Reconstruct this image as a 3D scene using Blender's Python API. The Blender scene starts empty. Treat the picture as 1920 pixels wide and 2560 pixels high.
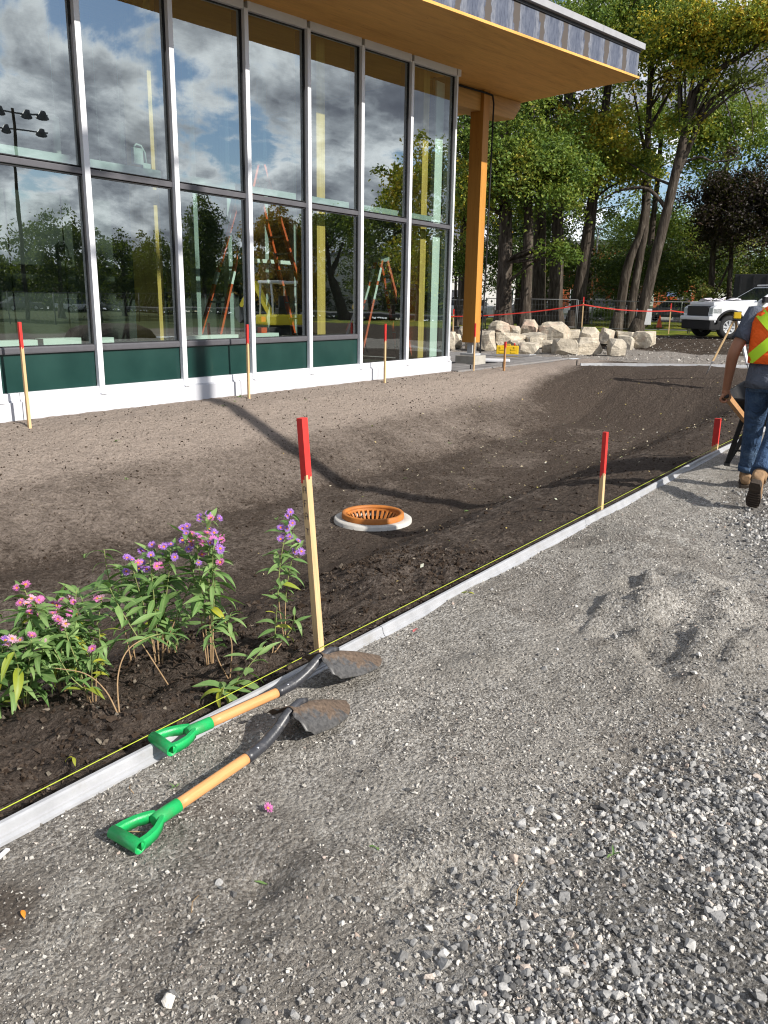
import bpy, bmesh, math, random
import numpy as np
from mathutils import Vector, Matrix, Quaternion, Euler

random.seed(7)
rng = np.random.default_rng(11)
scene = bpy.context.scene
col = scene.collection
PI = math.pi
R = math.radians

# ------------------------------------------------------------------ camera
cam_d = bpy.data.cameras.new('camera')
cam = bpy.data.objects.new('camera', cam_d)
col.objects.link(cam)
cam_d.sensor_fit = 'VERTICAL'
cam_d.sensor_height = 36.0
cam_d.lens = 29.03
cam_d.clip_start = 0.05
cam_d.clip_end = 1500
CAMROWS = ((0.578753, 0.193847, -0.792129), (-0.815372, 0.154992, -0.557805), (0.014645, 0.968711, 0.24776))
cam.matrix_world = Matrix.Translation((0, 0, 1.5)) @ Matrix(CAMROWS).to_4x4()
scene.camera = cam

# ------------------------------------------------------------------ sun, sky, exposure
SUN_AZ, SUN_EL = R(89.5), R(32.0)
sd = bpy.data.lights.new('sun', 'SUN')
sd.energy = 5.0
sd.angle = R(0.5)
sd.color = (1.0, 0.95, 0.87)
sun = bpy.data.objects.new('sun', sd)
col.objects.link(sun)
sdir = Vector((math.cos(SUN_AZ) * math.cos(SUN_EL), math.sin(SUN_AZ) * math.cos(SUN_EL), -math.sin(SUN_EL)))
sun.rotation_euler = sdir.to_track_quat('-Z', 'Y').to_euler()

world = bpy.data.worlds.new('World')
scene.world = world
world.use_nodes = True
scene.view_settings.view_transform = 'Standard'
scene.view_settings.look = 'None'
scene.view_settings.exposure = 0.50
scene.view_settings.gamma = 1.0
scene.view_settings.use_curve_mapping = False
scene.cycles.use_denoising = True
scene.cycles.denoiser = 'OPENIMAGEDENOISE'
scene.cycles.denoising_prefilter = 'ACCURATE'
scene.cycles.filter_width = 1.15
scene.cycles.sample_clamp_indirect = 2.0
scene.cycles.caustics_reflective = False
scene.cycles.caustics_refractive = False
scene.cycles.max_bounces = 8
scene.cycles.diffuse_bounces = 3
scene.cycles.transparent_max_bounces = 24


class NT:
    """small helper to write node trees"""
    def __init__(self, tree):
        self.t = tree
        self.n = tree.nodes
        self.n.clear()

    def add(self, typ, **kw):
        nd = self.n.new(typ)
        for k, v in kw.items():
            if k == 'ins':
                for kk, vv in v.items():
                    self.put(nd.inputs[kk], vv)
            else:
                setattr(nd, k, v)
        return nd

    def put(self, sock, v):
        if isinstance(v, bpy.types.NodeSocket):
            self.t.links.new(v, sock)
        elif v is not None:
            if sock.type == 'RGBA' and isinstance(v, (tuple, list)) and len(v) == 3:
                v = (*v, 1)
            sock.default_value = v

    def math(self, op, a, b=None, c=None, clamp=False):
        nd = self.n.new('ShaderNodeMath')
        nd.operation = op
        nd.use_clamp = clamp
        for i, v in enumerate((a, b, c)):
            if v is not None:
                self.put(nd.inputs[i], v)
        return nd.outputs[0]

    def vmath(self, op, a, b=None, scale=None):
        nd = self.n.new('ShaderNodeVectorMath')
        nd.operation = op
        self.put(nd.inputs[0], a)
        if b is not None:
            self.put(nd.inputs[1], b)
        if scale is not None:
            self.put(nd.inputs['Scale'], scale)
        return nd.outputs[0]

    def mix(self, fac, a, b, mode='MIX'):
        nd = self.n.new('ShaderNodeMix')
        nd.data_type = 'RGBA'
        nd.blend_type = mode
        self.put(nd.inputs[0], fac)
        self.put(nd.inputs[6], a)
        self.put(nd.inputs[7], b)
        return nd.outputs[2]

    def ramp(self, fac, stops, interp='LINEAR'):
        nd = self.n.new('ShaderNodeValToRGB')
        nd.color_ramp.interpolation = interp
        e = nd.color_ramp.elements
        while len(e) < len(stops):
            e.new(0.5)
        for i, (p, c) in enumerate(stops):
            e[i].position = p
            if not isinstance(c, (tuple, list)):
                c = (c, c, c)
            e[i].color = (*c[:3], 1)
        self.put(nd.inputs[0], fac)
        return nd.outputs[0]

    def noise(self, vec, scale, detail=4, rough=0.55, dist=0.0):
        nd = self.n.new('ShaderNodeTexNoise')
        self.put(nd.inputs['Vector'], vec)
        self.put(nd.inputs['Scale'], scale)
        nd.inputs['Detail'].default_value = detail
        nd.inputs['Roughness'].default_value = rough
        nd.inputs['Distortion'].default_value = dist
        return nd.outputs[0]

    def voro(self, vec, scale, feature='F1', rand=1.0):
        nd = self.n.new('ShaderNodeTexVoronoi')
        nd.feature = feature
        self.put(nd.inputs['Vector'], vec)
        self.put(nd.inputs['Scale'], scale)
        nd.inputs['Randomness'].default_value = rand
        return nd

    def pos(self):
        return self.n.new('ShaderNodeNewGeometry').outputs['Position']

    def obj(self):
        return self.n.new('ShaderNodeTexCoord').outputs['Object']

    def sep(self, v):
        nd = self.n.new('ShaderNodeSeparateXYZ')
        self.put(nd.inputs[0], v)
        return nd.outputs

    def comb(self, x, y, z):
        nd = self.n.new('ShaderNodeCombineXYZ')
        for i, v in enumerate((x, y, z)):
            self.put(nd.inputs[i], v)
        return nd.outputs[0]

    def attr(self, name):
        nd = self.n.new('ShaderNodeAttribute')
        nd.attribute_name = name
        return nd.outputs['Fac']

    def bump(self, h, strength=0.5, dist=0.01, normal=None):
        nd = self.n.new('ShaderNodeBump')
        nd.inputs['Strength'].default_value = strength
        nd.inputs['Distance'].default_value = dist
        self.put(nd.inputs['Height'], h)
        if normal is not None:
            self.put(nd.inputs['Normal'], normal)
        return nd.outputs[0]

    def pbsdf(self, colr, rough=0.7, spec=0.3, metal=0.0, normal=None, **kw):
        nd = self.n.new('ShaderNodeBsdfPrincipled')
        self.put(nd.inputs['Base Color'], colr)
        self.put(nd.inputs['Roughness'], rough)
        self.put(nd.inputs['Specular IOR Level'], spec)
        self.put(nd.inputs['Metallic'], metal)
        if normal is not None:
            self.put(nd.inputs['Normal'], normal)
        for k, v in kw.items():
            self.put(nd.inputs[k], v)
        return nd.outputs[0]

    def out(self, sh):
        nd = self.n.new('ShaderNodeOutputMaterial')
        self.put(nd.inputs['Surface'], sh)


def mat(name):
    m = bpy.data.materials.new(name)
    m.use_nodes = True
    return m, NT(m.node_tree)


# sky: Nishita air behind a broken deck of grey backlit clouds
w = NT(world.node_tree)
sky = w.add('ShaderNodeTexSky', sky_type='NISHITA', sun_disc=False, sun_elevation=SUN_EL, sun_rotation=R(180.5),
            air_density=1.0, dust_density=0.6, ozone_density=1.2)
dirv = w.add('ShaderNodeTexCoord').outputs['Generated']
sx, sy, sz = w.sep(dirv)
zc = w.math('ADD', w.math('MAXIMUM', sz, 0.0), 0.42)
uv = w.comb(w.math('DIVIDE', sx, zc), w.math('DIVIDE', sy, zc), 0.37)
n1 = w.noise(uv, 2.3, 11, 0.60, 0.35)
n2 = w.noise(w.vmath('ADD', uv, (7.3, 2.1, 0.0)), 1.05, 6, 0.5, 0.2)
n3 = w.noise(w.vmath('ADD', uv, (1.3, 9.1, 4.0)), 5.5, 8, 0.62, 0.2)
cov = w.math('ADD', w.math('MULTIPLY', n1, 0.65), w.math('MULTIPLY', n2, 0.45))
cover = w.ramp(cov, [(0.505, 0.0), (0.545, 1.0)], 'EASE')
thick = w.math('ADD', w.math('MULTIPLY', cov, 1.0), w.math('MULTIPLY', w.math('SUBTRACT', n3, 0.5), 0.30))
ccol = w.ramp(thick, [(0.47, (20.0, 20.2, 20.6)), (0.525, (15.0, 15.4, 16.0)), (0.575, (8.0, 8.4, 9.2)), (0.63, (3.4, 3.6, 4.3)), (0.72, (1.8, 1.9, 2.5))])
skyc = w.mix(cover, w.vmath('MULTIPLY', sky.outputs[0], (1.25, 1.35, 1.5)), ccol)
bg = w.add('ShaderNodeBackground', ins={'Color': skyc, 'Strength': 0.070})
wo = w.add('ShaderNodeOutputWorld', ins={'Surface': bg.outputs[0]})


# ------------------------------------------------------------------ helpers
def tag(o, label=None, cat=None, group=None, kind=None):
    if label: o['label'] = label
    if cat: o['category'] = cat
    if group: o['group'] = group
    if kind: o['kind'] = kind
    return o


def empty(name, loc=(0, 0, 0), rz=0.0, label=None, cat=None, group=None):
    o = bpy.data.objects.new(name, None)
    o.empty_display_size = 0.1
    o.location = loc
    o.rotation_euler = (0, 0, rz)
    col.objects.link(o)
    return tag(o, label, cat, group)


def link(name, me, parent=None, loc=None, rot=None, scale=None):
    o = bpy.data.objects.new(name, me)
    col.objects.link(o)
    if parent is not None: o.parent = parent
    if loc is not None: o.location = loc
    if rot is not None: o.rotation_euler = rot
    if scale is not None: o.scale = scale if hasattr(scale, '__len__') else (scale,) * 3
    return o


def children(o):
    return [c for c in bpy.data.objects if c.parent == o]


def copy_tree(o, kids, parent=None):
    c = o.copy()
    col.objects.link(c)
    if parent is not None: c.parent = parent
    for ch in kids.get(o.name, []):
        copy_tree(ch, kids, c)
    return c


def kid_map(o):
    m = {}
    def rec(p):
        m[p.name] = children(p)
        for c in m[p.name]: rec(c)
    rec(o)
    return m


class MB:
    """collects simple solids into one mesh"""
    def __init__(self):
        self.v, self.f, self.m, self.s = [], [], [], []

    def add(self, vs, fs, mi=0, smooth=False):
        b = len(self.v)
        self.v += [tuple(p) for p in vs]
        for q in fs:
            self.f.append(tuple(b + i for i in q))
            self.m.append(mi)
            self.s.append(smooth)
        return self

    def box(self, x0, x1, y0, y1, z0, z1, mi=0, M=None):
        vs = [Vector((x, y, z)) for z in (z0, z1) for y in (y0, y1) for x in (x0, x1)]
        if M is not None: vs = [M @ p for p in vs]
        return self.add(vs, [(0, 2, 3, 1), (4, 5, 7, 6), (0, 1, 5, 4), (2, 6, 7, 3), (0, 4, 6, 2), (1, 3, 7, 5)], mi)

    def bbox(self, x0, x1, y0, y1, z0, z1, b=0.01, mi=0, M=None):
        """box with chamfered edges"""
        bm = bmesh.new()
        bmesh.ops.create_cube(bm, size=1)
        for p in bm.verts:
            p.co = Vector((x0 + (p.co.x + .5) * (x1 - x0), y0 + (p.co.y + .5) * (y1 - y0), z0 + (p.co.z + .5) * (z1 - z0)))
        bmesh.ops.bevel(bm, geom=bm.edges[:], offset=b, segments=2, affect='EDGES', profile=0.7)
        bm.verts.index_update()
        vs = [(M @ p.co) if M is not None else p.co.copy() for p in bm.verts]
        fs = [[q.index for q in f.verts] for f in bm.faces]
        bm.free()
        return self.add(vs, fs, mi, False)

    def bar(self, a, b, wx, wy, mi=0, up=(0, 0, 1)):
        """rectangular bar from a to b"""
        a, b = Vector(a), Vector(b)
        d = (b - a).normalized()
        u = Vector(up)
        s = d.cross(u)
        if s.length < 1e-4: s = d.cross(Vector((1, 0, 0)))
        s.normalize()
        t = s.cross(d)
        vs = []
        for p in (a, b):
            for i, j in ((-1, -1), (1, -1), (1, 1), (-1, 1)):
                vs.append(p + s * (i * wx / 2) + t * (j * wy / 2))
        return self.add(vs, [(0, 3, 2, 1), (4, 5, 6, 7), (0, 1, 5, 4), (1, 2, 6, 5), (2, 3, 7, 6), (3, 0, 4, 7)], mi)

    def tube(self, pts, rad, n=8, mi=0, cap=True, smooth=True, ell=None):
        pts = [Vector(p) for p in pts]
        if not hasattr(rad, '__len__'): rad = [rad] * len(pts)
        b = len(self.v)
        prev = None
        vs = []
        for i, p in enumerate(pts):
            d = (pts[min(i + 1, len(pts) - 1)] - pts[max(i - 1, 0)])
            if d.length < 1e-9: d = Vector((0, 0, 1))
            d.normalize()
            if prev is None:
                ref = Vector((0, 0, 1)) if abs(d.z) < 0.9 else Vector((1, 0, 0))
                s = d.cross(ref).normalized()
            else:
                s = (prev - d * prev.dot(d)).normalized()
            prev = s
            t = d.cross(s)
            for k in range(n):
                a = 2 * PI * k / n
                vs.append(p + (s * math.cos(a) + t * math.sin(a) * (ell or 1.0)) * rad[i])
        fs = []
        for i in range(len(pts) - 1):
            for k in range(n):
                k2 = (k + 1) % n
                fs.append((i * n + k, i * n + k2, (i + 1) * n + k2, (i + 1) * n + k))
        self.add(vs, fs, mi, smooth)
        if cap:
            self.add([], [], mi)
            self.f.append(tuple(b + k for k in reversed(range(n)))); self.m.append(mi); self.s.append(False)
            e = b + (len(pts) - 1) * n
            self.f.append(tuple(e + k for k in range(n))); self.m.append(mi); self.s.append(False)
        return self

    def lathe(self, prof, n=32, c=(0, 0, 0), mi=0, smooth=True):
        vs = [(c[0] + r * math.cos(2 * PI * k / n), c[1] + r * math.sin(2 * PI * k / n), c[2] + z) for r, z in prof for k in range(n)]
        fs = []
        for i in range(len(prof) - 1):
            for k in range(n):
                k2 = (k + 1) % n
                fs.append((i * n + k, i * n + k2, (i + 1) * n + k2, (i + 1) * n + k))
        return self.add(vs, fs, mi, smooth)

    def prism(self, poly, axis, a0, a1, mi=0, M=None):
        """polygon (list of 2D) extruded along an axis: 'x' -> poly in (y,z), 'y' -> (x,z), 'z' -> (x,y)"""
        n = len(poly)
        def P(p, a):
            q = {'x': (a, p[0], p[1]), 'y': (p[0], a, p[1]), 'z': (p[0], p[1], a)}[axis]
            q = Vector(q)
            return M @ q if M is not None else q
        vs = [P(p, a0) for p in poly] + [P(p, a1) for p in poly]
        fs = [tuple(range(n)), tuple(reversed(range(n, 2 * n)))]
        for i in range(n):
            j = (i + 1) % n
            fs.append((i, i + n, j + n, j))
        return self.add(vs, fs, mi)

    def mesh(self, name, mats):
        me = bpy.data.meshes.new(name)
        me.from_pydata(self.v, [], self.f)
        if not isinstance(mats, (list, tuple)): mats = [mats]
        for m in mats: me.materials.append(m)
        me.polygons.foreach_set('material_index', self.m)
        me.polygons.foreach_set('use_smooth', self.s)
        me.update()
        bm = bmesh.new(); bm.from_mesh(me)
        bmesh.ops.recalc_face_normals(bm, faces=bm.faces[:])
        bm.to_mesh(me); bm.free()
        return me

    def build(self, name, mats, parent=None, loc=None, rot=None):
        return link(name, self.mesh(name, mats), parent, loc, rot)


def np_mesh(name, V, F, mats, smooth=False, attrs=None):
    """fast mesh from arrays: V (n,3), F (m,k)"""
    V = np.asarray(V, np.float32); F = np.asarray(F, np.int32)
    me = bpy.data.meshes.new(name)
    k = F.shape[1]
    me.vertices.add(len(V)); me.vertices.foreach_set('co', V.ravel())
    me.loops.add(F.size); me.loops.foreach_set('vertex_index', F.ravel())
    me.polygons.add(len(F)); me.polygons.foreach_set('loop_start', np.arange(0, F.size, k, dtype=np.int32))
    me.polygons.foreach_set('use_smooth', np.full(len(F), smooth, bool))
    for m in (mats if isinstance(mats, (list, tuple)) else [mats]): me.materials.append(m)
    me.update(calc_edges=True)
    for an, av in (attrs or {}).items():
        a = me.attributes.new(an, 'FLOAT', 'POINT')
        a.data.foreach_set('value', np.asarray(av, np.float32).ravel())
    return me


def _hash(ix, iy, seed):
    h = (ix.astype(np.int64) * 374761393 + iy.astype(np.int64) * 668265263 + seed * 1274126177) & 0x7fffffff
    h = ((h ^ (h >> 13)) * 1103515245) & 0x7fffffff
    h = (h ^ (h >> 16)) & 0xffff
    return h / 65535.0


def vnoise(x, y, seed=0):
    ix, iy = np.floor(x), np.floor(y)
    fx, fy = x - ix, y - iy
    fx = fx * fx * (3 - 2 * fx); fy = fy * fy * (3 - 2 * fy)
    a = _hash(ix, iy, seed); b = _hash(ix + 1, iy, seed); c = _hash(ix, iy + 1, seed); d = _hash(ix + 1, iy + 1, seed)
    return (a * (1 - fx) + b * fx) * (1 - fy) + (c * (1 - fx) + d * fx) * fy


def fbm(x, y, oct=4, seed=0, gain=0.5):
    s = 0; a = 1; t = 0
    for i in range(oct):
        s = s + a * (vnoise(x, y, seed + i * 17) - 0.5); t += a
        a *= gain; x = x * 2.03 + 5.1; y = y * 2.03 + 3.7
    return s / t * 2


def smooth01(t):
    t = np.clip(t, 0, 1)
    return t * t * (3 - 2 * t)


def hull(points, name, m, smooth=False):
    bm = bmesh.new()
    for p in points: bm.verts.new(p)
    r = bmesh.ops.convex_hull(bm, input=bm.verts[:])
    dead = [g for g in r['geom_interior'] if isinstance(g, bmesh.types.BMVert)]
    bmesh.ops.delete(bm, geom=dead, context='VERTS')
    loose = [p for p in bm.verts if not p.link_faces]
    bmesh.ops.delete(bm, geom=loose, context='VERTS')
    return bm


CINV = cam.matrix_world.inverted()
CI = np.array(CINV)
def in_view(P, mx=0.32, my=0.20):
    """which ground points a camera near the photograph's could see (wide margins)"""
    P = np.asarray(P)
    c = P @ CI[:3, :3].T + CI[:3, 3]
    z = -c[:, 2]
    f = 2064.0
    u = c[:, 0] / np.maximum(z, 1e-3) * f / 960
    v = c[:, 1] / np.maximum(z, 1e-3) * f / 1280
    return (z > 0.1) & (np.abs(u) < 1 + mx) & (np.abs(v) < 1 + my)

# ------------------------------------------------------------------ materials
def plain(name, c, rough=0.6, spec=0.3, metal=0.0, var=0.12, scale=8.0, bump=0.0, bscale=60.0, dirt=None, dirt_amt=0.0, coat=0.0, bdist=0.01):
    m, t = mat(name)
    p = t.obj()
    n = t.noise(p, scale, 5, 0.6)
    lo = tuple(x * (1 - var) for x in c); hi = tuple(min(1, x * (1 + var)) for x in c)
    cc = t.ramp(n, [(0.3, lo), (0.7, hi)])
    if dirt:
        dm = t.ramp(t.noise(t.vmath('ADD', p, (3, 5, 7)), scale * 0.7, 6, 0.65), [(0.62 - 0.35 * dirt_amt, 0), (0.78 - 0.2 * dirt_amt, 1)])
        cc = t.mix(t.math('MULTIPLY', dm, min(1, 0.35 + dirt_amt)), cc, dirt)
    nn = None
    if bump: nn = t.bump(t.noise(p, bscale, 4, 0.6, 0.8 if bdist > .01 else 0.0), bump, bdist)
    r = t.math('ADD', rough - 0.06, t.math('MULTIPLY', n, 0.12))
    t.out(t.pbsdf(cc, r, spec, metal, nn, **({'Coat Weight': coat} if coat else {})))
    return m


def wood(name, base, dark, axis='z', scale=6.0, rough=0.6, knots=True, lam=0.0):
    """sawn or laminated timber: grain stretched along one axis, optional lamination lines and knots"""
    m, t = mat(name)
    p = t.obj()
    x, y, z = t.sep(p)
    st = {'x': (0.06, 1, 1), 'y': (1, 0.06, 1), 'z': (1, 1, 0.06)}[axis]
    g = t.vmath('MULTIPLY', p, st)
    n = t.noise(g, scale * 6, 6, 0.65, 0.6)
    n2 = t.noise(g, scale * 1.3, 3, 0.5)
    f = t.math('ADD', t.math('MULTIPLY', n, 0.6), t.math('MULTIPLY', n2, 0.45))
    cc = t.ramp(f, [(0.34, dark), (0.52, base), (0.72, tuple(min(1, c * 1.18) for c in base))])
    if lam:
        lx = {'x': z, 'y': x, 'z': x}[axis]
        cell = t.math('FLOOR', t.math('DIVIDE', lx, lam))
        wn = t.n.new('ShaderNodeTexWhiteNoise'); wn.noise_dimensions = '1D'
        t.put(wn.inputs['W'], cell)
        cc = t.mix(t.math('MULTIPLY', wn.outputs[0], 0.28), cc, tuple(c * 0.62 for c in base))
    if knots:
        v = t.voro(t.vmath('MULTIPLY', p, {'x': (1.2, 3, 3), 'y': (3, 1.2, 3), 'z': (3, 3, 1.2)}[axis]), 2.3)
        k = t.ramp(v.outputs['Distance'], [(0.03, 1), (0.07, 0)])
        cc = t.mix(t.math('MULTIPLY', k, 0.55), cc, tuple(c * 0.35 for c in dark))
    t.out(t.pbsdf(cc, rough, 0.25, 0.0, t.bump(n, 0.15, 0.004)))
    return m


M = {}
M['alu'] = plain('silver_aluminium', (0.70, 0.705, 0.735), 0.42, 0.5, 0.0, 0.04, 2.0)
M['white_panel'] = plain('white_painted_panel', (0.47, 0.475, 0.505), 0.5, 0.4, 0.0, 0.03, 1.2, dirt=(0.42, 0.38, 0.33), dirt_amt=0.02)
M['gasket'] = plain('black_gasket', (0.018, 0.018, 0.02), 0.55, 0.3)
M['darkmetal'] = plain('dark_grey_metal', (0.085, 0.083, 0.092), 0.4, 0.5, 0.0, 0.1)
M['midmetal'] = plain('mid_grey_metal', (0.20, 0.195, 0.20), 0.5, 0.4, 0.0, 0.08)  # plain mid-grey metal for wall end, tools and roofs
M['coping'] = plain('galvanised_coping', (0.30, 0.30, 0.315), 0.45, 0.5, 0.0, 0.08, 4.0)
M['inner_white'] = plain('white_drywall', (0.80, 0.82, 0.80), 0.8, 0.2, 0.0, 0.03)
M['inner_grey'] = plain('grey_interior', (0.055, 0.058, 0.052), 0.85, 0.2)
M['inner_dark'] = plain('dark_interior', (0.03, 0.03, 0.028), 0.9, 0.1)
M['studs'] = plain('galvanised_stud', (0.36, 0.40, 0.39), 0.5, 0.4, 0.0, 0.08)
M['glulam'] = wood('glulam_timber', (0.72, 0.46, 0.14), (0.56, 0.33, 0.10), 'z', 5.0, 0.5, True, 0.045)
M['glulam_out'] = wood('oiled_glulam', (0.47, 0.215, 0.042), (0.36, 0.145, 0.025), 'z', 5.0, 0.5, True, 0.09)
M['glulam_beam'] = wood('oiled_glulam_beam', (0.50, 0.27, 0.075), (0.37, 0.18, 0.045), 'x', 5.0, 0.5, True, 0.045)
M['soffit'] = wood('timber_soffit', (0.64, 0.345, 0.095), (0.50, 0.25, 0.062), 'x', 4.0, 0.62, True, 0.0)
M['stakewood'] = wood('spruce_lath', (0.56, 0.385, 0.205), (0.44, 0.28, 0.135), 'z', 14.0, 0.75, True)
M['stakered'] = plain('red_marking_paint', (0.55, 0.036, 0.03), 0.6, 0.3, 0.0, 0.15, 20)
M['marker'] = plain('black_marker', (0.02, 0.018, 0.03), 0.6, 0.2)
M['handlewood'] = wood('ash_handle', (0.60, 0.29, 0.115), (0.48, 0.21, 0.07), 'x', 20.0, 0.42, False)
M['barrowwood'] = wood('barrow_handle', (0.40, 0.22, 0.10), (0.27, 0.13, 0.06), 'x', 12.0, 0.6, False)
M['green'] = plain('green_plastic', (0.008, 0.33, 0.085), 0.38, 0.45, 0.0, 0.12, 14, 0.15, 90, dirt=(0.07, 0.14, 0.06), dirt_amt=0.25)
M['steelblack'] = plain('black_painted_steel', (0.035, 0.036, 0.042), 0.38, 0.5, 0.0, 0.2, 30, 0.1, 120, dirt=(0.20, 0.19, 0.18), dirt_amt=0.25)
M['orangeiron'] = plain('orange_coated_iron', (0.40, 0.14, 0.028), 0.6, 0.3, 0.0, 0.2, 8, 0.2, 60, dirt=(0.30, 0.12, 0.05), dirt_amt=0.25)
M['concrete'] = plain('pale_concrete', (0.46, 0.445, 0.41), 0.85, 0.2, 0.0, 0.1, 10, 0.3, 90, dirt=(0.30, 0.25, 0.20), dirt_amt=0.1)
M['concrete_block'] = plain('rough_concrete', (0.36, 0.34, 0.30), 0.9, 0.2, 0.0, 0.15, 6, 0.4, 40)
M['edging'] = plain('milled_aluminium_edging', (0.33, 0.335, 0.35), 0.5, 0.5, 0.0, 0.14, 9, 0.1, 80, dirt=(0.26, 0.245, 0.215), dirt_amt=0.28)
M['string'] = plain('yellow_mason_line', (0.38, 0.44, 0.04), 0.6, 0.3, 0.0, 0.1, 300)
M['black_rubber'] = plain('black_rubber', (0.02, 0.02, 0.021), 0.75, 0.25, 0.0, 0.3, 10)
M['black_plastic'] = plain('black_plastic', (0.014, 0.014, 0.015), 0.65, 0.2, 0.0, 0.2, 6, dirt=(0.07, 0.06, 0.05), dirt_amt=0.15)
M['orange_ladder'] = plain('orange_fibreglass', (0.70, 0.10, 0.025), 0.45, 0.4, 0.0, 0.1, 5)
M['yellow_plastic'] = plain('yellow_plastic', (0.62, 0.40, 0.012), 0.45, 0.4, 0.0, 0.08, 6)
M['yellow_paint'] = plain('yellow_machine_paint', (0.75, 0.62, 0.02), 0.4, 0.5, 0.0, 0.05, 4)
M['white_paint'] = plain('white_vehicle_paint', (0.62, 0.63, 0.65), 0.22, 0.5, 0.0, 0.02, 3, coat=0.5, dirt=(0.45, 0.42, 0.38), dirt_amt=0.03)
M['white_plain'] = plain('white_plastic', (0.62, 0.62, 0.64), 0.5, 0.3, 0.0, 0.03)
M['red_tape'] = plain('red_barrier_tape', (0.42, 0.03, 0.02), 0.5, 0.3, 0.0, 0.2, 6)
M['fencewire'] = plain('dull_fence_steel', (0.11, 0.112, 0.115), 0.6, 0.3)
M['galv'] = plain('galvanised_steel', (0.42, 0.43, 0.44), 0.45, 0.5, 0.2, 0.12, 12)
M['chrome'] = plain('bright_steel', (0.70, 0.70, 0.72), 0.25, 0.5, 0.8, 0.05)
M['brick'] = plain('orange_brick', (0.50, 0.14, 0.06), 0.85, 0.2, 0.0, 0.12, 3)
M['stucco'] = plain('white_stucco', (0.72, 0.70, 0.66), 0.85, 0.2, 0.0, 0.06, 2)
M['asphalt'] = plain('asphalt', (0.10, 0.10, 0.105), 0.85, 0.2, 0.0, 0.15, 3)
M['paver'] = plain('grey_paver', (0.19, 0.18, 0.175), 0.85, 0.2, 0.0, 0.18, 3, 0.2, 60, dirt=(0.28, 0.26, 0.23), dirt_amt=0.2)
M['skin'] = plain('tanned_skin', (0.28, 0.125, 0.07), 0.5, 0.35, 0.0, 0.12, 14, 0.05, 120)
M['hair'] = plain('dark_hair', (0.02, 0.014, 0.01), 0.6, 0.3)
M['shirt'] = plain('slate_blue_cotton', (0.085, 0.095, 0.12), 0.9, 0.1, 0.0, 0.2, 10, 0.8, 9, bdist=.06)
M['jeans'] = plain('blue_denim', (0.040, 0.072, 0.135), 0.9, 0.15, 0.0, 0.4, 6, 0.9, 11, dirt=(0.13, 0.19, 0.27), dirt_amt=0.25, bdist=.06)
M['boot'] = plain('tan_work_boot', (0.27, 0.17, 0.095), 0.8, 0.2, 0.0, 0.2, 14, 0.4, 50, dirt=(0.12, 0.09, 0.065), dirt_amt=0.25)
M['bootsole'] = plain('brown_boot_sole', (0.055, 0.042, 0.033), 0.85, 0.2, 0.0, 0.2, 20, 0.5, 40)
M['hardhat'] = plain('pale_blue_hard_hat', (0.35, 0.46, 0.58), 0.35, 0.5)
M['vest'] = plain('orange_safety_vest', (0.82, 0.115, 0.015), 0.75, 0.15, 0.0, 0.12, 6, 0.8, 8, bdist=.06)
M['vestband'] = plain('lime_reflective_band', (0.42, 0.66, 0.02), 0.6, 0.3, 0.0, 0.05, 20)
M['bag_white'] = plain('white_papers', (0.80, 0.76, 0.80), 0.6, 0.2, 0.0, 0.1, 14)


def mk_glass():
    m, t = mat('coated_glass')
    fr = t.n.new('ShaderNodeFresnel'); fr.inputs['IOR'].default_value = 1.5
    fac = t.math('ADD', t.math('MULTIPLY', fr.outputs[0], 0.9), 0.33, clamp=True)
    tr = t.n.new('ShaderNodeBsdfTransparent'); tr.inputs[0].default_value = (0.86, 1.0, 0.94, 1)
    p = t.obj()
    wav = t.bump(t.noise(p, 0.9, 2, 0.4), 0.010, 0.2)
    gl = t.n.new('ShaderNodeBsdfGlossy'); gl.inputs['Roughness'].default_value = 0.0
    gl.inputs[0].default_value = (0.90, 0.97, 0.97, 1)
    t.put(gl.inputs['Normal'], wav)
    mx = t.n.new('ShaderNodeMixShader')
    t.put(mx.inputs[0], fac); t.put(mx.inputs[1], tr.outputs[0]); t.put(mx.inputs[2], gl.outputs[0])
    t.out(mx.outputs[0])
    m2, t2 = mat('glass_back')
    tr2 = t2.n.new('ShaderNodeBsdfTransparent'); tr2.inputs[0].default_value = (0.97, 0.99, 0.98, 1)
    t2.out(tr2.outputs[0])
    return m, m2
M['glass'], M['glass_back'] = mk_glass()


def mk_spandrel():
    m, t = mat('dark_green_spandrel_glass')
    p = t.obj()
    n = t.noise(p, 1.5, 4, 0.5)
    cc = t.ramp(n, [(0.3, (0.010, 0.034, 0.030)), (0.7, (0.018, 0.052, 0.045))])
    t.out(t.pbsdf(cc, 0.12, 0.5, 0.0))
    return m
M['spandrel'] = mk_spandrel()


def mk_carglass():
    m, t = mat('dark_vehicle_glass')
    t.out(t.pbsdf((0.012, 0.016, 0.018), 0.05, 0.5))
    return m
M['carglass'] = mk_carglass()


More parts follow.
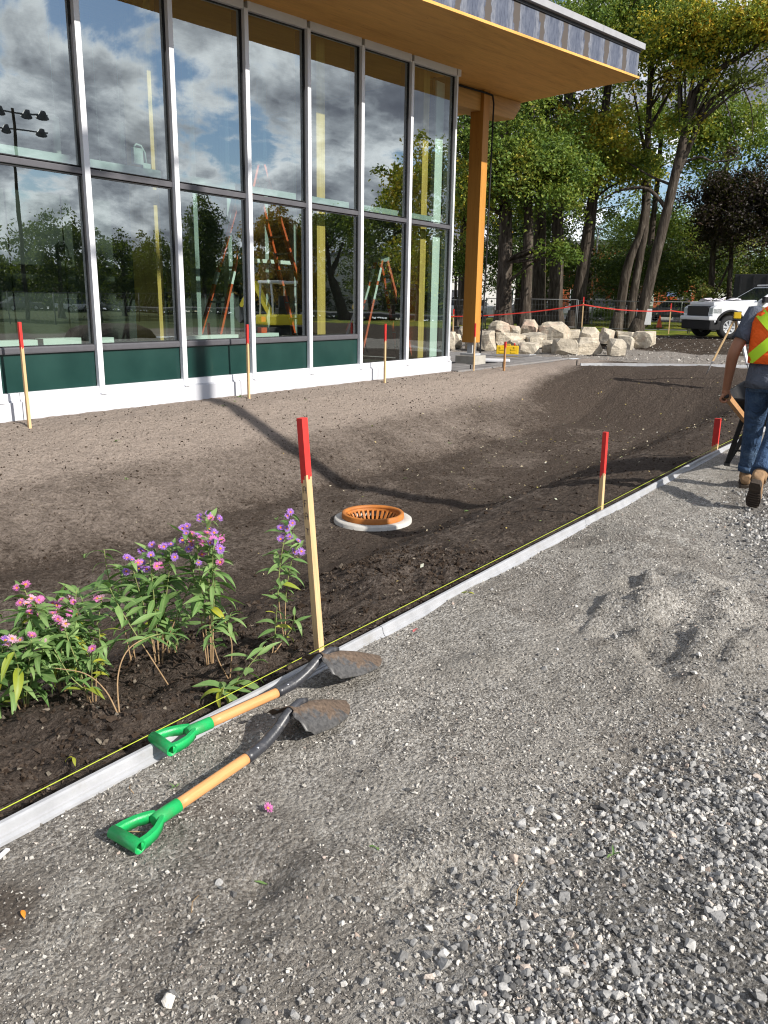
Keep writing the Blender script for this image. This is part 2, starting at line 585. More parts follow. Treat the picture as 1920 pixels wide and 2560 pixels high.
def mk_fascia():
    """blue-grey membrane with bare brown strips where the adhesive is still open, and white drips beside them"""
    m, t = mat('stained_membrane')
    p = t.obj()
    x, y, z = t.sep(p)
    wob = t.math('MULTIPLY', t.math('SUBTRACT', t.noise(t.comb(t.math('MULTIPLY', x, 3.0), 0.0, t.math('MULTIPLY', z, 2.2)), 2.0, 4, 0.6), 0.5), 0.30)
    u = t.math('FRACT', t.math('DIVIDE', t.math('ADD', t.math('ADD', x, wob), 0.28), 0.93))
    brown = t.ramp(u, [(0.0, 1), (0.21, 1), (0.235, 0), (1.0, 0)])
    drip = t.ramp(u, [(0.0, 0), (0.20, 0), (0.25, 1), (0.42, 0.25), (0.75, 0.15), (0.93, 0.95), (1.0, 0)])
    fine = t.noise(t.comb(t.math('MULTIPLY', x, 16.0), 0.0, t.math('MULTIPLY', z, 5.0)), 1.0, 6, 0.7)
    blue = t.ramp(fine, [(0.35, (0.032, 0.042, 0.072)), (0.65, (0.085, 0.10, 0.145))])
    pale = t.mix(t.math('MULTIPLY', drip, t.ramp(fine, [(0.35, 0.2), (0.6, 0.95)])), blue, (0.20, 0.21, 0.24))
    cc = t.mix(brown, pale, (0.075, 0.062, 0.054))
    t.out(t.pbsdf(cc, 0.6, 0.3))
    return m
M['fascia'] = mk_fascia()


def mk_ground(name, kind):
    m, t = mat(name)
    p = t.pos()
    if kind == 'path':
        coarse = t.attr('coarse'); damp = t.attr('damp')
        big = t.noise(p, 1.7, 6, 0.6)
        mid = t.noise(p, 11, 6, 0.65)
        v = t.voro(p, 165); v2 = t.voro(p, 70); v3 = t.voro(p, 330)
        r1 = t.sep(v.outputs['Color'])[0]; r2 = t.sep(v2.outputs['Color'])[1]; r3 = t.sep(v3.outputs['Color'])[2]
        g = t.math('ADD', t.math('ADD', t.math('MULTIPLY', r1, 0.42), t.math('MULTIPLY', r2, 0.26)), t.math('MULTIPLY', r3, 0.32))
        tan = t.ramp(g, [(0.22, (0.135, 0.125, 0.114)), (0.42, (0.31, 0.286, 0.253)), (0.60, (0.46, 0.43, 0.386)), (0.80, (0.66, 0.64, 0.60))])
        sand = t.ramp(t.noise(p, 160, 3, 0.6), [(0.3, (0.27, 0.249, 0.22)), (0.7, (0.40, 0.373, 0.333))])
        fineness = t.ramp(t.math('ADD', t.math('MULTIPLY', big, 0.7), t.math('MULTIPLY', mid, 0.3)), [(0.47, 0.0), (0.60, 0.8)])
        a = t.mix(fineness, tan, sand)
        blue = t.ramp(g, [(0.2, (0.050, 0.048, 0.046)), (0.5, (0.155, 0.151, 0.145)), (0.8, (0.40, 0.39, 0.375))])
        cc = t.mix(coarse, a, blue)
        cc = t.mix(t.math('MULTIPLY', t.ramp(mid, [(0.36, 1), (0.55, 0)]), 0.45), cc, (0.10, 0.089, 0.076))
        patch = t.ramp(t.noise(t.vmath('ADD', p, (3.1, 7.7, 0.0)), 0.9, 5, 0.62, 0.4), [(0.42, 1), (0.58, 0)])
        cc = t.mix(t.math('MULTIPLY', patch, 0.35), cc, (0.155, 0.14, 0.118))
        cc = t.mix(t.math('MULTIPLY', damp, 0.75), cc, (0.06, 0.042, 0.03))
        h = t.math('ADD', t.math('MULTIPLY', t.math('SUBTRACT', 1.0, v2.outputs['Distance']), 0.7), t.math('MULTIPLY', t.noise(p, 230, 3, 0.7), 0.6))
        h = t.math('ADD', h, t.math('MULTIPLY', mid, 1.5))
        t.out(t.pbsdf(cc, 0.93, 0.15, 0.0, t.bump(h, 1.0, 0.020)))
    elif kind == 'soil':
        dry = t.attr('dry')
        fine = t.noise(p, 70, 6, 0.7); mid = t.noise(p, 9, 6, 0.65); cl = t.noise(p, 26, 5, 0.7)
        dark = t.ramp(t.math('ADD', t.math('MULTIPLY', fine, 0.5), t.math('MULTIPLY', cl, 0.5)),
                      [(0.36, (0.030, 0.022, 0.017)), (0.5, (0.078, 0.060, 0.048)), (0.66, (0.155, 0.125, 0.103))])
        tan = t.ramp(t.math('ADD', t.math('MULTIPLY', fine, 0.55), t.math('MULTIPLY', cl, 0.45)),
                     [(0.34, (0.16, 0.13, 0.108)), (0.48, (0.31, 0.256, 0.216)), (0.66, (0.42, 0.355, 0.306))])
        dm = t.ramp(t.math('ADD', dry, t.math('MULTIPLY', t.math('SUBTRACT', t.math('ADD', t.math('MULTIPLY', mid, 0.6), t.math('MULTIPLY', cl, 0.4)), 0.5), 0.9)), [(0.22, 0), (0.78, 1)])
        cc = t.mix(dm, dark, tan)
        v = t.voro(p, 95)
        sp = t.math('MULTIPLY', t.ramp(t.sep(v.outputs['Color'])[0], [(0.988, 0), (0.994, 1)]), t.ramp(v.outputs['Distance'], [(0.25, 1), (0.45, 0)]))
        cc = t.mix(t.math('MULTIPLY', sp, 0.6), cc, (0.30, 0.26, 0.21))
        h = t.math('ADD', t.math('MULTIPLY', fine, 0.5), t.math('ADD', t.math('MULTIPLY', cl, 1.2), t.math('MULTIPLY', mid, 1.2)))
        t.out(t.pbsdf(cc, 0.96, 0.1, 0.0, t.bump(h, 1.0, 0.045)))
    elif kind == 'field':
        # open ground: grey-brown site dirt near the building, grass further off
        x, y, z = t.sep(p)
        n = t.noise(p, 0.25, 6, 0.6); f = t.noise(p, 5, 6, 0.7)
        gr = t.math('ADD', t.math('ADD', t.math('MULTIPLY', t.math('MAXIMUM', t.math('SUBTRACT', t.math('ABSOLUTE', x), 33.0), 0.0), 0.25),
                                  t.math('MULTIPLY', t.math('MAXIMUM', t.math('SUBTRACT', t.math('MULTIPLY', y, -1.0), 14.0), 0.0), 0.2)), t.math('MULTIPLY', n, 0.6))
        gm = t.ramp(gr, [(0.45, 0), (0.75, 1)])
        dirt = t.ramp(f, [(0.3, (0.09, 0.075, 0.062)), (0.7, (0.20, 0.175, 0.15))])
        grass = t.ramp(f, [(0.3, (0.020, 0.036, 0.008)), (0.55, (0.045, 0.062, 0.015)), (0.7, (0.10, 0.09, 0.025))])
        t.out(t.pbsdf(t.mix(gm, dirt, grass), 0.95, 0.1, 0.0, t.bump(f, 0.6, 0.05)))
    elif kind == 'far':
        zone = t.attr('zone')     # 0 crushed stone, 1 dark soil, 2 grass
        f = t.noise(p, 9, 6, 0.7); f2 = t.noise(p, 45, 4, 0.7); g = t.noise(p, 1.2, 5, 0.6)
        z2 = t.math('ADD', zone, t.math('MULTIPLY', t.math('SUBTRACT', g, 0.5), 0.7))
        stone = t.ramp(t.math('ADD', t.math('MULTIPLY', f, 0.5), t.math('MULTIPLY', f2, 0.5)), [(0.34, (0.12, 0.10, 0.085)), (0.5, (0.24, 0.215, 0.19)), (0.66, (0.36, 0.33, 0.30))])
        soil = t.ramp(f, [(0.35, (0.030, 0.022, 0.016)), (0.65, (0.085, 0.066, 0.052))])
        grass = t.ramp(t.math('ADD', t.math('MULTIPLY', f2, 0.55), t.math('MULTIPLY', g, 0.45)), [(0.36, (0.05, 0.085, 0.012)), (0.5, (0.12, 0.16, 0.025)), (0.58, (0.32, 0.26, 0.03)), (0.72, (0.42, 0.31, 0.035))])
        cc = t.mix(t.ramp(z2, [(0.45, 0), (0.6, 1)]), stone, soil)
        cc = t.mix(t.ramp(t.math('SUBTRACT', z2, 1.0), [(0.40, 0), (0.6, 1)]), cc, grass)
        t.out(t.pbsdf(cc, 0.95, 0.1, 0.0, t.bump(t.math('ADD', f, f2), 0.8, 0.05)))
    return m
M['path'] = mk_ground('crushed_stone_path', 'path')
M['soil'] = mk_ground('planting_soil', 'soil')
M['field'] = mk_ground('open_ground', 'field')
M['far'] = mk_ground('site_ground', 'far')


def island_ramp(name, stops, rough=0.9, spec=0.2, bumps=0.0, scale=60):
    m, t = mat(name)
    r = t.n.new('ShaderNodeNewGeometry').outputs['Random Per Island']
    cc = t.ramp(r, stops)
    p = t.pos()
    n = t.noise(p, scale, 4, 0.6)
    cc = t.mix(t.math('MULTIPLY', t.ramp(n, [(0.35, 1), (0.6, 0)]), 0.35), cc, tuple(c * 0.5 for c in stops[0][1]))
    t.out(t.pbsdf(cc, rough, spec, 0.0, t.bump(n, bumps, 0.004) if bumps else None))
    return m
M['chips'] = island_ramp('grey_crushed_stone', [(0.0, (0.085, 0.083, 0.082)), (0.3, (0.20, 0.196, 0.19)), (0.6, (0.33, 0.322, 0.31)), (0.85, (0.52, 0.505, 0.48)), (0.96, (0.64, 0.60, 0.54)), (1.0, (0.40, 0.31, 0.25))], 0.9, 0.2, 0.4, 160)
M['grit'] = island_ramp('tan_stone_grit', [(0.0, (0.12, 0.108, 0.095)), (0.35, (0.26, 0.240, 0.213)), (0.7, (0.40, 0.375, 0.337)), (0.95, (0.56, 0.535, 0.49)), (1.0, (0.40, 0.31, 0.26))], 0.95, 0.1)
M['clods'] = island_ramp('dark_soil_clods', [(0.0, (0.025, 0.017, 0.012)), (0.6, (0.055, 0.040, 0.030)), (0.95, (0.09, 0.07, 0.055)), (1.0, (0.22, 0.19, 0.15))], 0.97, 0.05, 0.6, 120)
M['litter'] = island_ramp('pale_leaf_litter', [(0.0, (0.42, 0.36, 0.24)), (0.4, (0.55, 0.50, 0.38)), (0.7, (0.45, 0.33, 0.10)), (0.85, (0.14, 0.20, 0.05)), (1.0, (0.60, 0.58, 0.52))], 0.9, 0.1)


def mk_limestone():
    m, t = mat('tan_limestone')
    p = t.pos()
    n = t.noise(p, 1.6, 6, 0.65); f = t.noise(p, 9, 6, 0.7)
    x, y, z = t.sep(p)
    bed = t.noise(t.comb(t.math('MULTIPLY', x, 0.3), t.math('MULTIPLY', y, 0.3), t.math('MULTIPLY', z, 5.0)), 1.5, 4, 0.6)
    cc = t.ramp(t.math('ADD', t.math('MULTIPLY', f, 0.5), t.math('MULTIPLY', n, 0.5)), [(0.33, (0.27, 0.225, 0.165)), (0.5, (0.50, 0.435, 0.34)), (0.66, (0.62, 0.56, 0.46))])
    cc = t.mix(t.math('MULTIPLY', t.ramp(t.noise(t.vmath('ADD', p, (9, 2, 4)), 0.9, 4, 0.6), [(0.58, 0), (0.68, 1)]), 0.55), cc, (0.52, 0.27, 0.19))
    cc = t.mix(t.math('MULTIPLY', t.ramp(bed, [(0.3, 1), (0.47, 0)]), 0.5), cc, (0.20, 0.175, 0.14))
    rnd = t.n.new('ShaderNodeObjectInfo').outputs['Random']
    cc = t.mix(t.math('MULTIPLY', rnd, 0.45), cc, (0.30, 0.275, 0.235))
    cc = t.mix(t.math('MULTIPLY', t.ramp(t.noise(p, 2.2, 6, 0.75), [(0.56, 0), (0.66, 1)]), 0.45), cc, (0.14, 0.12, 0.095))
    t.out(t.pbsdf(cc, 0.9, 0.15, 0.0, t.bump(t.math('ADD', f, bed), 0.7, 0.06)))
    return m
M['limestone'] = mk_limestone()


def leafmat(name, stops, trans=0.30, nscale=0.8):
    m, t = mat(name)
    r = t.n.new('ShaderNodeNewGeometry').outputs['Random Per Island']
    p = t.pos()
    n = t.noise(p, nscale, 3, 0.55)
    f = t.math('ADD', t.math('MULTIPLY', r, 0.45), t.math('ADD', t.math('MULTIPLY', t.math('SUBTRACT', n, 0.5), 1.5), 0.27), clamp=True)
    cc = t.ramp(f, stops)
    d = t.n.new('ShaderNodeBsdfPrincipled')
    t.put(d.inputs['Base Color'], cc); d.inputs['Roughness'].default_value = 0.55; d.inputs['Specular IOR Level'].default_value = 0.3
    tl = t.n.new('ShaderNodeBsdfTranslucent')
    t.put(tl.inputs[0], t.mix(0.5, cc, (0.25, 0.32, 0.03), 'MIX'))
    mx = t.n.new('ShaderNodeMixShader'); mx.inputs[0].default_value = trans
    t.put(mx.inputs[1], d.outputs[0]); t.put(mx.inputs[2], tl.outputs[0])
    t.out(mx.outputs[0])
    return m
M['leaf_green'] = leafmat('green_maple_leaves', [(0.0, (0.026, 0.055, 0.011)), (0.35, (0.080, 0.145, 0.022)), (0.7, (0.185, 0.24, 0.036)), (1.0, (0.40, 0.33, 0.04))])
M['leaf_gold'] = leafmat('turning_leaves', [(0.0, (0.04, 0.085, 0.013)), (0.38, (0.16, 0.215, 0.028)), (0.62, (0.40, 0.36, 0.035)), (0.85, (0.62, 0.40, 0.035)), (1.0, (0.50, 0.22, 0.02))])
M['leaf_dark'] = leafmat('dark_red_maple_leaves', [(0.0, (0.010, 0.008, 0.006)), (0.6, (0.022, 0.013, 0.010)), (1.0, (0.06, 0.03, 0.015))], 0.1)
M['leaf_pale'] = leafmat('pale_yellow_green_leaves', [(0.0, (0.06, 0.09, 0.02)), (0.5, (0.16, 0.19, 0.04)), (1.0, (0.36, 0.30, 0.07))])
M['leaf_orange'] = leafmat('orange_leaves', [(0.0, (0.10, 0.08, 0.02)), (0.5, (0.36, 0.19, 0.025)), (1.0, (0.48, 0.22, 0.02))])
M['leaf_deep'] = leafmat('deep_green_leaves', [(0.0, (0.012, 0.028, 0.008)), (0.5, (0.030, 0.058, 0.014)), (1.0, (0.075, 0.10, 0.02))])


def mk_bark():
    m, t = mat('grey_brown_bark')
    p = t.pos()
    n = t.noise(t.vmath('MULTIPLY', p, (1, 1, 0.18)), 9, 6, 0.7, 0.5)
    cc = t.ramp(n, [(0.35, (0.024, 0.019, 0.015)), (0.55, (0.075, 0.061, 0.049)), (0.7, (0.15, 0.128, 0.107))])
    t.out(t.pbsdf(cc, 0.95, 0.1, 0.0, t.bump(n, 1.0, 0.06)))
    return m
M['bark'] = mk_bark()


def mk_asterleaf(name, base, hi):
    m, t = mat(name)
    p = t.obj()
    info = t.n.new('ShaderNodeObjectInfo').outputs['Random']
    x, y, z = t.sep(p)
    vein = t.ramp(t.math('ABSOLUTE', y), [(0.0, 1), (0.035, 0)])
    n = t.noise(t.pos(), 40, 4, 0.6)
    cc = t.mix(info, base, hi)
    cc = t.mix(t.math('MULTIPLY', n, 0.4), cc, tuple(c * 0.55 for c in base))
    cc = t.mix(t.math('MULTIPLY', vein, 0.4), cc, (0.30, 0.40, 0.16))
    d = t.pbsdf(cc, 0.5, 0.3)
    tl = t.n.new('ShaderNodeBsdfTranslucent'); t.put(tl.inputs[0], t.mix(0.5, cc, (0.22, 0.42, 0.03)))
    mx = t.n.new('ShaderNodeMixShader'); mx.inputs[0].default_value = 0.28
    t.put(mx.inputs[1], d); t.put(mx.inputs[2], tl.outputs[0])
    t.out(mx.outputs[0])
    return m
M['aster_leaf'] = mk_asterleaf('aster_leaf', (0.10, 0.205, 0.055), (0.27, 0.40, 0.14))
M['aster_yellow'] = mk_asterleaf('yellowing_aster_leaf', (0.26, 0.32, 0.04), (0.50, 0.46, 0.04))
M['aster_stem'] = plain('aster_stem', (0.20, 0.22, 0.08), 0.7, 0.2, 0.0, 0.25, 20)
M['dry_stem'] = plain('dry_brown_stem', (0.30, 0.20, 0.11), 0.8, 0.15, 0.0, 0.25, 20)
def petal(name, a, b):
    m, t = mat(name)
    r = t.n.new('ShaderNodeNewGeometry').outputs['Random Per Island']
    cc = t.mix(r, a, b)
    d = t.pbsdf(cc, 0.6, 0.2)
    tl = t.n.new('ShaderNodeBsdfTranslucent'); t.put(tl.inputs[0], cc)
    mx = t.n.new('ShaderNodeMixShader'); mx.inputs[0].default_value = 0.3
    t.put(mx.inputs[1], d); t.put(mx.inputs[2], tl.outputs[0]); t.out(mx.outputs[0])
    return m
M['petal_pink'] = petal('pink_petals', (0.46, 0.10, 0.32), (0.64, 0.26, 0.50))
M['petal_purple'] = petal('purple_petals', (0.27, 0.10, 0.46), (0.48, 0.27, 0.66))
M['petal_pale'] = petal('faded_pink_petals', (0.55, 0.28, 0.42), (0.70, 0.45, 0.55))
M['disc_flower'] = plain('orange_flower_disc', (0.62, 0.22, 0.03), 0.8, 0.1, 0.0, 0.3, 200)

# ------------------------------------------------------------------ terrain
BED_Y = [2.08, 2.45, 2.86, 3.1, 3.5, 4.4, 4.8, 5.8, 6.86, 7.02, 8.2, 8.95, 9.3, 9.7]
BED_Z = [-0.015, -0.05, -0.10, -0.17, -0.37, -0.83, -0.95, -0.955, -0.945, -0.87, -0.385, -0.07, -0.005, 0.015]
def bed_z(x, y, rough=True):
    x = np.asarray(x, float); y = np.asarray(y, float)
    z = np.interp(y, BED_Y, BED_Z)
    e = smooth01((20.9 - x) / 4.4) * smooth01((x + 0.6) / 2.2)
    z = -0.02 + (z + 0.02) * e
    rr = np.hypot(x - 7.42, y - 5.38)
    flat = smooth01((rr - 0.5) / 0.5)
    wall = smooth01((9.6 - y) / 0.5)
    if rough:
        z = z + flat * wall * (0.040 * fbm(x * 0.9, y * 0.9, 3, 3) + 0.022 * fbm(x * 5, y * 5, 3, 5)) + flat * 0.012 * fbm(x * 14, y * 14, 3, 6)
        near = smooth01((3.6 - y) / 1.2) * smooth01((5.2 - x) / 1.5)
        z = z + near * (0.055 * fbm(x * 5, y * 5, 3, 21) + 0.028 * fbm(x * 17, y * 17, 3, 22))
        z = np.where(y < 2.3, -0.02 + (z + 0.02) * smooth01((y - 2.02) / 0.25) - 0.012, z)
        pass
    return z


def coarse_edge(x):
    return np.interp(x, [0, 1.2, 1.5, 1.75, 2.1, 2.5, 3.1, 3.8, 4.5, 5.2, 6.0, 7.0, 9.0], [0.72, 0.82, 0.84, 0.72, 0.64, 0.50, 0.34, 0.22, 0.48, 0.90, 1.20, 1.30, 1.2])


BUMPS = [(3.95, 1.14, 0.20, 0.040), (4.12, 1.08, 0.12, 0.025), (3.73, 0.76, 0.18, 0.025), (3.45, 0.92, 0.10, -0.035), (3.60, 1.25, 0.10, -0.030),
         (4.25, 0.86, 0.15, 0.045), (4.5, 1.05, 0.18, 0.035), (3.98, 0.78, 0.07, 0.035), (3.25, 1.0, 0.10, 0.020), (1.72, 1.05, 0.10, 0.018), (1.50, 1.22, 0.09, 0.016),
         (1.62, 0.98, 0.05, -0.025), (1.36, 1.35, 0.06, -0.020), (2.1, 1.15, 0.12, 0.015), (2.6, 0.75, 0.12, -0.015), (5.2, 1.6, 0.3, 0.03), (3.52, 1.02, 0.05, -0.035), (3.62, 1.08, 0.045, 0.03), (4.4, 1.3, 0.06, 0.03), (4.33, 1.38, 0.05, -0.03), (3.3, 0.75, 0.06, 0.03), (3.85, 1.02, 0.05, -0.03), (3.9, 0.62, 0.08, 0.035), (4.05, 0.6, 0.05, -0.025), (2.9, 1.5, 0.09, 0.014), (2.4, 1.55, 0.08, -0.012), (1.95, 1.35, 0.10, 0.012), (1.25, 1.5, 0.07, 0.012), (1.85, 0.87, 0.07, 0.016)]
RIDGES = [(3.42, 4.10, 1.30, 1.38, .045), (3.80, 4.25, 1.20, 1.26, .05), (3.42, 4.06, .85, .88, .055), (3.48, 3.90, .69, .65, .045), (4.65, 4.95, .93, .84, .045), (.96, 1.03, 1.56, 1.60, .022), (1.06, 1.18, 1.33, 1.36, .026),
          (1.04, 1.14, 1.49, 1.51, .016), (1.19, 1.28, 1.17, 1.16, .024), (2.2, 2.5, 1.30, 1.34, .016), (2.7, 3.0, 1.62, 1.60, .014), (4.3, 4.7, 1.5, 1.56, .02), (2.9, 3.2, .95, .93, .018), (1.75, 1.95, .95, .99, .014)]
def path_z(x, y):
    x = np.asarray(x, float); y = np.asarray(y, float)
    z = 0.022 * fbm(x * 0.8, y * 0.8, 3, 31) + 0.013 * fbm(x * 4.0, y * 4.0, 3, 32) + 0.007 * fbm(x * 16, y * 16, 3, 33)
    z = z * (0.30 + 0.70 * smooth01((2.03 - y) / 0.30))
    for bx, by, r, h in BUMPS:
        d2 = ((x - bx) ** 2 + (y - by) ** 2) / r ** 2
        z = z + 1.6 * h * np.exp(-d2) * (1 + 0.7 * fbm(x * 9, y * 9, 3, 34))
    for x0, x1, y0, y1, h in RIDGES:
        u = (x - (x0 + x1) / 2) / ((x1 - x0) / 2)
        yc = (y0 + y1) / 2 + u * (y1 - y0) / 2 + 0.035 * fbm(x * 5 + x0 * 9, y * 2, 3, 36)
        tt = y - yc
        wd = (x1 - x0) * 0.28 + .02
        z = z + 0.72 * h * np.exp(-u ** 4) * np.where(tt < 0, np.exp(-(tt / wd) ** 2), np.exp(-(tt / 0.022) ** 2)) * (1 + .6 * fbm(x * 14, y * 14, 3, 37))
    # the edging stands a few centimetres proud
    z = z - 0.002 + 0.008 * smooth01((y - 1.7) / 0.3) * (1 + 1.6 * fbm(x * 1.6, y * 0.1, 2, 35))
    return z


def far_z(x, y):
    x = np.asarray(x, float); y = np.asarray(y, float)
    z = 0.42 * smooth01((x - 27.0) / 4.5)
    z = z + 0.05 * fbm(x * 0.8, y * 0.8, 4, 41) + 0.03 * fbm(x * 4, y * 4, 3, 42) - 0.02
    z = z + 0.16 * np.exp(-(((x - 29.5) / 1.2) ** 2 + ((y - 8.6) / 2.2) ** 2))
    return z


def grid_mesh(name, xs, ys, zf, m, attrs=None, hole=None):
    X, Y = np.meshgrid(xs, ys, indexing='ij')
    Z = zf(X, Y)
    V = np.stack([X, Y, Z], -1).reshape(-1, 3)
    nx, ny = len(xs), len(ys)
    I = np.arange(nx * ny).reshape(nx, ny)
    F = np.stack([I[:-1, :-1], I[1:, :-1], I[1:, 1:], I[:-1, 1:]], -1).reshape(-1, 4)
    if hole:
        ce = V[F].mean(1)
        F = F[np.hypot(ce[:, 0] - hole[0], ce[:, 1] - hole[1]) > hole[2]]
    at = {k: f(X, Y).ravel() for k, f in (attrs or {}).items()}
    return np_mesh(name, V, F, m, True, at)


def grow(x0, x1, d0, g):
    xs = [x0]
    while xs[-1] < x1:
        xs.append(xs[-1] + max(d0, (xs[-1] - 0) * g))
    xs[-1] = x1
    return np.array(xs)


EDGE_Y = 2.055
xs_near = grow(0.25, 22.5, 0.018, 0.008)
o = link('gravel_path', grid_mesh('gravel_path', np.concatenate([np.linspace(-3, 0.2, 12), xs_near]), np.concatenate([np.linspace(-6, -0.6, 14), np.arange(-0.5, EDGE_Y - 0.02, 0.024), [EDGE_Y - 0.005]]), path_z, M['path'], {
    'coarse': lambda X, Y: 0.85 * smooth01(0.5 + (coarse_edge(X) + 0.02 - Y + 0.24 * fbm(X * 2.5, Y * 2.5, 3, 51)) / 0.42),
    'damp': lambda X, Y: np.clip(np.exp(-(((X - 0.88) / 0.10) ** 2 + ((Y - 1.78) / 0.12) ** 2) * 1.2) * 1.2 + 0.35 * (fbm(X * 1.6, Y * 1.6, 3, 52) > 0.28), 0, 1)}))
tag(o, kind='structure')


def dryness(X, Y):
    b = np.interp(Y, [2.0, 3.2, 4.9, 5.4, 6.85, 7.05, 7.9, 8.5, 9.1, 9.6], [0.02, 0.05, 0.02, 0.14, 0.12, 0.22, 0.34, 1.05, 0.85, 0.60])
    b = b * (0.75 + 0.25 * smooth01((16.5 - X) / 3)) - 0.35 * smooth01((X - 15.5) / 3) * (Y < 9.0) * smooth01((9.0 - Y) / 1.0)
    near = smooth01((4.2 - X) / 1.6) * smooth01((3.4 - Y) / 0.7)
    b = b - 0.10 * near
    b = b + 0.15 * fbm(X * 0.5, Y * 1.2, 4, 61) + 0.12 * fbm(X * 2.5, Y * 2.5, 3, 62)
    return np.clip(b + 0.15, -0.2, 1.2)
o = link('soil_bed', grid_mesh('soil_bed', np.concatenate([np.linspace(-3, 0.2, 12), xs_near]), np.concatenate([[EDGE_Y + 0.012], np.arange(2.09, 4.0, 0.022), np.arange(4.0, 9.62, 0.04)]), bed_z, M['soil'], {'dry': dryness}, (7.42, 5.38, 0.37)))
tag(o, kind='structure')


def zone(X, Y):
    z = np.where(X < 27.6, 0.0, 1.0) + 0.0
    z = np.interp(X + 0.3 * fbm(X, Y, 3, 71), [20, 27.2, 28.2, 31.6, 32.8, 60], [0, 0, 1, 1, 2, 2])
    return z
o = link('site_ground', grid_mesh('site_ground', np.concatenate([np.arange(22.5, 34, 0.12), np.arange(34, 62, 0.7), [62]]), np.arange(-9, 44.1, 0.22), far_z, M['far'], {'zone': zone}))
tag(o, kind='structure')
# the outer ground sheet: four strips round the pieces above, out to the horizon
mb = MB()
for x0, x1, y0, y1 in ((-400, -2.9, -400, 600), (-2.9, 62, -400, -8.9), (-2.9, 22.6, -8.9, -5.9), (62, 800, -400, 600), (-2.9, 62, 44, 600), (-2.9, 22.6, 9.58, 44)):
    z = -0.10 if x0 < 60 else 0.36
    mb.add([(x0, y0, z), (x1, y0, z), (x1, y1, z), (x0, y1, z)], [(0, 1, 2, 3)])
tag(mb.build('ground', M['field']), kind='structure')
mb = MB()
mb.box(56.0, 63.5, -60, 120, 0.2, 0.44)
tag(mb.build('street', M['asphalt']), kind='structure')


# ------------------------------------------------------------------ loose stone, soil crumbs
def stone_templates(n, pts, seed, flat=0.7):
    rg = random.Random(seed)
    out = []
    for i in range(n):
        P = []
        for k in range(pts):
            v = Vector((rg.gauss(0, 1), rg.gauss(0, 1), rg.gauss(0, 1))).normalized()
            P.append((v.x * rg.uniform(.75, 1), v.y * rg.uniform(.6, .95), v.z * flat * rg.uniform(.7, 1)))
        bm = hull(P, 't', None)
        bmesh.ops.triangulate(bm, faces=bm.faces[:])
        bm.verts.index_update()
        out.append((np.array([v.co[:] for v in bm.verts]), np.array([[v.index for v in f.verts] for f in bm.faces])))
        bm.free()
    return out


def scatter_stones(name, P, S, temps, m, tilt=0.6):
    """one joined mesh of many small convex stones at points P with half-sizes S"""
    n = len(P)
    which = rng.integers(0, len(temps), n)
    Vs, Fs, base = [], [], 0
    for ti, (tv, tf) in enumerate(temps):
        idx = np.where(which == ti)[0]
        if not len(idx): continue
        a = rng.uniform(0, 2 * PI, len(idx)); b = rng.normal(0, tilt, len(idx)); c = rng.normal(0, tilt, len(idx))
        ca, sa, cb, sb, cc, sc = np.cos(a), np.sin(a), np.cos(b), np.sin(b), np.cos(c), np.sin(c)
        Z0, O = np.zeros_like(a), np.ones_like(a)
        Rz = np.stack([np.stack([ca, -sa, Z0], -1), np.stack([sa, ca, Z0], -1), np.stack([Z0, Z0, O], -1)], 1)
        Rx = np.stack([np.stack([O, Z0, Z0], -1), np.stack([Z0, cb, -sb], -1), np.stack([Z0, sb, cb], -1)], 1)
        Ry = np.stack([np.stack([cc, Z0, sc], -1), np.stack([Z0, O, Z0], -1), np.stack([-sc, Z0, cc], -1)], 1)
        RR = Rz @ Rx @ Ry
        st = rng.uniform(0.8, 1.25, (len(idx), 3))
        V = np.einsum('nij,nvj->nvi', RR, tv[None] * st[:, None, :]) * S[idx][:, None, None] + P[idx][:, None, :]
        F = tf[None] + (np.arange(len(idx)) * len(tv))[:, None, None] + base
        Vs.append(V.reshape(-1, 3)); Fs.append(F.reshape(-1, 3)); base += len(idx) * len(tv)
    return link(name, np_mesh(name, np.concatenate(Vs), np.concatenate(Fs), m))


T_CHIP = stone_templates(12, 16, 1, 0.74)
T_GRIT = stone_templates(6, 7, 2, 0.8)


def sample(n, x0, x1, y0, y1, zf, keep=None):
    P = np.stack([rng.uniform(x0, x1, n), rng.uniform(y0, y1, n)], -1)
    z = zf(P[:, 0], P[:, 1])
    P = np.concatenate([P, z[:, None]], 1)
    k = in_view(P)
    if keep is not None: k &= keep(P)
    return P[k]


def coarse_prob(P, soft=0.22):
    e = coarse_edge(P[:, 0]) + 0.02 + 0.24 * fbm(P[:, 0] * 2.5, P[:, 1] * 2.5, 3, 51)
    return 1 / (1 + np.exp(-(e - P[:, 1]) / (soft * 0.4)))
dens = lambda P: smooth01(0.72 + 0.75 * fbm(P[:, 0] * 2.2, P[:, 1] * 2.2, 3, 81))
A = []; B = []
# coarse grey stone near the camera, thinning into the path
P = sample(74000, 0.3, 3.4, -0.6, 2.0, path_z, lambda P: rng.random(len(P)) < coarse_prob(P) * np.clip(dens(P), 0.35, 1))
s = np.exp(rng.normal(math.log(0.0066), 0.45, len(P))); s = np.clip(s, 0.0032, 0.021)
P[:, 2] += s * 0.25; A.append(P); B.append(s)
P = sample(22000, 3.4, 9.0, -0.9, 2.0, path_z, lambda P: rng.random(len(P)) < coarse_prob(P))
s = np.clip(np.exp(rng.normal(math.log(0.0095), 0.38, len(P))), 0.005, 0.022)
P[:, 2] += s * 0.2; A.append(P); B.append(s)
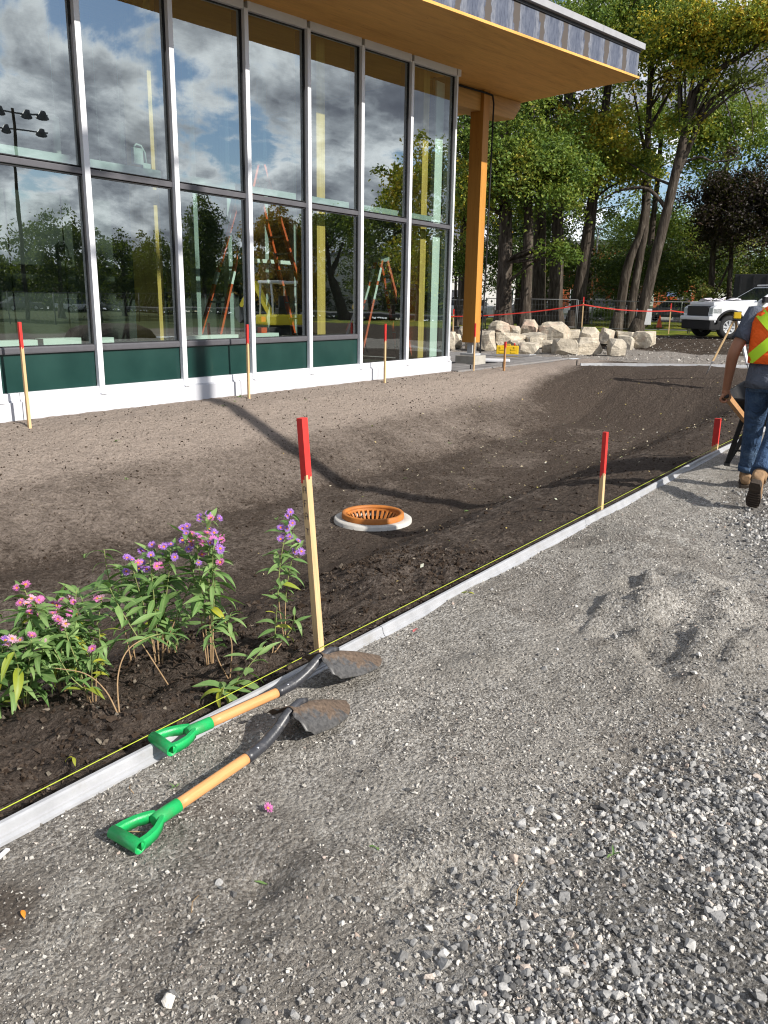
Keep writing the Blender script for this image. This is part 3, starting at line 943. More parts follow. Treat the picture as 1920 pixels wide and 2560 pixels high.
# strays
P = sample(700, 0.4, 4.5, 0.2, 2.0, path_z, lambda P: rng.random(len(P)) < 0.25 + 0.75 * np.exp(-np.maximum(P[:, 1] - coarse_edge(P[:, 0]), 0) / 0.25))
s = np.clip(np.exp(rng.normal(math.log(0.0085), 0.4, len(P))), 0.004, 0.02)
P[:, 2] += s * 0.2; A.append(P); B.append(s)
o = scatter_stones('coarse_gravel', np.concatenate(A), np.concatenate(B), T_CHIP, M['chips'])
tag(o, kind='stuff')
# fine grit over the path
A = []; B = []
P = sample(76000, 0.3, 3.2, -0.5, 2.03, path_z, lambda P: rng.random(len(P)) < np.clip(1.25 * dens(P) - 0.12 - 0.35 * smooth01((P[:, 1] - 1.1) / .5), 0.06, 1))
s = np.clip(np.exp(rng.normal(math.log(0.0035), 0.45, len(P))), 0.0018, 0.010)
P[:, 2] += s * 0.3; A.append(P); B.append(s)
P = sample(30000, 3.2, 7.5, -0.5, 2.03, path_z, lambda P: rng.random(len(P)) < np.clip(1.2 * dens(P) - 0.15 - 0.30 * smooth01((P[:, 1] - 1.0) / .6), 0.05, 1))
s = np.clip(np.exp(rng.normal(math.log(0.0052), 0.38, len(P))), 0.0028, 0.013)
P[:, 2] += s * 0.3; A.append(P); B.append(s)
o = scatter_stones('fine_gravel', np.concatenate(A), np.concatenate(B), T_GRIT, M['grit'])
tag(o, kind='stuff')
# soil crumbs in the bed
A = []; B = []
P = sample(17000, 0.3, 4.5, 2.10, 3.6, bed_z, lambda P: rng.random(len(P)) < smooth01(0.62 + 0.9 * fbm(P[:, 0] * 3, P[:, 1] * 3, 3, 91)))
s = np.clip(np.exp(rng.normal(math.log(0.0065), 0.5, len(P))), 0.003, 0.022)
P[:, 2] += s * 0.2; A.append(P); B.append(s)
P = sample(16000, 2.5, 16, 2.10, 9.4, bed_z, lambda P: rng.random(len(P)) < 0.55)
s = np.clip(np.exp(rng.normal(math.log(0.011), 0.4, len(P))), 0.006, 0.03)
P[:, 2] += s * 0.1; A.append(P); B.append(s)
P = sample(1500, 0.3, 4.2, 2.14, 3.3, bed_z, lambda P: rng.random(len(P)) < smooth01(0.35 + 1.2 * fbm(P[:, 0] * 3, P[:, 1] * 3, 3, 92)))
s = np.clip(np.exp(rng.normal(math.log(0.015), 0.4, len(P))), 0.008, 0.038)
P[:, 2] += s * 0.1; A.append(P); B.append(s)
o = scatter_stones('soil_crumbs', np.concatenate(A), np.concatenate(B), T_GRIT, M['clods'])
tag(o, kind='stuff')
# pale bits of leaf and chippings lying in the bed
P = sample(1300, 2.5, 20, 2.3, 8.2, bed_z, lambda P: rng.random(len(P)) < 0.22 + 0.7 * smooth01((P[:, 0] - 6) / 8))
n = len(P); a = rng.uniform(0, 2 * PI, n); L = rng.uniform(0.006, 0.020, n) * np.clip(P[:, 0] / 9, 0.8, 1.5); W = L * rng.uniform(.35, .8, n)
d = np.stack([np.cos(a), np.sin(a), rng.normal(0, .3, n)], -1); e = np.stack([-np.sin(a), np.cos(a), rng.normal(0, .3, n)], -1)
P[:, 2] += 0.008
V = np.stack([P - d * L[:, None], P + e * W[:, None], P + d * L[:, None], P - e * W[:, None]], 1).reshape(-1, 3)
tag(link('leaf_litter', np_mesh('leaf_litter', V, np.arange(len(V)).reshape(-1, 4), M['litter'])), kind='stuff')
# rubble strewn over the site ground in front of the boulders
P = sample(3600, 23, 31, 3, 17, lambda x, y: np.where(x > 22.5, far_z(x, y), -0.03))
s = np.clip(np.exp(rng.normal(math.log(0.024), 0.45, len(P))), 0.012, 0.08)
tag(scatter_stones('site_rubble', P, s, T_GRIT, M['grit']), kind='stuff')

# ------------------------------------------------------------------ the glass pavilion
YF = 9.62
MX = [1.09, 2.55, 4.01, 5.47, 6.93, 8.39, 9.84, 11.26, 12.72, 14.29, 15.93]
bld = empty('glass_pavilion', (9, YF, 0), 0, 'glass and timber pavilion with white mullions and a broad timber soffit', 'building')
BI = Matrix.Translation((-9, -YF, 0))
def bpart(mb, name, mats, parent=bld, label=None):
    """parts are modelled in world axes and hung under the pavilion"""
    o = mb.build(name, mats, parent)
    o.matrix_parent_inverse = Matrix.Identity(4)
    o.location = (-9, -YF, 0) if parent is bld else (0, 0, 0)
    if label: o['label'] = label
    return o

def hz(x): return 5.612 + (x - 9.917) * 0.057          # underside of the head rail
def ye(x): return 7.88 - 0.06 * (x - 10)               # roof edge
def zs(x, y): return 5.84 + 0.063 * (x - 10) - 0.06 * (y - ye(x))   # soffit
XR0, XR1, YB = -3.0, 20.15, 16.0

# base panels and sills, jointed every few bays
js = [1.0, 2.0, 5.74, 9.50, 13.24, 16.04]
for a, b in zip(js[:-1], js[1:]):
    m_ = MB(); m_.bbox(a + .004, b - .004, 9.515, 9.70, -0.30, 0.228, 0.006)
    m_.box(a + .004, b - .004, 9.545, 9.70, 0.2285, 0.246)
    bpart(m_, 'base_panel', M['white_panel'])
    m_ = MB(); m_.bbox(a + .004, b - .004, 9.555, 9.69, 0.2465, 0.335, 0.005)
    bpart(m_, 'sill', M['alu'])
for i, x in enumerate(MX):
    m_ = MB()
    w_ = 0.041 if i < len(MX) - 1 else 0.025
    m_.bbox(x - w_, x + w_, 9.535, 9.60, 0.245, hz(x) + 0.02, 0.006, 0)
    m_.box(x - w_ + .012, x + w_ - .012, 9.60, 9.636, 0.34, hz(x), 1)
    m_.box(x - w_ - .004, x + w_ + .004, 9.637, 9.80, 0.34, hz(x), 2)
    bpart(m_, 'mullion', [M['alu'], M['gasket'], M['darkmetal']])
    m_ = MB()
    m_.bbox(x - .040, x + .040, 9.50, 9.553, 0.229, 0.2445, 0.003)
    bpart(m_, 'mullion_foot', M['alu'])
for a, b in zip(MX[:-1], MX[1:]):
    m_ = MB()
    xa, xb = a + .0415, (b - .0415 if b < 15.9 else b - .0255)
    vs = [(xa, 9.545, hz(xa)), (xb, 9.545, hz(xb)), (xb, 9.545, hz(xb) + .15), (xa, 9.545, hz(xa) + .15)]
    m_.add(vs + [(p[0], 9.72, p[2]) for p in vs], [(0, 1, 2, 3), (7, 6, 5, 4), (0, 4, 5, 1), (1, 5, 6, 2), (2, 6, 7, 3), (3, 7, 4, 0)])
    bpart(m_, 'head_rail', M['alu'])
    m_ = MB()
    m_.bbox(xa + .001, xb - .001, 9.590, 9.78, 2.997, 3.073, 0.010)
    bpart(m_, 'transom', M['darkmetal'])
    spn = b < 12.8
    if spn:
        m_ = MB(); m_.bbox(xa + .001, xb - .001, 9.570, 9.78, 0.80, 0.885, 0.02)
        bpart(m_, 'rail', M['darkmetal'])
        m_ = MB(); m_.box(xa, xb, 9.612, 9.64, 0.336, 0.80)
        bpart(m_, 'spandrel_panel', M['spandrel'])
        m_ = MB(); m_.box(xa - .05, xb + .05, 9.70, 9.78, 0.24, 0.799)
        bpart(m_, 'spandrel_backing', M['inner_dark'])
    for z0, z1, slope in ((3.086, None, True), (0.886 if spn else 0.336, 2.984, False)):
        ta, tb = (hz(xa), hz(xb)) if slope else (z1, z1)
        g = 0.016
        # black gasket frame
        f = MB()
        def quadbar(p0, p1, p2, p3, y0, y1):
            vs = [(p[0], y0, p[1]) for p in (p0, p1, p2, p3)] + [(p[0], y1, p[1]) for p in (p0, p1, p2, p3)]
            f.add(vs, [(0, 1, 2, 3), (7, 6, 5, 4), (0, 4, 5, 1), (1, 5, 6, 2), (2, 6, 7, 3), (3, 7, 4, 0)])
        quadbar((xa, z0), (xa + g, z0), (xa + g, ta), (xa, ta), 9.600, 9.645)
        quadbar((xb - g, z0), (xb, z0), (xb, tb), (xb - g, tb), 9.600, 9.645)
        quadbar((xa + g, z0), (xb - g, z0), (xb - g, z0 + g * .6), (xa + g, z0 + g * .6), 9.606, 9.644)
        quadbar((xa + g, ta - g * .8), (xb - g, tb - g * .8), (xb - g, tb), (xa + g, ta), 9.606, 9.644)
        fo = bpart(f, 'window', M['gasket'])
        p = MB()
        c = [(xa + .01, z0 + .005), (xb - .01, z0 + .005), (xb - .01, tb - .005), (xa + .01, ta - .005)]
        ta_, tb_ = random.gauss(0, .0011), random.gauss(0, .0009)
        xm_, zm_ = (xa + xb) / 2, (z0 + ta) / 2
        dy_ = lambda q: max(-.004, min(.004, ta_ * (q[0] - xm_) + tb_ * (q[1] - zm_)))
        p.add([(q[0], 9.620 + dy_(q), q[1]) for q in c] + [(q[0], 9.634 + dy_(q), q[1]) for q in c], [(0, 1, 2, 3)], 0)
        p.f += [tuple(len(p.v) - 8 + i for i in q) for q in ((7, 6, 5, 4), (0, 4, 5, 1), (1, 5, 6, 2), (2, 6, 7, 3), (3, 7, 4, 0))]
        p.m += [1] * 5; p.s += [False] * 5
        bpart(p, 'pane', [M['glass'], M['glass_back']], fo)
# corner trim and the short return wall
m_ = MB(); m_.bbox(15.956, 15.985, 9.55, 9.62, 0.246, hz(15.95) + .02, 0.004)
bpart(m_, 'corner_trim', M['alu'])
m_ = MB(); m_.bbox(15.93, 16.06, 9.535, 9.66, hz(15.93) + .022, hz(15.93) + .165, 0.008)
bpart(m_, 'head_rail_end', M['alu'])
m_ = MB()
m_.box(15.935, 15.99, 9.64, 15.6, 0.24, 6.0)
bpart(m_, 'end_wall', M['midmetal'])
m_ = MB(); m_.box(15.60, 15.915, 9.83, 9.90, 0.24, 5.85)
bpart(m_, 'corner_lining', M['inner_white'])
m_ = MB(); m_.box(15.52, 15.599, 9.87, 10.1, 0.24, 5.85)
bpart(m_, 'lining_return', M['inner_dark'])

# roof: timber soffit, stained fascia, metal coping
def slab(x0, x1, yoff0, y1, zoff0, zoff1, slope_top=True):
    c = [(x0, ye(x0) - yoff0), (x1, ye(x1) - yoff0), (x1, y1), (x0, y1)]
    lo = [(x, y, zs(x, y) + zoff0) for x, y in c]; hi = [(x, y, zs(x, y) + zoff1) for x, y in c]
    return lo + hi
BOX = [(3, 2, 1, 0), (4, 5, 6, 7), (0, 1, 5, 4), (1, 2, 6, 5), (2, 3, 7, 6), (3, 0, 4, 7)]
m_ = MB(); m_.add(slab(XR0, XR1, 0.0, YB, 0.0, 0.045), BOX)
bpart(m_, 'soffit', M['soffit'])
m_ = MB(); m_.add(slab(XR0, XR1 - .035, -0.035, YB, 0.046, 0.53), BOX)
bpart(m_, 'fascia', M['fascia'])
x0 = XR0
while x0 < XR1:
    x1 = min(x0 + 3.0, XR1 + .04)
    m_ = MB(); m_.add(slab(x0, x1 - .006, 0.07, ye(x1) + .25, 0.585, 0.705), BOX)
    bpart(m_, 'coping', M['coping'])
    x0 = x1
m_ = MB(); m_.add(slab(XR0, XR1 - .02, -.01, YB, 0.531, 0.584), BOX)
bpart(m_, 'coping_shade_strip', M['gasket'])  # solid black strip, its colour stands in for the shade beneath the coping

# outdoor column, its steel foot, and the beam it carries
m_ = MB(); m_.bbox(18.06, 18.34, 10.10, 10.44, 0.54, 6.30, 0.008)
colm = bpart(m_, 'column', M['glulam_out'])
m_ = MB(); m_.box(18.15, 18.25, 10.20, 10.34, 0.28, 0.539); m_.box(18.19, 18.21, 10.12, 10.199, 0.28, 0.539)
m_.bbox(18.02, 18.38, 10.08, 10.46, 0.225, 0.28, 0.01)
bpart(m_, 'column_foot', M['galv'])
m_ = MB(); m_.bbox(17.96, 18.50, 10.0, 10.56, -0.2, 0.224, 0.012)
bpart(m_, 'footing_block', M['concrete_block'])
m_ = MB()
def bz(x): return zs(x, 10.3) - 0.004
pts = [(15.995, bz(15.995)), (20.55 - .5, bz(20.05)), (20.05, bz(20.05) - .12), (19.72, bz(19.7) - .42), (15.995, bz(15.995) - .42)]
m_.prism(pts, 'y', 10.445, 10.70)
m_.prism([(15.995, bz(15.995)), (18.05, bz(18.05)), (18.05, bz(18.05) - .42), (15.995, bz(15.995) - .42)], 'y', 10.18, 10.444)
m_.prism([(18.35, bz(18.35)), (20.05, bz(20.05)), (20.05, bz(20.05) - .12), (19.72, bz(19.7) - .42), (18.35, bz(18.35) - .42)], 'y', 10.18, 10.444)
bpart(m_, 'beam', M['glulam_beam'])
m_ = MB()
pp = [(16.0, 10.16, bz(16) - .03), (17.0, 10.15, bz(17) - .03), (18.1, 10.085, bz(18.1) - .045), (18.42, 10.08, bz(18.4) - .06), (18.49, 10.08, bz(18.4) - .22), (18.50, 10.09, 5.3), (18.50, 10.1, 3.5), (18.52, 10.12, 1.8), (18.56, 10.2, 0.5), (18.58, 10.2, -0.02)]
m_.tube(pp, 0.022, 6)
bpart(m_, 'cable', M['black_rubber'])

# inside
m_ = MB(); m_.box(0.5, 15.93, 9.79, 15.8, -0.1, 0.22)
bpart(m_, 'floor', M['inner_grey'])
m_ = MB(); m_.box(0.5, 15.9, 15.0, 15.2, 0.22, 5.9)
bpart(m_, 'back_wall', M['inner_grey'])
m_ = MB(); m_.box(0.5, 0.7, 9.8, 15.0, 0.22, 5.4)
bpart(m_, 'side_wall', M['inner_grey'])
for i in range(7):
    a = 2.6 + i * 0.92
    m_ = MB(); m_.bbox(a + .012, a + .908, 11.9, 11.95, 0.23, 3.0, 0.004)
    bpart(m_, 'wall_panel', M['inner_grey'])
for x0, x1, y0, y1 in ((8.27, 8.38, 9.92, 10.45), (11.89, 12.12, 9.92, 10.40), (15.49, 15.515, 9.95, 9.96), (15.28, 15.5, 9.93, 10.42), (4.6, 4.83, 9.92, 10.4)):
    if x1 - x0 < .03: continue
    m_ = MB(); m_.bbox(x0, x1, y0, y1, 0.23, zs(x0, 10.2) - .02, 0.006)
    bpart(m_, 'inner_column', M['glulam'])
for a, b in zip(MX[3:-1], MX[4:]):
    m_ = MB(); m_.bbox(a - .02, b - (.06 if b < 15.9 else .36), 9.80, 9.86, 3.13, 3.23, 0.006)
    bpart(m_, 'inner_transom', M['studs'])
for x, y in ((10.72, 11.8), (11.55, 11.8), (12.55, 11.8), (14.2, 12.5), (15.0, 13.2)):
    m_ = MB(); m_.box(x, x + .10, y, y + .05, 0.23, 5.5); m_.box(x, x + .04, y + .051, y + .14, 0.23, 5.5)
    bpart(m_, 'wall_stud', M['studs'])
m_ = MB(); m_.box(11.8, 13.15, 11.62, 11.70, 2.18, 2.25)
bpart(m_, 'cross_rail', M['inner_white'])
for x, z0 in ((7.86, 3.5), (9.01, 3.62)):
    t_ = empty('pendant_tube', (x, 11.5, z0), 0, 'white tube hung on a wire behind the ' + ('left upper pane, lower and brighter of two' if x < 8 else 'second upper pane, beside the metal box'), 'pendant lamp', 'white tubes hung inside the glass')
    m_ = MB(); m_.tube([(0, 0, 0), (0, 0, .52)], 0.055, 12); m_.build('tube', M['inner_white'], t_)
    m_ = MB(); m_.tube([(0, 0, .5), (0, 0, 5.72 - z0)], 0.006, 5); m_.build('wire', M['inner_white'], t_)
m_ = MB(); m_.tube([(8.59, 11.5, 3.3), (8.59, 11.5, 5.75)], 0.006, 5)
bpart(m_, 'hanging_wire', M['inner_white'])
b_ = empty('junction_box', (8.04, 9.92, 3.232), 0, 'small metal junction box with a bent conduit on the transom of the second bay', 'box')
m_ = MB(); m_.bbox(-.09, .07, -.03, .03, .05, .26, 0.006); m_.build('box', M['studs'], b_)
m_ = MB(); m_.bbox(.06, .19, -.03, .03, 0.0, .08, 0.004); m_.build('clip', M['studs'], b_)
m_ = MB(); m_.tube([(-.06, 0, .27), (-.02, 0, .31), (.06, 0, .30), (.12, 0, .22), (.14, 0, .08)], 0.014, 6); m_.build('conduit', M['studs'], b_)
# plasterboard offcuts lying on the inner ledge
k = 0
for x0, x1, z1, lab in ((5.55, 6.20, .955, 'pale green board offcut on the inner ledge of the leftmost bay, left piece'),
                        (6.28, 6.84, .965, 'pale green board offcut on the inner ledge beside the second mullion, longer right piece'),
                        (6.98, 7.36, .955, 'short pale green board offcut on the inner ledge in the second bay'),
                        (8.66, 9.76, .940, 'thin pale green board offcut on the inner ledge in the third bay'),
                        (9.95, 10.72, .945, 'pale green board offcut under the small red tool in the fourth bay')):
    m_ = MB(); m_.bbox(x0, x1, 9.80, 9.98, .8855, z1, 0.004)
    o = m_.build('board_offcut', M['inner_white'])
    tag(o, lab, 'board', 'board offcuts on the inner ledge')
m_ = MB(); m_.box(5.5, 12.6, 9.781, 10.0, .80, .885)
bpart(m_, 'inner_ledge', M['inner_grey'])


def ladder(loc, rz, h, spread, wtop, wbot, label):
    t_ = empty('step_ladder', loc, rz, label, 'ladder', 'orange stepladders inside the glass')
    for sgn, nm in ((-1, 'front'), (1, 'rear')):
        for s in (-1, 1):
            m_ = MB()
            m_.bar((s * wbot / 2, sgn * spread / 2, 0), (s * wtop / 2, sgn * 0.06, h), 0.10, 0.04, 0, (0, 1, 0))
            if sgn > 0 or True:
                a = Vector((s * wbot / 2, sgn * spread / 2, 0)); b = Vector((s * wtop / 2, sgn * 0.06, h))
                for f0, f1 in ((.62, .76), (.80, .93)) if h < 3 else ((.42, .48),):
                    m_.bar(a.lerp(b, f0), a.lerp(b, f1), 0.104, 0.044, 1, (0, 1, 0))
            m_.build('rail', [M['orange_ladder'], M['inner_white'] if sgn > 0 else M['orange_ladder']], t_)
        n = int(h / .3)
        for i in range(1, n):
            f = i / n
            wd = wbot + (wtop - wbot) * f
            y = sgn * (spread / 2 + (0.06 - spread / 2) * f)
            m_ = MB()
            if sgn < 0: m_.box(-wd / 2, wd / 2, y - .045, y + .03, h * f - .012, h * f + .012)
            elif i % 2 == 0: m_.box(-wd / 2, wd / 2, y - .01, y + .015, h * f - .02, h * f + .02)
            else: continue
            m_.build('step' if sgn < 0 else 'brace', M['studs'], t_)
    m_ = MB(); m_.bbox(-wtop / 2 - .04, wtop / 2 + .04, -.10, .10, h - .02, h + .09, 0.01)
    m_.build('top_cap', M['studs'], t_)
    return t_
ladder((15.02, 10.75, .22), R(58), 2.10, 1.25, .36, .78, 'orange stepladder with white bands standing in the sixth glazed bay')
ladder((11.85, 11.35, .22), R(75), 3.65, 2.5, .36, .80, 'tall orange stepladder behind the third and fourth bays')
s_ = empty('site_radio', (10.45, 9.93, .945), 0, 'small red and black tool standing on the board in the fourth bay', 'tool')
m_ = MB(); m_.bbox(-.07, .07, -.05, .05, 0, .09, 0.015); m_.build('base', M['orange_ladder'], s_)
m_ = MB(); m_.tube([(0, 0, .09), (-.01, 0, .18)], .022, 8); m_.build('neck', M['black_plastic'], s_)
m_ = MB(); m_.bbox(-.06, .05, -.045, .045, .18, .27, 0.02); m_.build('head', M['orange_ladder'], s_)

# ------------------------------------------------------------------ paving round the column
terr = tag(link('paved_terrace', MB().box(16.0, 22.3, 9.32, 13.6, -0.25, -0.012).mesh('paved_terrace', M['asphalt'])), kind='structure')
pv = [MB().bbox(-.297, .297, -.147, .147, -0.012, 0.026, 0.006).mesh('paver', M['paver']) for i in range(3)]
for i in range(10):
    for j in range(14):
        x = 16.32 + i * .602; y = 9.48 + j * .302 + 0
        if 17.7 < x < 18.75 and 9.85 < y < 10.7: continue
        o = link('paver', pv[(i + j) % 3], terr, (x + (.3 if j % 2 else 0), y, random.uniform(-.003, .004)), (random.gauss(0, .003), random.gauss(0, .003), random.gauss(0, .004)))
# edging along the path: aluminium angle in long lengths
e_ = empty('path_edging', (0, EDGE_Y, 0), 0, 'long silver aluminium edging strip dividing the gravel path from the soil bed', 'edging')
PROF = [(-.036, -.03), (-.034, .008), (-.024, .014), (-.0235, .020), (-.019, .023), (-.015, .046), (-.009, .051), (.003, .052), (.006, .046), (.006, -.06), (-.032, -.06)]
xx = -2.0
segs = [-2.0, 0.45, 2.9, 5.32, 7.72, 10.2, 12.6, 15.0, 17.4, 20.6]
for a, b in zip(segs[:-1], segs[1:]):
    m_ = MB()
    n = 6
    prev = None
    for k in range(n + 1):
        x = a + .002 + (b - a - .004) * k / n
        dy = 0.010 * math.sin(x * 0.9 + 1.0) * min(1, max(0, (x - 5) / 3)); dz = 0.004 * math.sin(x * 1.7)
        vs = [(x, p[0] + dy, p[1] + dz) for p in PROF]
        base = len(m_.v)
        m_.v += vs
        if prev is not None:
            q = len(PROF)
            for i in range(q):
                j = (i + 1) % q
                m_.f.append((prev + i, base + i, base + j, prev + j)); m_.m.append(0); m_.s.append(False)
        prev = base
    q = len(PROF)
    m_.f += [tuple(range(q)), tuple(reversed(range(prev, prev + q)))]; m_.m += [0, 0]; m_.s += [False, False]
    m_.build('edging_length', M['edging'], e_)
m_ = MB()
m_.tube([(x, EDGE_Y + .024, .070 + .003 * math.sin(x)) for x in np.arange(-1.5, 13.1, .5)], 0.0016, 6)
tag(m_.build('mason_line', M['string']), 'yellow mason line stretched just above the silver path edging', 'string')
# second edging, across the far end of the bed
m_ = MB()
fe = [(20.2, 8.2), (20.8, 7.86), (22.0, 6.3), (22.75, 5.2), (24.5, 3.0)]
for p, q in zip(fe[:-1], fe[1:]): m_.bar((p[0], p[1], .0), (q[0], q[1], .0), .03, .075)
tag(m_.build('far_edging', M['edging']), 'pale edging strip across the far end of the soil bed', 'edging')


# ------------------------------------------------------------------ survey stakes
def stake(x, y, z, h, red, tilt, rz, label, sec=(.036, .030), grp='red-topped survey stakes', dark=False, letters=False):
    t_ = empty('survey_stake', (x, y, z - .12), 0, label, 'stake', grp)
    t_.rotation_euler = (tilt[0], tilt[1], rz)
    a, b = sec[0] / 2, sec[1] / 2
    H = h + .12
    m_ = MB()
    m_.bbox(-a, a, -b, b, 0, H - red, 0.0015)
    m_.build('shaft', M['barrowwood'] if dark else M['stakewood'], t_)
    m_ = MB()
    # ragged lower edge of the paint
    m_.bbox(-a - .0004, a + .0004, -b - .0004, b + .0004, H - red + .0005, H, 0.0015)
    for k in range(3):
        u = -b + (k + .5) * 2 * b / 3
        m_.box(-a - .0005, -a + .0005, u - b / 3.2, u + b / 3.2, H - red - .012 - .016 * ((k * 7) % 3), H - red + .002)
        u = -a + (k + .5) * 2 * a / 3
        m_.box(u - a / 3.2, u + a / 3.2, -b - .0005, -b + .0005, H - red - .008 - .010 * ((k * 5) % 3), H - red + .002)
    m_.build('red_paint', M['stakered'], t_)
    if letters:
        G = {'A': [((0, 0), (.05, .8)), ((.05, .8), (.5, 1)), ((.5, 1), (.95, .8)), ((.95, .8), (1, 0)), ((.03, .45), (.98, .45))],
             'F': [((.1, 0), (.1, 1)), ((.1, 1), (.95, .95)), ((.1, .55), (.7, .52))],
             'T': [((0, 1), (1, .9)), ((.55, .95), (.6, 0))]}
        m_ = MB()
        zt = H - red - .055
        for ch, off in (('A', 0), ('F', .060), ('A', .112), ('T', .180)):
            for (u0, v0), (u1, v1) in G[ch]:
                wd, hh = .0165, .030
                # written on the face that looks back along the bed (-x)
                p0 = (-a - .0006, .008 - u0 * wd, zt - off - hh + v0 * hh); p1 = (-a - .0006, .008 - u1 * wd, zt - off - hh + v1 * hh)
                m_.bar(p0, p1, .0012, .0034, 0, (1, 0, 0))
        m_.build('lettering', M['marker'], t_)
    return t_
stake(2.575, 2.135, -.01, 1.05, .225, (R(-2.5), R(-2.7), 0), R(-2), 'large red-topped survey stake lettered AFAT beside the asters, nearest the camera', (.033, .030), letters=True)
stake(5.76, 2.10, -.01, .615, .29, (R(-1), R(.5), 0), R(-4), 'short half-red survey stake by the edging, midway along the path')
stake(8.97, 2.10, -.02, .39, .25, (0, 0), R(-2), 'flat red stake by the edging next to the wheelbarrow leg', (.035, .06))
stake(5.61, 9.19, -.04, 1.24, .28, (R(1), R(-1.2), 0), R(3), 'red-topped stake before the leftmost glazed bay')
stake(9.37, 9.22, -.04, 1.16, .27, (R(1), R(-1.0), 0), R(2), 'red-topped stake before the fourth mullion from the left')
stake(13.05, 9.22, -.04, 1.12, .30, (0, R(-.2), 0) if False else (0, R(-.2)), R(2), 'red-topped stake before the clear full-height bay with the ladder')
stake(16.70, 9.33, -.04, 1.08, .28, (0, R(.3)), R(2), 'red-topped stake just in front of the timber column')
stake(17.60, 9.02, -.04, .66, .12, (0, R(1)), R(2), 'short dark brown stake in front of the yellow case', (.045, .04), dark=True)


# ------------------------------------------------------------------ shovels
def shovel(loc, rz, label, roll=0.0, brl=0.0):
    """D-handle round-point shovel lying face down: grip at the origin, blade along +x"""
    t_ = empty('shovel', loc, rz, label, 'shovel', 'green-handled shovels lying on the path')
    t_.rotation_euler = (roll, 0, rz)
    L0, L1, L2 = 0.145, 0.50, 0.70       # collar, end of wood, end of socket
    def axz(x):
        return np.interp(x, [0, .145, .50, .58, .645, .70, .76], [.024, .026, .036, .046, .072, .108, .126])
    # grip: open tube across, two arms running into a collar
    m_ = MB()
    n = 20
    m_.lathe([(.0195, -.058), (.0195, .058), (.0145, .058), (.0145, -.058), (.0195, -.058)], n)
    g = m_
    g.v = [(p[0], p[2], p[1] + .024) for p in g.v]
    m_.build('grip', M['green'], t_)
    m_ = MB()
    for s in (-1, 1):
        pts = [(.004, s * .050, .024), (.035, s * .049, .024), (.070, s * .042, .025), (.100, s * .027, .026), (.118, s * .014, .026)]
        prev = None
        for i, p in enumerate(pts):
            w1 = .0075; hh = (.017, .0165, .016, .0165, .017)[i]
            base = len(m_.v)
            m_.v += [(p[0], p[1] - w1, p[2] - hh), (p[0], p[1] + w1, p[2] - hh), (p[0], p[1] + w1, p[2] + hh), (p[0], p[1] - w1, p[2] + hh)]
            if prev is not None:
                for k in range(4):
                    m_.f.append((prev + k, base + k, base + (k + 1) % 4, prev + (k + 1) % 4)); m_.m.append(0); m_.s.append(k % 2 == 1)
            prev = base
    m_.tube([(.098, 0, .026), (.112, 0, .026), (.128, 0, .026), (.192, 0, .027), (.193, 0, .027)], [.016, .021, .0215, .0215, .020], 20)
    m_.build('yoke', M['green'], t_)
    m_ = MB()
    xs = np.linspace(.185, L1, 8)
    m_.tube([(x, 0, axz(x)) for x in xs], [.0185] * 8, 18)
    m_.build('shaft', M['handlewood'], t_)
    m_ = MB()
    xs = np.linspace(L1 - .012, .80, 16)
    m_.tube([(x, 0, axz(x) if x < .76 else .126 - (x - .76) * .28) for x in xs], list(np.interp(xs, [.49, .60, .70, .80], [.0200, .0205, .0180, .010])), 18)
    m_.build('socket', M['steelblack'], t_)
    m_ = MB(); m_.lathe([(.0045, 0), (.0045, .002), (.0, .0035)], 10, (.535, -.010, .039 + .018)); m_.build('rivet', M['chrome'], t_)
    # blade: domed plate, rear edge turned up into steps, pointed front
    nu, nv = 22, 21
    V, T = [], []
    for i in range(nu):
        u = i / (nu - 1)
        x = .705 + .345 * u
        hw = np.interp(u, [0, .06, .45, .7, .86, .95, 1], [.088, .096, .096, .082, .055, .030, .005])
        for j in range(nv):
            v = -1 + 2 * j / (nv - 1)
            top = np.interp(u, [0, .25, .6, 1], [.132, .114, .070, .008])
            edge = np.interp(u, [0, .10, .35, .7, 1], [.072, .050, .030, .014, .003])
            dome = 1 - abs(v) ** 1.55
            z = edge + (top - edge) * dome
            # two shallow valleys beside the frog
            z -= .014 * math.exp(-((abs(v) - .42) / .16) ** 2) * (1 - u) ** 1.5
            # turned step at the rear
            if u < .05: z += .010 * (abs(v) > .25)
            xx = x - .018 * (abs(v) > .3) * (1 - u) ** 8 * 1.0
            yy = v * hw; cr, sr = math.cos(brl), math.sin(brl); V.append((xx, yy * cr - (z - .05) * sr, .05 + yy * sr + (z - .05) * cr))
    F = []
    for i in range(nu - 1):
        for j in range(nv - 1):
            a = i * nv + j
            F.append((a, a + nv, a + nv + 1, a + 1))
    nV = len(V)
    V2 = V + [(p[0], p[1], p[2] - .0025) for p in V]
    F2 = list(F) + [tuple(reversed([i + nV for i in f])) for f in F]
    rim = [i * nv for i in range(nu)] + [(nu - 1) * nv + j for j in range(1, nv)] + [i * nv + nv - 1 for i in reversed(range(nu - 1))] + [j for j in reversed(range(1, nv - 1))]
    for k in range(len(rim)):
        a, b = rim[k], rim[(k + 1) % len(rim)]
        F2.append((a, b, b + nV, a + nV))
    m_ = MB(); m_.add(V2, F2, 0, True)
    m_.build('blade', M['blade'], t_)
    return t_
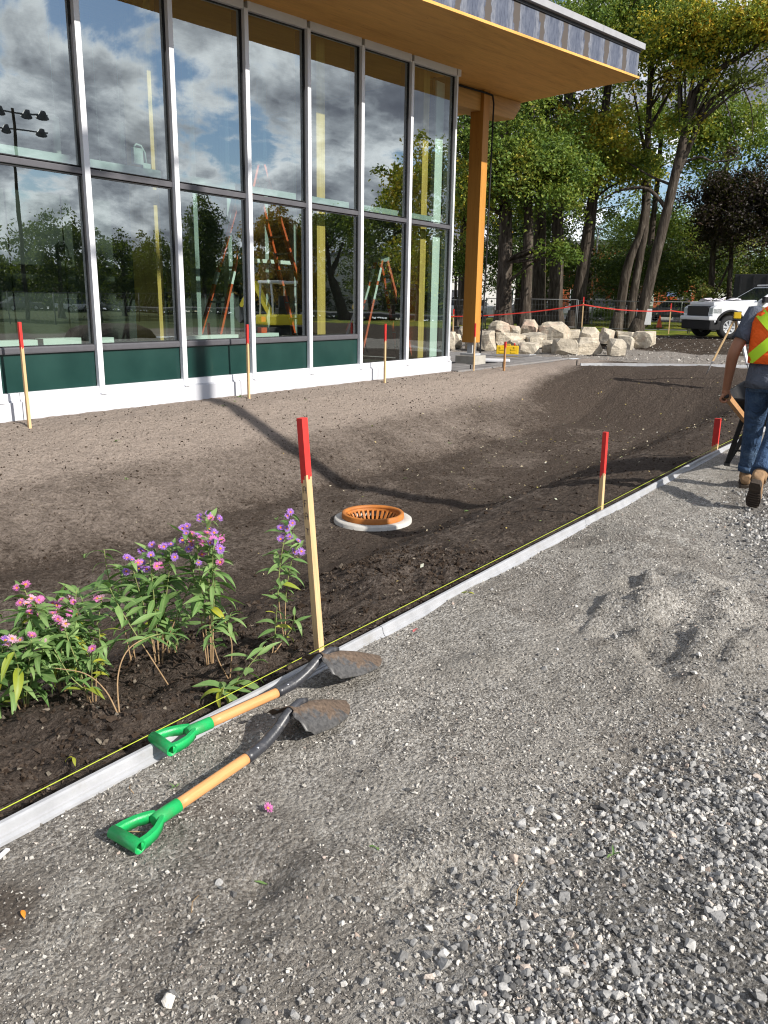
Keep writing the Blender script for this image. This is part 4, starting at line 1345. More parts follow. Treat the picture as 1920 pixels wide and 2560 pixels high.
def mk_blade():
    m, t = mat('muddy_steel')
    p = t.obj()
    x, y, z = t.sep(p)
    n = t.noise(p, 14, 6, 0.65); f = t.noise(p, 60, 5, 0.7)
    mud = t.ramp(t.math('ADD', n, t.math('ADD', t.math('MULTIPLY', t.math('SUBTRACT', x, .80), .8), t.math('MULTIPLY', t.math('SUBTRACT', y, -0.022), 2.6))), [(0.42, 0), (0.52, 1)])
    steel = t.ramp(f, [(0.35, (0.035, 0.034, 0.034)), (0.6, (0.085, 0.082, 0.08))])
    earth = t.ramp(f, [(0.35, (0.055, 0.038, 0.027)), (0.6, (0.125, 0.088, 0.062)), (0.75, (0.18, 0.15, 0.12))])
    cc = t.mix(mud, steel, earth)
    t.out(t.pbsdf(cc, t.math('ADD', 0.42, t.math('MULTIPLY', mud, 0.5)), 0.4, 0.0, t.bump(t.math('ADD', t.math('MULTIPLY', f, mud), t.math('MULTIPLY', n, .1)), 0.5, 0.002)))
    return m
M['blade'] = mk_blade()
shovel((1.235, 1.735, .006), R(2.0), 'nearer green-handled shovel lying on the gravel with a muddy blade', R(2), R(3))
shovel((1.60, 2.015, .038), R(-8.0), 'further green-handled shovel lying against the silver edging', R(2), R(2))


# ------------------------------------------------------------------ drain
dz = -.955
d_ = empty('storm_drain', (7.42, 5.38, dz), 0, 'orange iron storm drain grate set in a round concrete ring on the swale floor', 'drain')
m_ = MB(); m_.lathe([(.33, -.25), (.33, .040), (.345, .050), (.430, .050), (.447, .038), (.450, -.25)], 56)
m_.build('concrete_ring', M['concrete'], d_)
m_ = MB(); m_.lathe([(.356, .051), (.356, .102), (.349, .110), (.322, .110), (.314, .104), (.300, .080), (.356, .051)], 56)
m_.build('rim', M['orangeiron'], d_)
# sunken bowl with radial slots: ribs between the slots are real bars
m_ = MB()
nb = 30
m_.lathe([(.314, .096), (.300, .072), (.290, .050), (.298, .046), (.312, .070), (.322, .094)], 60)
for k in range(nb):
    a = 2 * PI * k / nb
    ca, sa = math.cos(a), math.sin(a)
    pts = [(.296, .056), (.240, -.025), (.165, -.085), (.10, -.115)]
    for (r0, z0), (r1, z1) in zip(pts[:-1], pts[1:]):
        m_.bar((r0 * ca, r0 * sa, z0), (r1 * ca, r1 * sa, z1), .026 * (r0 / .29) ** .6, .022)
m_.lathe([(.115, -.108), (.0, -.110), (.0, -.128), (.12, -.128), (.115, -.108)], 30)
m_.build('slotted_bowl', M['orangeiron'], d_)
m_ = MB(); m_.lathe([(.328, -.02), (.328, -.24), (.0, -.24)], 40); m_.build('shaft_lining', M['inner_dark'], d_)

# ------------------------------------------------------------------ asters
def leaf_mesh(name, m, bend, fold, wave, L=1.0, W=0.24):
    """lance-shaped leaf along +x, folded on its midrib and drooping"""
    n = 7
    V, F = [], []
    for i in range(n):
        u = i / (n - 1)
        w = W * 0.5 * (math.sin(PI * min(1, u * 1.02 + .02)) ** .75) * (1.15 - .45 * u) if 0 < i < n - 1 else (0.02 if i == 0 else 0.0)
        x = L * (math.sin(bend * u) / bend if bend else u)
        z = -L * ((1 - math.cos(bend * u)) / bend if bend else 0)
        for s in (-1, 0, 1):
            V.append((x, s * w + wave * .05 * math.sin(u * 5), z + abs(s) * w * fold + .015 * wave * math.sin(u * 9 + s)))
    for i in range(n - 1):
        for j in range(2):
            a = i * 3 + j
            F.append((a, a + 3, a + 4, a + 1))
    me = bpy.data.meshes.new(name); me.from_pydata(V, [], F); me.materials.append(m)
    for p in me.polygons: p.use_smooth = True
    return me
LEAVES = [leaf_mesh('leaf', M['aster_leaf'], b, f, wv, 1.0, W) for b, f, wv, W in ((.35, .35, .3, .26), (.8, .25, -.4, .23), (1.2, .45, .9, .21), (.15, .15, 1.1, .28), (.6, .6, -1.0, .24), (1.9, .3, .6, .21))]
YLEAVES = [leaf_mesh('leaf', M['aster_yellow'], b, f, wv, 1.0, W) for b, f, wv, W in ((.6, .3, .3, .27), (1.4, .5, -.3, .25))]


def flower_mesh(pm, seed, cup):
    rg = random.Random(seed)
    m_ = MB()
    for ring, (np_, L, tilt) in enumerate(((26, 1.0, cup), (18, .82, cup + .3))):
        for k in range(np_):
            a = 2 * PI * k / np_ + rg.uniform(-.08, .08) + ring * .1
            t_ = tilt + rg.uniform(-.22, .22); l = L * rg.uniform(.82, 1.08); wd = .075
            d = Vector((math.cos(a), math.sin(a), 0)); s = Vector((-d.y, d.x, 0))
            p0 = d * .18; p1 = d * (.18 + (l - .18) * .55 * math.cos(t_)) + Vector((0, 0, l * .5 * math.sin(t_))); p2 = d * (l * math.cos(t_ * .8)) + Vector((0, 0, l * .80 * math.sin(t_ * .7)))
            m_.add([p0 - s * wd * .5, p0 + s * wd * .5, p1 + s * wd, p2 + s * wd * .45, p2 - s * wd * .45, p1 - s * wd], [(0, 1, 2, 5), (5, 2, 3, 4)])
    return m_.mesh('flower', pm)
FLOWERS = {k: [flower_mesh(M['petal_' + k], i * 7 + 3, c) for i, c in enumerate((.25, .6, .05))] for k in ('pink', 'purple', 'pale')}
m_ = MB(); m_.lathe([(.26, .02), (.25, .10), (.16, .17), (.0, .19)], 12); DISC = m_.mesh('flower_centre', M['disc_flower'])
m_ = MB(); m_.lathe([(.02, -.30), (.16, -.26), (.20, -.10), (.22, .0), (.05, .01)], 8); CALYX = m_.mesh('calyx', M['aster_stem'])


def frame(d, up=Vector((0, 0, 1))):
    d = d.normalized()
    s = up.cross(d)
    if s.length < 1e-3: s = Vector((1, 0, 0)).cross(d)
    s.normalize()
    u = d.cross(s)
    return Matrix((d, s, u)).transposed().to_4x4()


def aster(x, y, label, stems, seed, flower_kind=('pink',), leafL=.085, yellow=.03, group='purple and pink asters planted at the bed edge'):
    """stems: list of (points in local metres, n_leaves, first_leaf_fraction, flowers)"""
    rg = random.Random(seed)
    z = float(bed_z(x, y)) + .004
    t_ = empty('aster_plant', (x, y, z), 0, label, 'plant', group)
    for pts, nl, f0, nf in stems:
        P = [Vector(p) for p in pts]
        # smooth the path
        Q = []
        for i in range(len(P) - 1):
            p0 = P[max(i - 1, 0)]; p1 = P[i]; p2 = P[i + 1]; p3 = P[min(i + 2, len(P) - 1)]
            for k in range(6):
                u = k / 6
                Q.append(.5 * ((2 * p1) + (p2 - p0) * u + (2 * p0 - 5 * p1 + 4 * p2 - p3) * u * u + (3 * p1 - 3 * p2 + p3 - p0) * u ** 3))
        Q.append(P[-1])
        m_ = MB(); m_.tube(Q, list(np.linspace(.0034, .0016, len(Q))), 6, 0, True)
        nlow = int(len(Q) * f0)
        m_.m = [1 if i < nlow * 6 else 0 for i in range(len(m_.f))]
        so = m_.build('stem', [M['aster_stem'], M['dry_stem']], t_)
        n = len(Q)
        for k in range(nl):
            f = f0 + (1 - f0) * (k + rg.random() * .6) / nl
            i = min(n - 2, int(f * (n - 1))); p = Q[i].lerp(Q[i + 1], f * (n - 1) - i)
            d = (Q[i + 1] - Q[i]).normalized()
            az = k * 2.4 + rg.uniform(-.5, .5)
            side = Vector((math.cos(az), math.sin(az), 0))
            el = rg.uniform(-.25, .65) + .25 * (f > .8)
            dirn = (side * math.cos(el) + (d * .5 + Vector((0, 0, .5))) * math.sin(el)).normalized()
            l = leafL * 1.38 * rg.uniform(.65, 1.25) * (1.05 - .35 * max(0, f - .7) / .3) * (.8 if f < f0 + .1 else 1)
            Mx = Matrix.Translation(p) @ frame(dirn) @ Matrix.Rotation(rg.uniform(-.5, .5), 4, 'X') @ Matrix.Diagonal((l, l * rg.uniform(.85, 1.15), l, 1))
            o = link('leaf', rg.choice(YLEAVES) if rg.random() < yellow * (2.2 if f < .5 else .6) else rg.choice(LEAVES), t_)
            o.matrix_local = Mx
        for k in range(nf):
            f = 1 - .34 * (k / max(1, nf)) * rg.uniform(.5, 1.1)
            i = min(n - 2, int(f * (n - 1))); p = Q[i]
            az = k * 2.1 + rg.uniform(-.5, .5)
            off = Vector((math.cos(az), math.sin(az), 0)) * (rg.uniform(.01, .055) if k else .004) + Vector((0, 0, rg.uniform(.005, .035)))
            q = p + off
            if k:
                mm = MB(); mm.tube([p, p.lerp(q, .5) + Vector((0, 0, -.004)), q], .0010, 4); mm.build('flower_stalk', M['aster_stem'], t_)
            nrm = (off * 3 + Vector((rg.uniform(-.4, .4) - .25, rg.uniform(-.6, .2) - .30, .6))).normalized()
            r = rg.uniform(.0160, .0230)
            kind = rg.choice(flower_kind)
            fo = link('flower', rg.choice(FLOWERS[kind]), t_)
            Rm = nrm.to_track_quat('Z', 'Y').to_matrix().to_4x4()
            fo.matrix_local = Matrix.Translation(q) @ Rm @ Matrix.Scale(r, 4)
            link('flower_centre', DISC, fo); link('calyx', CALYX, fo)
    return t_


def fan(rg, n, h, spread, lean=(0, 0), nl=16, f0=.25, nf=3):
    out = []
    for i in range(n):
        a = 2 * PI * i / n + rg.uniform(-.5, .5); s = spread * rg.uniform(.4, 1.0)
        hh = h * rg.uniform(.72, 1.03)
        ex = math.cos(a) * s + lean[0]; ey = math.sin(a) * s + lean[1]
        b = (math.cos(a) * .015, math.sin(a) * .015)
        out.append(([(b[0], b[1], -.02), (b[0] + ex * .25, b[1] + ey * .25, hh * .4), (b[0] + ex * .65, b[1] + ey * .65, hh * .78), (ex, ey, hh)], nl, f0, nf if rg.random() < .85 else 0))
    return out
rg = random.Random(5)
S = fan(rg, 11, .42, .19, (-.02, .04), 21, .16, 4)
aster(1.84, 2.94, 'bushy aster with many pink flowers at the left of the planting', S, 1, ('pink', 'pink', 'pale'), .092)
S = fan(rg, 9, .42, .20, (-.06, .02), 18, .15, 2)
aster(1.58, 3.12, 'bushy aster cut by the left picture edge, few pink flowers', S, 2, ('pink', 'purple'), .105)
S = fan(rg, 8, .40, .20, (-.05, .02), 17, .15, 2)
aster(1.68, 2.98, 'leafy aster filling the gap at the left, between the two bushy ones', S, 33, ('pink', 'pale'), .095)
S = fan(rg, 7, .40, .17, (-.02, .03), 16, .15, 2)
aster(1.98, 3.0, 'low spreading aster behind the pink-flowered bush', S, 22, ('pale', 'pink'), .095)
S = fan(rg, 3, .33, .10, (-.02, -.02), 12, .3, 1) + [([(0, 0, -.02), (-.05, -.04, .08), (-.10, -.02, .16), (-.13, .02, .27)], 14, .3, 0)]
aster(1.82, 2.72, 'leafy aster with yellowing lower leaves in front of the pink-flowered bush', S, 3, ('pale', 'pink'), .075, .22)
S = [([(0, 0, -.02), (-.02, .02, .2), (-.05, .05, .38), (-.06, .06, .53)], 19, .32, 0), ([(.02, 0, -.02), (.02, .02, .18), (.0, .04, .33), (.01, .02, .42)], 15, .3, 0), ([(0, .02, -.02), (.06, -.02, .18), (.05, 0, .34), (.04, .0, .40)], 14, .25, 1)]
aster(2.16, 2.90, 'tall flowerless leafy aster stem rising behind the others', S, 4, ('purple',), .10)
S = fan(rg, 6, .54, .11, (.0, .02), 22, .26, 5) + [([(0, 0, -.02), (.05, -.06, .2), (.10, -.10, .34), (.13, -.12, .40)], 16, .35, 0)]
aster(2.20, 2.76, 'upright aster with purple and pink flowers, second from the lettered stake', S, 5, ('purple', 'pink', 'purple'), .09)
S = [([(0, 0, -.02), (-.05, .07, .14), (-.09, .16, .30), (-.12, .20, .42)], 22, .42, 0)]
aster(2.06, 2.52, 'leaning leafy aster on a bare stem without flowers', S, 6, ('pink',), .09)
S = fan(rg, 6, .64, .10, (.03, .03), 21, .30, 6)
aster(2.32, 2.56, 'tallest aster with a dense head of magenta flowers', S, 7, ('pink', 'purple', 'purple'), .085)
S = [([(0, 0, -.02), (.01, -.01, .14), (.0, .0, .22), (.02, .0, .28)], 14, .55, 0), ([(0, 0, -.02), (-.06, .0, .10), (-.07, .02, .20), (-.06, .03, .25)], 10, .5, 0)]
aster(2.26, 2.38, 'short bare-stemmed aster with a tuft of pale leaves in front of the tallest one', S, 8, ('pink',), .075)
S = [([(0, 0, -.02), (-.01, .02, .2), (.02, .02, .40), (.05, -.01, .58)], 30, .28, 8), ([(.01, 0, -.02), (.03, .01, .18), (.06, .0, .34), (.08, -.03, .44)], 18, .3, 4)]
aster(2.69, 2.46, 'slim aster with purple flowers growing against the lettered stake', S, 9, ('purple',), .07)
S = [([(0, 0, -.02), (.02, .0, .06), (.03, .0, .12), (.04, .0, .20)], 12, .3, 0), ([(0, 0, -.02), (.07, -.02, .05), (.11, -.03, .10), (.12, -.03, .15)], 10, .3, 0)]
aster(2.50, 2.36, 'small bright green aster seedling at the foot of the lettered stake', S, 10, ('pink',), .062, .08)
S = [([(0, 0, -.02), (.05, -.02, .04), (.12, -.03, .09), (.20, -.05, .16)], 13, .25, 0), ([(0, 0, -.02), (-.02, -.04, .05), (-.05, -.07, .08), (-.08, -.09, .06)], 9, .3, 0)]
aster(2.08, 2.24, 'sprawling aster with broad leaves hanging towards the mason line', S, 11, ('purple',), .095, .2)
S = [([(0, 0, -.02), (.04, .05, .12), (.12, .08, .20), (.24, .07, .22), (.33, .05, .20)], 11, .62, 0), ([(0, 0, -.02), (-.01, .06, .08), (-.04, .14, .14), (-.12, .22, .17)], 0, .9, 0)]
aster(1.74, 2.43, 'two long bare arching stems forking from one point in the dark soil', S, 12, ('pink',), .085)
S = fan(rg, 4, .24, .10, (.0, .0), 13, .2, 0)
aster(2.36, 2.86, 'low leafy aster half hidden between the two tallest plants', S, 13, ('pink',), .08)
# weeds and scraps lying about
def sprig(x, y, z, n, L, label, cat='weed', grp='tiny weeds sprouting in the soil bed', lie=False, m=None):
    rg = random.Random(int(x * 1000 + y * 77))
    t_ = empty('weed_seedling' if not lie else 'fallen_leaf', (x, y, z), rg.uniform(0, 6), label, cat, grp)
    for k in range(n):
        a = k * 2.4 + rg.uniform(-.3, .3); el = rg.uniform(.2, 1.0) if not lie else .05
        d = Vector((math.cos(a) * math.cos(el), math.sin(a) * math.cos(el), math.sin(el)))
        o = link('leaf', rg.choice(m or LEAVES), t_)
        l = L * rg.uniform(.6, 1.1)
        o.matrix_local = Matrix.Translation((0, 0, .004)) @ frame(d) @ Matrix.Diagonal((l, l, l, 1))
for i, (x, y) in enumerate(((6.35, 8.55), (8.6, 9.0), (9.25, 9.3), (10.35, 8.9), (12.0, 7.1), (9.6, 6.4), (8.2, 4.6), (4.6, 6.8), (6.8, 6.3), (5.9, 7.8), (13.5, 6.5), (9.0, 9.15))):
    sprig(x, y, float(bed_z(x, y)), 6, .085 if i < 3 else .05, ('small green weed in front of the leftmost glazed bay', 'small green weed by the wall under the second bay', 'tiny weed at the foot of the white base left of the fourth-mullion stake', 'tiny weed right of the fourth-mullion stake', 'tiny weed on the slope below the ladder bay', 'tiny weed on the swale floor left of the pole shadow end', 'tiny weed on the near bank right of the drain', 'tiny weed on the dark slope behind the asters', 'tiny weed at the toe of the bank left of the drain', 'tiny weed on the bank above the lettered stake', 'tiny weed on the far swale floor below the corner', 'tiny weed close to the wall in the third bay')[i])
sprig(1.45, 2.30, float(bed_z(1.45, 2.3)), 2, .05, 'curled lime green leaf lying on dark soil near the edging', 'leaf', None, True, YLEAVES)
sprig(1.13, 2.30, float(bed_z(1.13, 2.3)), 5, .055, 'small green plant at the left picture edge behind the edging', 'weed', None)
sprig(1.66, 1.18, float(path_z(1.66, 1.18)), 2, .045, 'green leaf lying on the gravel below the shovels, right of the loose flower', 'leaf', None, True)
sprig(1.38, 1.38, float(path_z(1.38, 1.38)), 2, .045, 'small torn green leaf on the gravel near the nearer shovel grip', 'leaf', None, True)
sprig(1.52, 1.86, float(path_z(1.52, 1.86)), 3, .035, 'green leaf standing in the gravel between the two shovels', 'leaf', None)
sprig(2.02, .62, float(path_z(2.02, .62)), 3, .035, 'tiny green weed in the coarse grey gravel', 'weed', None)
sprig(.92, 1.74, float(path_z(.92, 1.74)) + .004, 1, .032, 'small orange leaf on the soil patch at the lower left', 'leaf', None, True, [leaf_mesh('leaf', M['disc_flower'], .5, .3, .4, 1.0, .4)])
sprig(3.05, 1.96, float(path_z(3.05, 1.96)), 2, .035, 'reddish scrap of leaf on the gravel beside the edging', 'leaf', None, True, [leaf_mesh('leaf', plain('faded_red_leaf', (.45, .12, .12), .7), .5, .3, .4, 1.0, .5)])
sprig(3.62, 2.0, float(path_z(3.62, 2.0)), 2, .05, 'yellow leaf caught on the gravel by the edging', 'leaf', None, True, YLEAVES)
z = float(path_z(1.61, 1.55))
f_ = empty('fallen_flower', (1.61, 1.55, z + .012), 0, 'single pink aster flower fallen on the gravel', 'flower')
o = link('petals', FLOWERS['pink'][1], f_, (0, 0, 0), (R(40), R(20), 0), .021); link('flower_centre', DISC, o)
m_ = MB(); m_.bbox(-.05, .05, -.006, .006, 0, .006, .001)
tag(m_.build('plastic_stick', M['white_plain'], None, (.985, 1.965, float(path_z(.985, 1.965)) + .008), (0, .05, R(24))), 'white plastic stick lying on the gravel at the left edge', 'stick')
for i, (x, y, a, L) in enumerate(((1.72, .76, .3, .10), (1.28, 1.78, 2.2, .09), (1.2, 1.42, .6, .06), (1.42, 1.95, 1.2, .05))):
    m_ = MB(); z = float(path_z(x, y)) + .008
    m_.tube([(-L / 2, 0, 0), (0, .006, .006), (L / 2, -.004, .002)], .0013, 5)
    tag(m_.build('dry_straw', M['dry_stem'], None, (x, y, z), (0, 0, a)), ('long dry straw on the coarse gravel', 'dry grass stem on the gravel beside the edging', 'short dry straw on the gravel below the grips', 'thin dry stalk lying between edging and shovel')[i], 'straw')

# ------------------------------------------------------------------ worker
def skinned(name, pts, edges, radii, m, parent, root=0, sub=2, label=None):
    me = bpy.data.meshes.new(name)
    me.from_pydata([tuple(p) for p in pts], edges, [])
    me.materials.append(m)
    o = link(name, me, parent)
    sk = o.modifiers.new('skin', 'SKIN')
    sk.use_smooth_shade = True
    if not me.skin_vertices: me.skin_vertices.new()
    for i, r in enumerate(radii):
        me.skin_vertices[0].data[i].radius = r if hasattr(r, '__len__') else (r, r)
        me.skin_vertices[0].data[i].use_root = (i == root)
    s = o.modifiers.new('sub', 'SUBSURF'); s.levels = sub; s.render_levels = sub
    return o


def loft(m_, secs, n=20, mi=0, cap=True):
    """elliptical sections: (centre, half-width along side vector, half-depth along forward vector)"""
    b = len(m_.v)
    for c, hw, hd, yaw, p in secs:
        c = Vector(c)
        fx = Vector((math.cos(yaw), math.sin(yaw), 0)); sd_ = Vector((-math.sin(yaw), math.cos(yaw), 0))
        for k in range(n):
            a = 2 * PI * k / n
            ca, sa = math.cos(a), math.sin(a)
            ca = math.copysign(abs(ca) ** p, ca); sa = math.copysign(abs(sa) ** p, sa)
            m_.v.append(tuple(c + sd_ * ca * hw + fx * sa * hd))
    for i in range(len(secs) - 1):
        for k in range(n):
            k2 = (k + 1) % n
            m_.f.append((b + i * n + k, b + i * n + k2, b + (i + 1) * n + k2, b + (i + 1) * n + k)); m_.m.append(mi); m_.s.append(True)
    if cap:
        m_.f.append(tuple(b + k for k in reversed(range(n)))); m_.m.append(mi); m_.s.append(False)
        e = b + (len(secs) - 1) * n
        m_.f.append(tuple(e + k for k in range(n))); m_.m.append(mi); m_.s.append(False)


PX, PY, PYAW = 7.02, 1.265, R(8)
wk = empty('person', (PX, PY, 0), PYAW, 'worker in orange vest with lime X, jeans and tan boots, pushing a wheelbarrow', 'person')
# local axes: +x is the way he walks, +y is his left
sh_l = Vector((.10, .200, 1.44)); el_l = Vector((.00, .315, 1.14)); wr_l = Vector((.135, .345, .875)); 
sh_r = Vector((.10, -.200, 1.44)); el_r = Vector((.02, -.31, 1.14)); wr_r = Vector((.15, -.34, .875))
pel = Vector((0, 0, .98)); ch = Vector((.08, 0, 1.30)); nk = Vector((.13, 0, 1.52)); hd = Vector((.20, 0, 1.66)); ht = Vector((.215, 0, 1.79))
hip_l = Vector((.01, .095, .93)); kn_l = Vector((.26, .115, .53)); an_l = Vector((.36, .13, .12)); toe_l = Vector((.56, .15, .035))
hip_r = Vector((-.01, -.095, .93)); kn_r = Vector((-.06, -.06, .52)); an_r = Vector((-.42, .0, .245)); toe_r = Vector((-.31, .01, .05))
P = [pel, ch, nk, hd, ht, sh_l, el_l, wr_l, sh_r, el_r, wr_r, hip_l, kn_l, an_l, hip_r, kn_r, an_r, ch.lerp(nk, .55), el_l.lerp(wr_l, .3), el_r.lerp(wr_r, .3),
     wr_l + Vector((.02, .004, -.05)), wr_r + Vector((.02, -.004, -.05)), hd + Vector((.03, 0, -.09))]
Ed = [(0, 1), (1, 17), (17, 2), (2, 22), (22, 3), (3, 4), (17, 5), (5, 6), (6, 18), (18, 7), (7, 20), (17, 8), (8, 9), (9, 19), (19, 10), (10, 21), (0, 11), (11, 12), (12, 13), (0, 14), (14, 15), (15, 16)]
Rd = [(.14, .10), (.15, .10), .058, (.078, .098), (.06, .075), .058, .050, .034, .058, .050, .034, .085, .058, .042, .085, .058, .042, (.12, .09), .046, .046, .036, .036, .062]
body = skinned('body', P, Ed, Rd, M['skin'], wk, 0, 2)
# hands: palm and five fingers closed on the handles, each finger its own chain rooted in the palm
def hand(w, sgn):
    hx = Vector((.025, .0, -.062))
    pc = w + Vector((.02, .004 * sgn, -.052))
    pts = [w, pc, pc + Vector((.01, 0, -.032))]
    ed = [(0, 1), (1, 2)]; rd = [.030, (.040, .026), (.038, .022)]
    for k in range(4):
        off = -.034 + k * .023
        L = (.92, 1.0, .96, .80)[k]
        b = pc + Vector((off, .014 * sgn, -.030))
        q = [b, b + Vector((0, .020 * sgn, -.028 * L)), b + Vector((0, .004 * sgn, -.054 * L)), b + Vector((0, -.026 * sgn, -.050 * L)), b + Vector((0, -.034 * sgn, -.028 * L))]
        n0 = len(pts); pts += q
        ed += [(1, n0)] + [(n0 + i, n0 + i + 1) for i in range(4)]
        rd += [.0125, .0118, .0108, .0098, .0085]
    b = pc + Vector((.036, -.008 * sgn, -.004))
    q = [b, b + Vector((.016, -.020 * sgn, -.020)), b + Vector((.012, -.026 * sgn, -.046)), b + Vector((.002, -.012 * sgn, -.062))]
    n0 = len(pts); pts += q
    ed += [(1, n0)] + [(n0 + i, n0 + i + 1) for i in range(3)]
    rd += [.016, .0135, .012, .0095]
    return skinned('hand', pts, ed, rd, M['skin'], wk, 1, 2)
hand(wr_l, 1); hand(wr_r, -1)
# face and hair (he looks ahead, away from the picture)
m_ = MB()
m_.lathe([(.088, 0), (.094, .03), (.088, .075), (.06, .11), (0, .122)], 20, (.205, 0, 1.70))
m_.v = [(p[0] * 1.0 + .01, p[1] * .9, p[2]) for p in m_.v]
m_.build('hard_hat', M['hardhat'], wk)
m_ = MB(); m_.lathe([(.10, -.004), (.118, -.002), (.119, .004), (.09, .008)], 24, (.225, 0, 1.703)); m_.build('hat_brim', M['hardhat'], wk)
m_ = MB()
loft(m_, [((.165, 0, 1.585), .060, .048, 0, 1), ((.172, 0, 1.64), .080, .070, 0, 1), ((.185, 0, 1.70), .086, .088, 0, 1)], 16)
m_.build('hair', M['hair'], wk)
for s in (-1, 1):
    m_ = MB(); loft(m_, [((.205, s * .083, 1.63), .008, .016, 0, 1), ((.21, s * .090, 1.655), .010, .024, 0, 1), ((.21, s * .088, 1.685), .008, .018, 0, 1)], 10); m_.build('ear', M['skin'], wk)
    m_ = MB(); m_.lathe([(.012, 0), (.009, .006), (0, .008)], 10); m_.build('eye', M['hair'], wk, (.287, s * .032, 1.665), (0, R(90), 0))
m_ = MB(); loft(m_, [((.288, 0, 1.615), .018, .014, 0, 1), ((.300, 0, 1.63), .015, .018, 0, 1), ((.285, 0, 1.67), .008, .010, 0, 1)], 10); m_.build('nose', M['skin'], wk)
m_ = MB(); m_.bbox(.270, .283, -.026, .026, 1.585, 1.595, .003); m_.build('mouth', M['orangeiron'], wk)
# shirt: torso with sleeves, hanging loose below the vest
m_ = MB()
loft(m_, [((.000, 0, .885), .205, .150, 0, .85), ((.000, 0, .95), .202, .148, 0, .85), ((.02, 0, 1.08), .188, .135, 0, .85), ((.055, 0, 1.25), .196, .138, 0, .8), ((.085, 0, 1.38), .205, .130, 0, .8), ((.10, 0, 1.46), .185, .105, 0, .85), ((.12, 0, 1.51), .085, .075, 0, 1), ((.13, 0, 1.535), .068, .066, 0, 1)], 28)
m_.build('shirt', M['shirt'], wk)
for s, sh, el in ((1, sh_l, el_l), (-1, sh_r, el_r)):
    d = (el - sh)
    m_ = MB(); m_.tube([sh + Vector((0, -.05 * s, .012)), sh + Vector((-.004, .0 * s, .008)), sh + d * .2, sh + d * .45, sh + d * .66], [.060, .070, .070, .067, .070], 16)
    m_.build('sleeve', M['shirt'], wk)
# jeans
m_ = MB()
loft(m_, [((.0, 0, .86), .176, .128, 0, .9), ((.0, 0, .93), .180, .130, 0, .9), ((0, 0, 1.02), .172, .120, 0, .9)], 24)
for hp, kn, an, s in ((hip_l, kn_l, an_l, 1), (hip_r, kn_r, an_r, -1)):
    a, b = hp + Vector((0, 0, -.01)), kn
    c = an + (kn - an) * .16
    pts = [a + Vector((0, 0, .03)), a.lerp(b, .25), a.lerp(b, .55), a.lerp(b, .85), b, b.lerp(c, .25), b.lerp(c, .55), b.lerp(c, .85), c]
    m_.tube(pts, [.098, .098, .088, .078, .076, .074, .073, .069, .072], 20)
m_.build('jeans', M['jeans'], wk)
for an, kn in ((an_l, kn_l), (an_r, kn_r)):
    d = (kn - an).normalized()
    m_ = MB(); c = an + (kn - an) * .16
    m_.tube([c - d * .02, c + d * .03], [.076, .075], 20); m_.build('turned_cuff', M['jeans'], wk)
# boots
def boot(an, toe, kn):
    t0 = (toe - an); f = t0.normalized()
    heel = an - Vector((f.x, f.y, f.z)) * .055
    up = (kn - an).normalized()
    side = f.cross(up).normalized(); upf = side.cross(f).normalized()
    Mx = Matrix((f, -side, upf)).transposed().to_4x4(); Mx.translation = an - upf * 0.0
    m_ = MB()
    b = len(m_.v)
    secs = [(-.075, .030, .0, .035), (-.07, .038, -.035, .06), (-.03, .043, -.045, .07), (.03, .043, -.045, .055), (.09, .048, -.045, .025), (.15, .052, -.045, .002), (.20, .047, -.045, -.012), (.225, .030, -.042, -.022)]
    n = 16
    for x, hw, zb, zt in secs:
        for k in range(n):
            a = 2 * PI * k / n
            ca, sa = math.cos(a), math.sin(a)
            ca = math.copysign(abs(ca) ** .75, ca); sa = math.copysign(abs(sa) ** .75, sa)
            m_.v.append(tuple(Mx @ Vector((x, hw * ca, (zb + zt) / 2 + (zt - zb) / 2 * sa - .035))))
    for i in range(len(secs) - 1):
        for k in range(n):
            k2 = (k + 1) % n
            m_.f.append((i * n + k, i * n + k2, (i + 1) * n + k2, (i + 1) * n + k)); m_.m.append(0); m_.s.append(True)
    for q in (list(reversed(range(n))), [(len(secs) - 1) * n + k for k in range(n)]):
        m_.f.append(tuple(q)); m_.m.append(0); m_.s.append(False)
    # shaft of the boot
    m_.tube([an - up * .02, an + up * .05, an + up * .10, an + up * .135], [.056, .054, .058, .060], 16)
    o = m_.build('boot', M['boot'], wk)
    s_ = MB()
    outl = [(-.078, .030), (-.04, .042), (.03, .040), (.09, .048), (.15, .054), (.20, .047), (.23, .028)]
    poly = outl + [(x, -y) for x, y in reversed(outl)]
    s_.prism(poly, 'z', -.100, -.077, 0, Mx)
    s_.prism([(-.078, .030), (-.04, .042), (.01, .041), (.01, -.041), (-.04, -.042), (-.078, -.030)], 'z', -.118, -.1005, 0, Mx)
    for k in range(6):
        x = .055 + k * .028
        s_.prism([(x, .042), (x + .014, .042), (x + .014, -.042), (x, -.042)], 'z', -.108, -.1005, 0, Mx)
    s_.build('sole', M['bootsole'], wk)
    l_ = MB(); l_.tube([an + up * .09 + side * .0, an + up * .10 + f * .055], .006, 6); l_.build('lace', M['hair'], wk)
boot(an_l + Vector((0, 0, .0)), an_l + Vector((.2, .012, -.0)), kn_l)
boot(an_r, an_r + Vector((.125, .01, -.155)), kn_r)
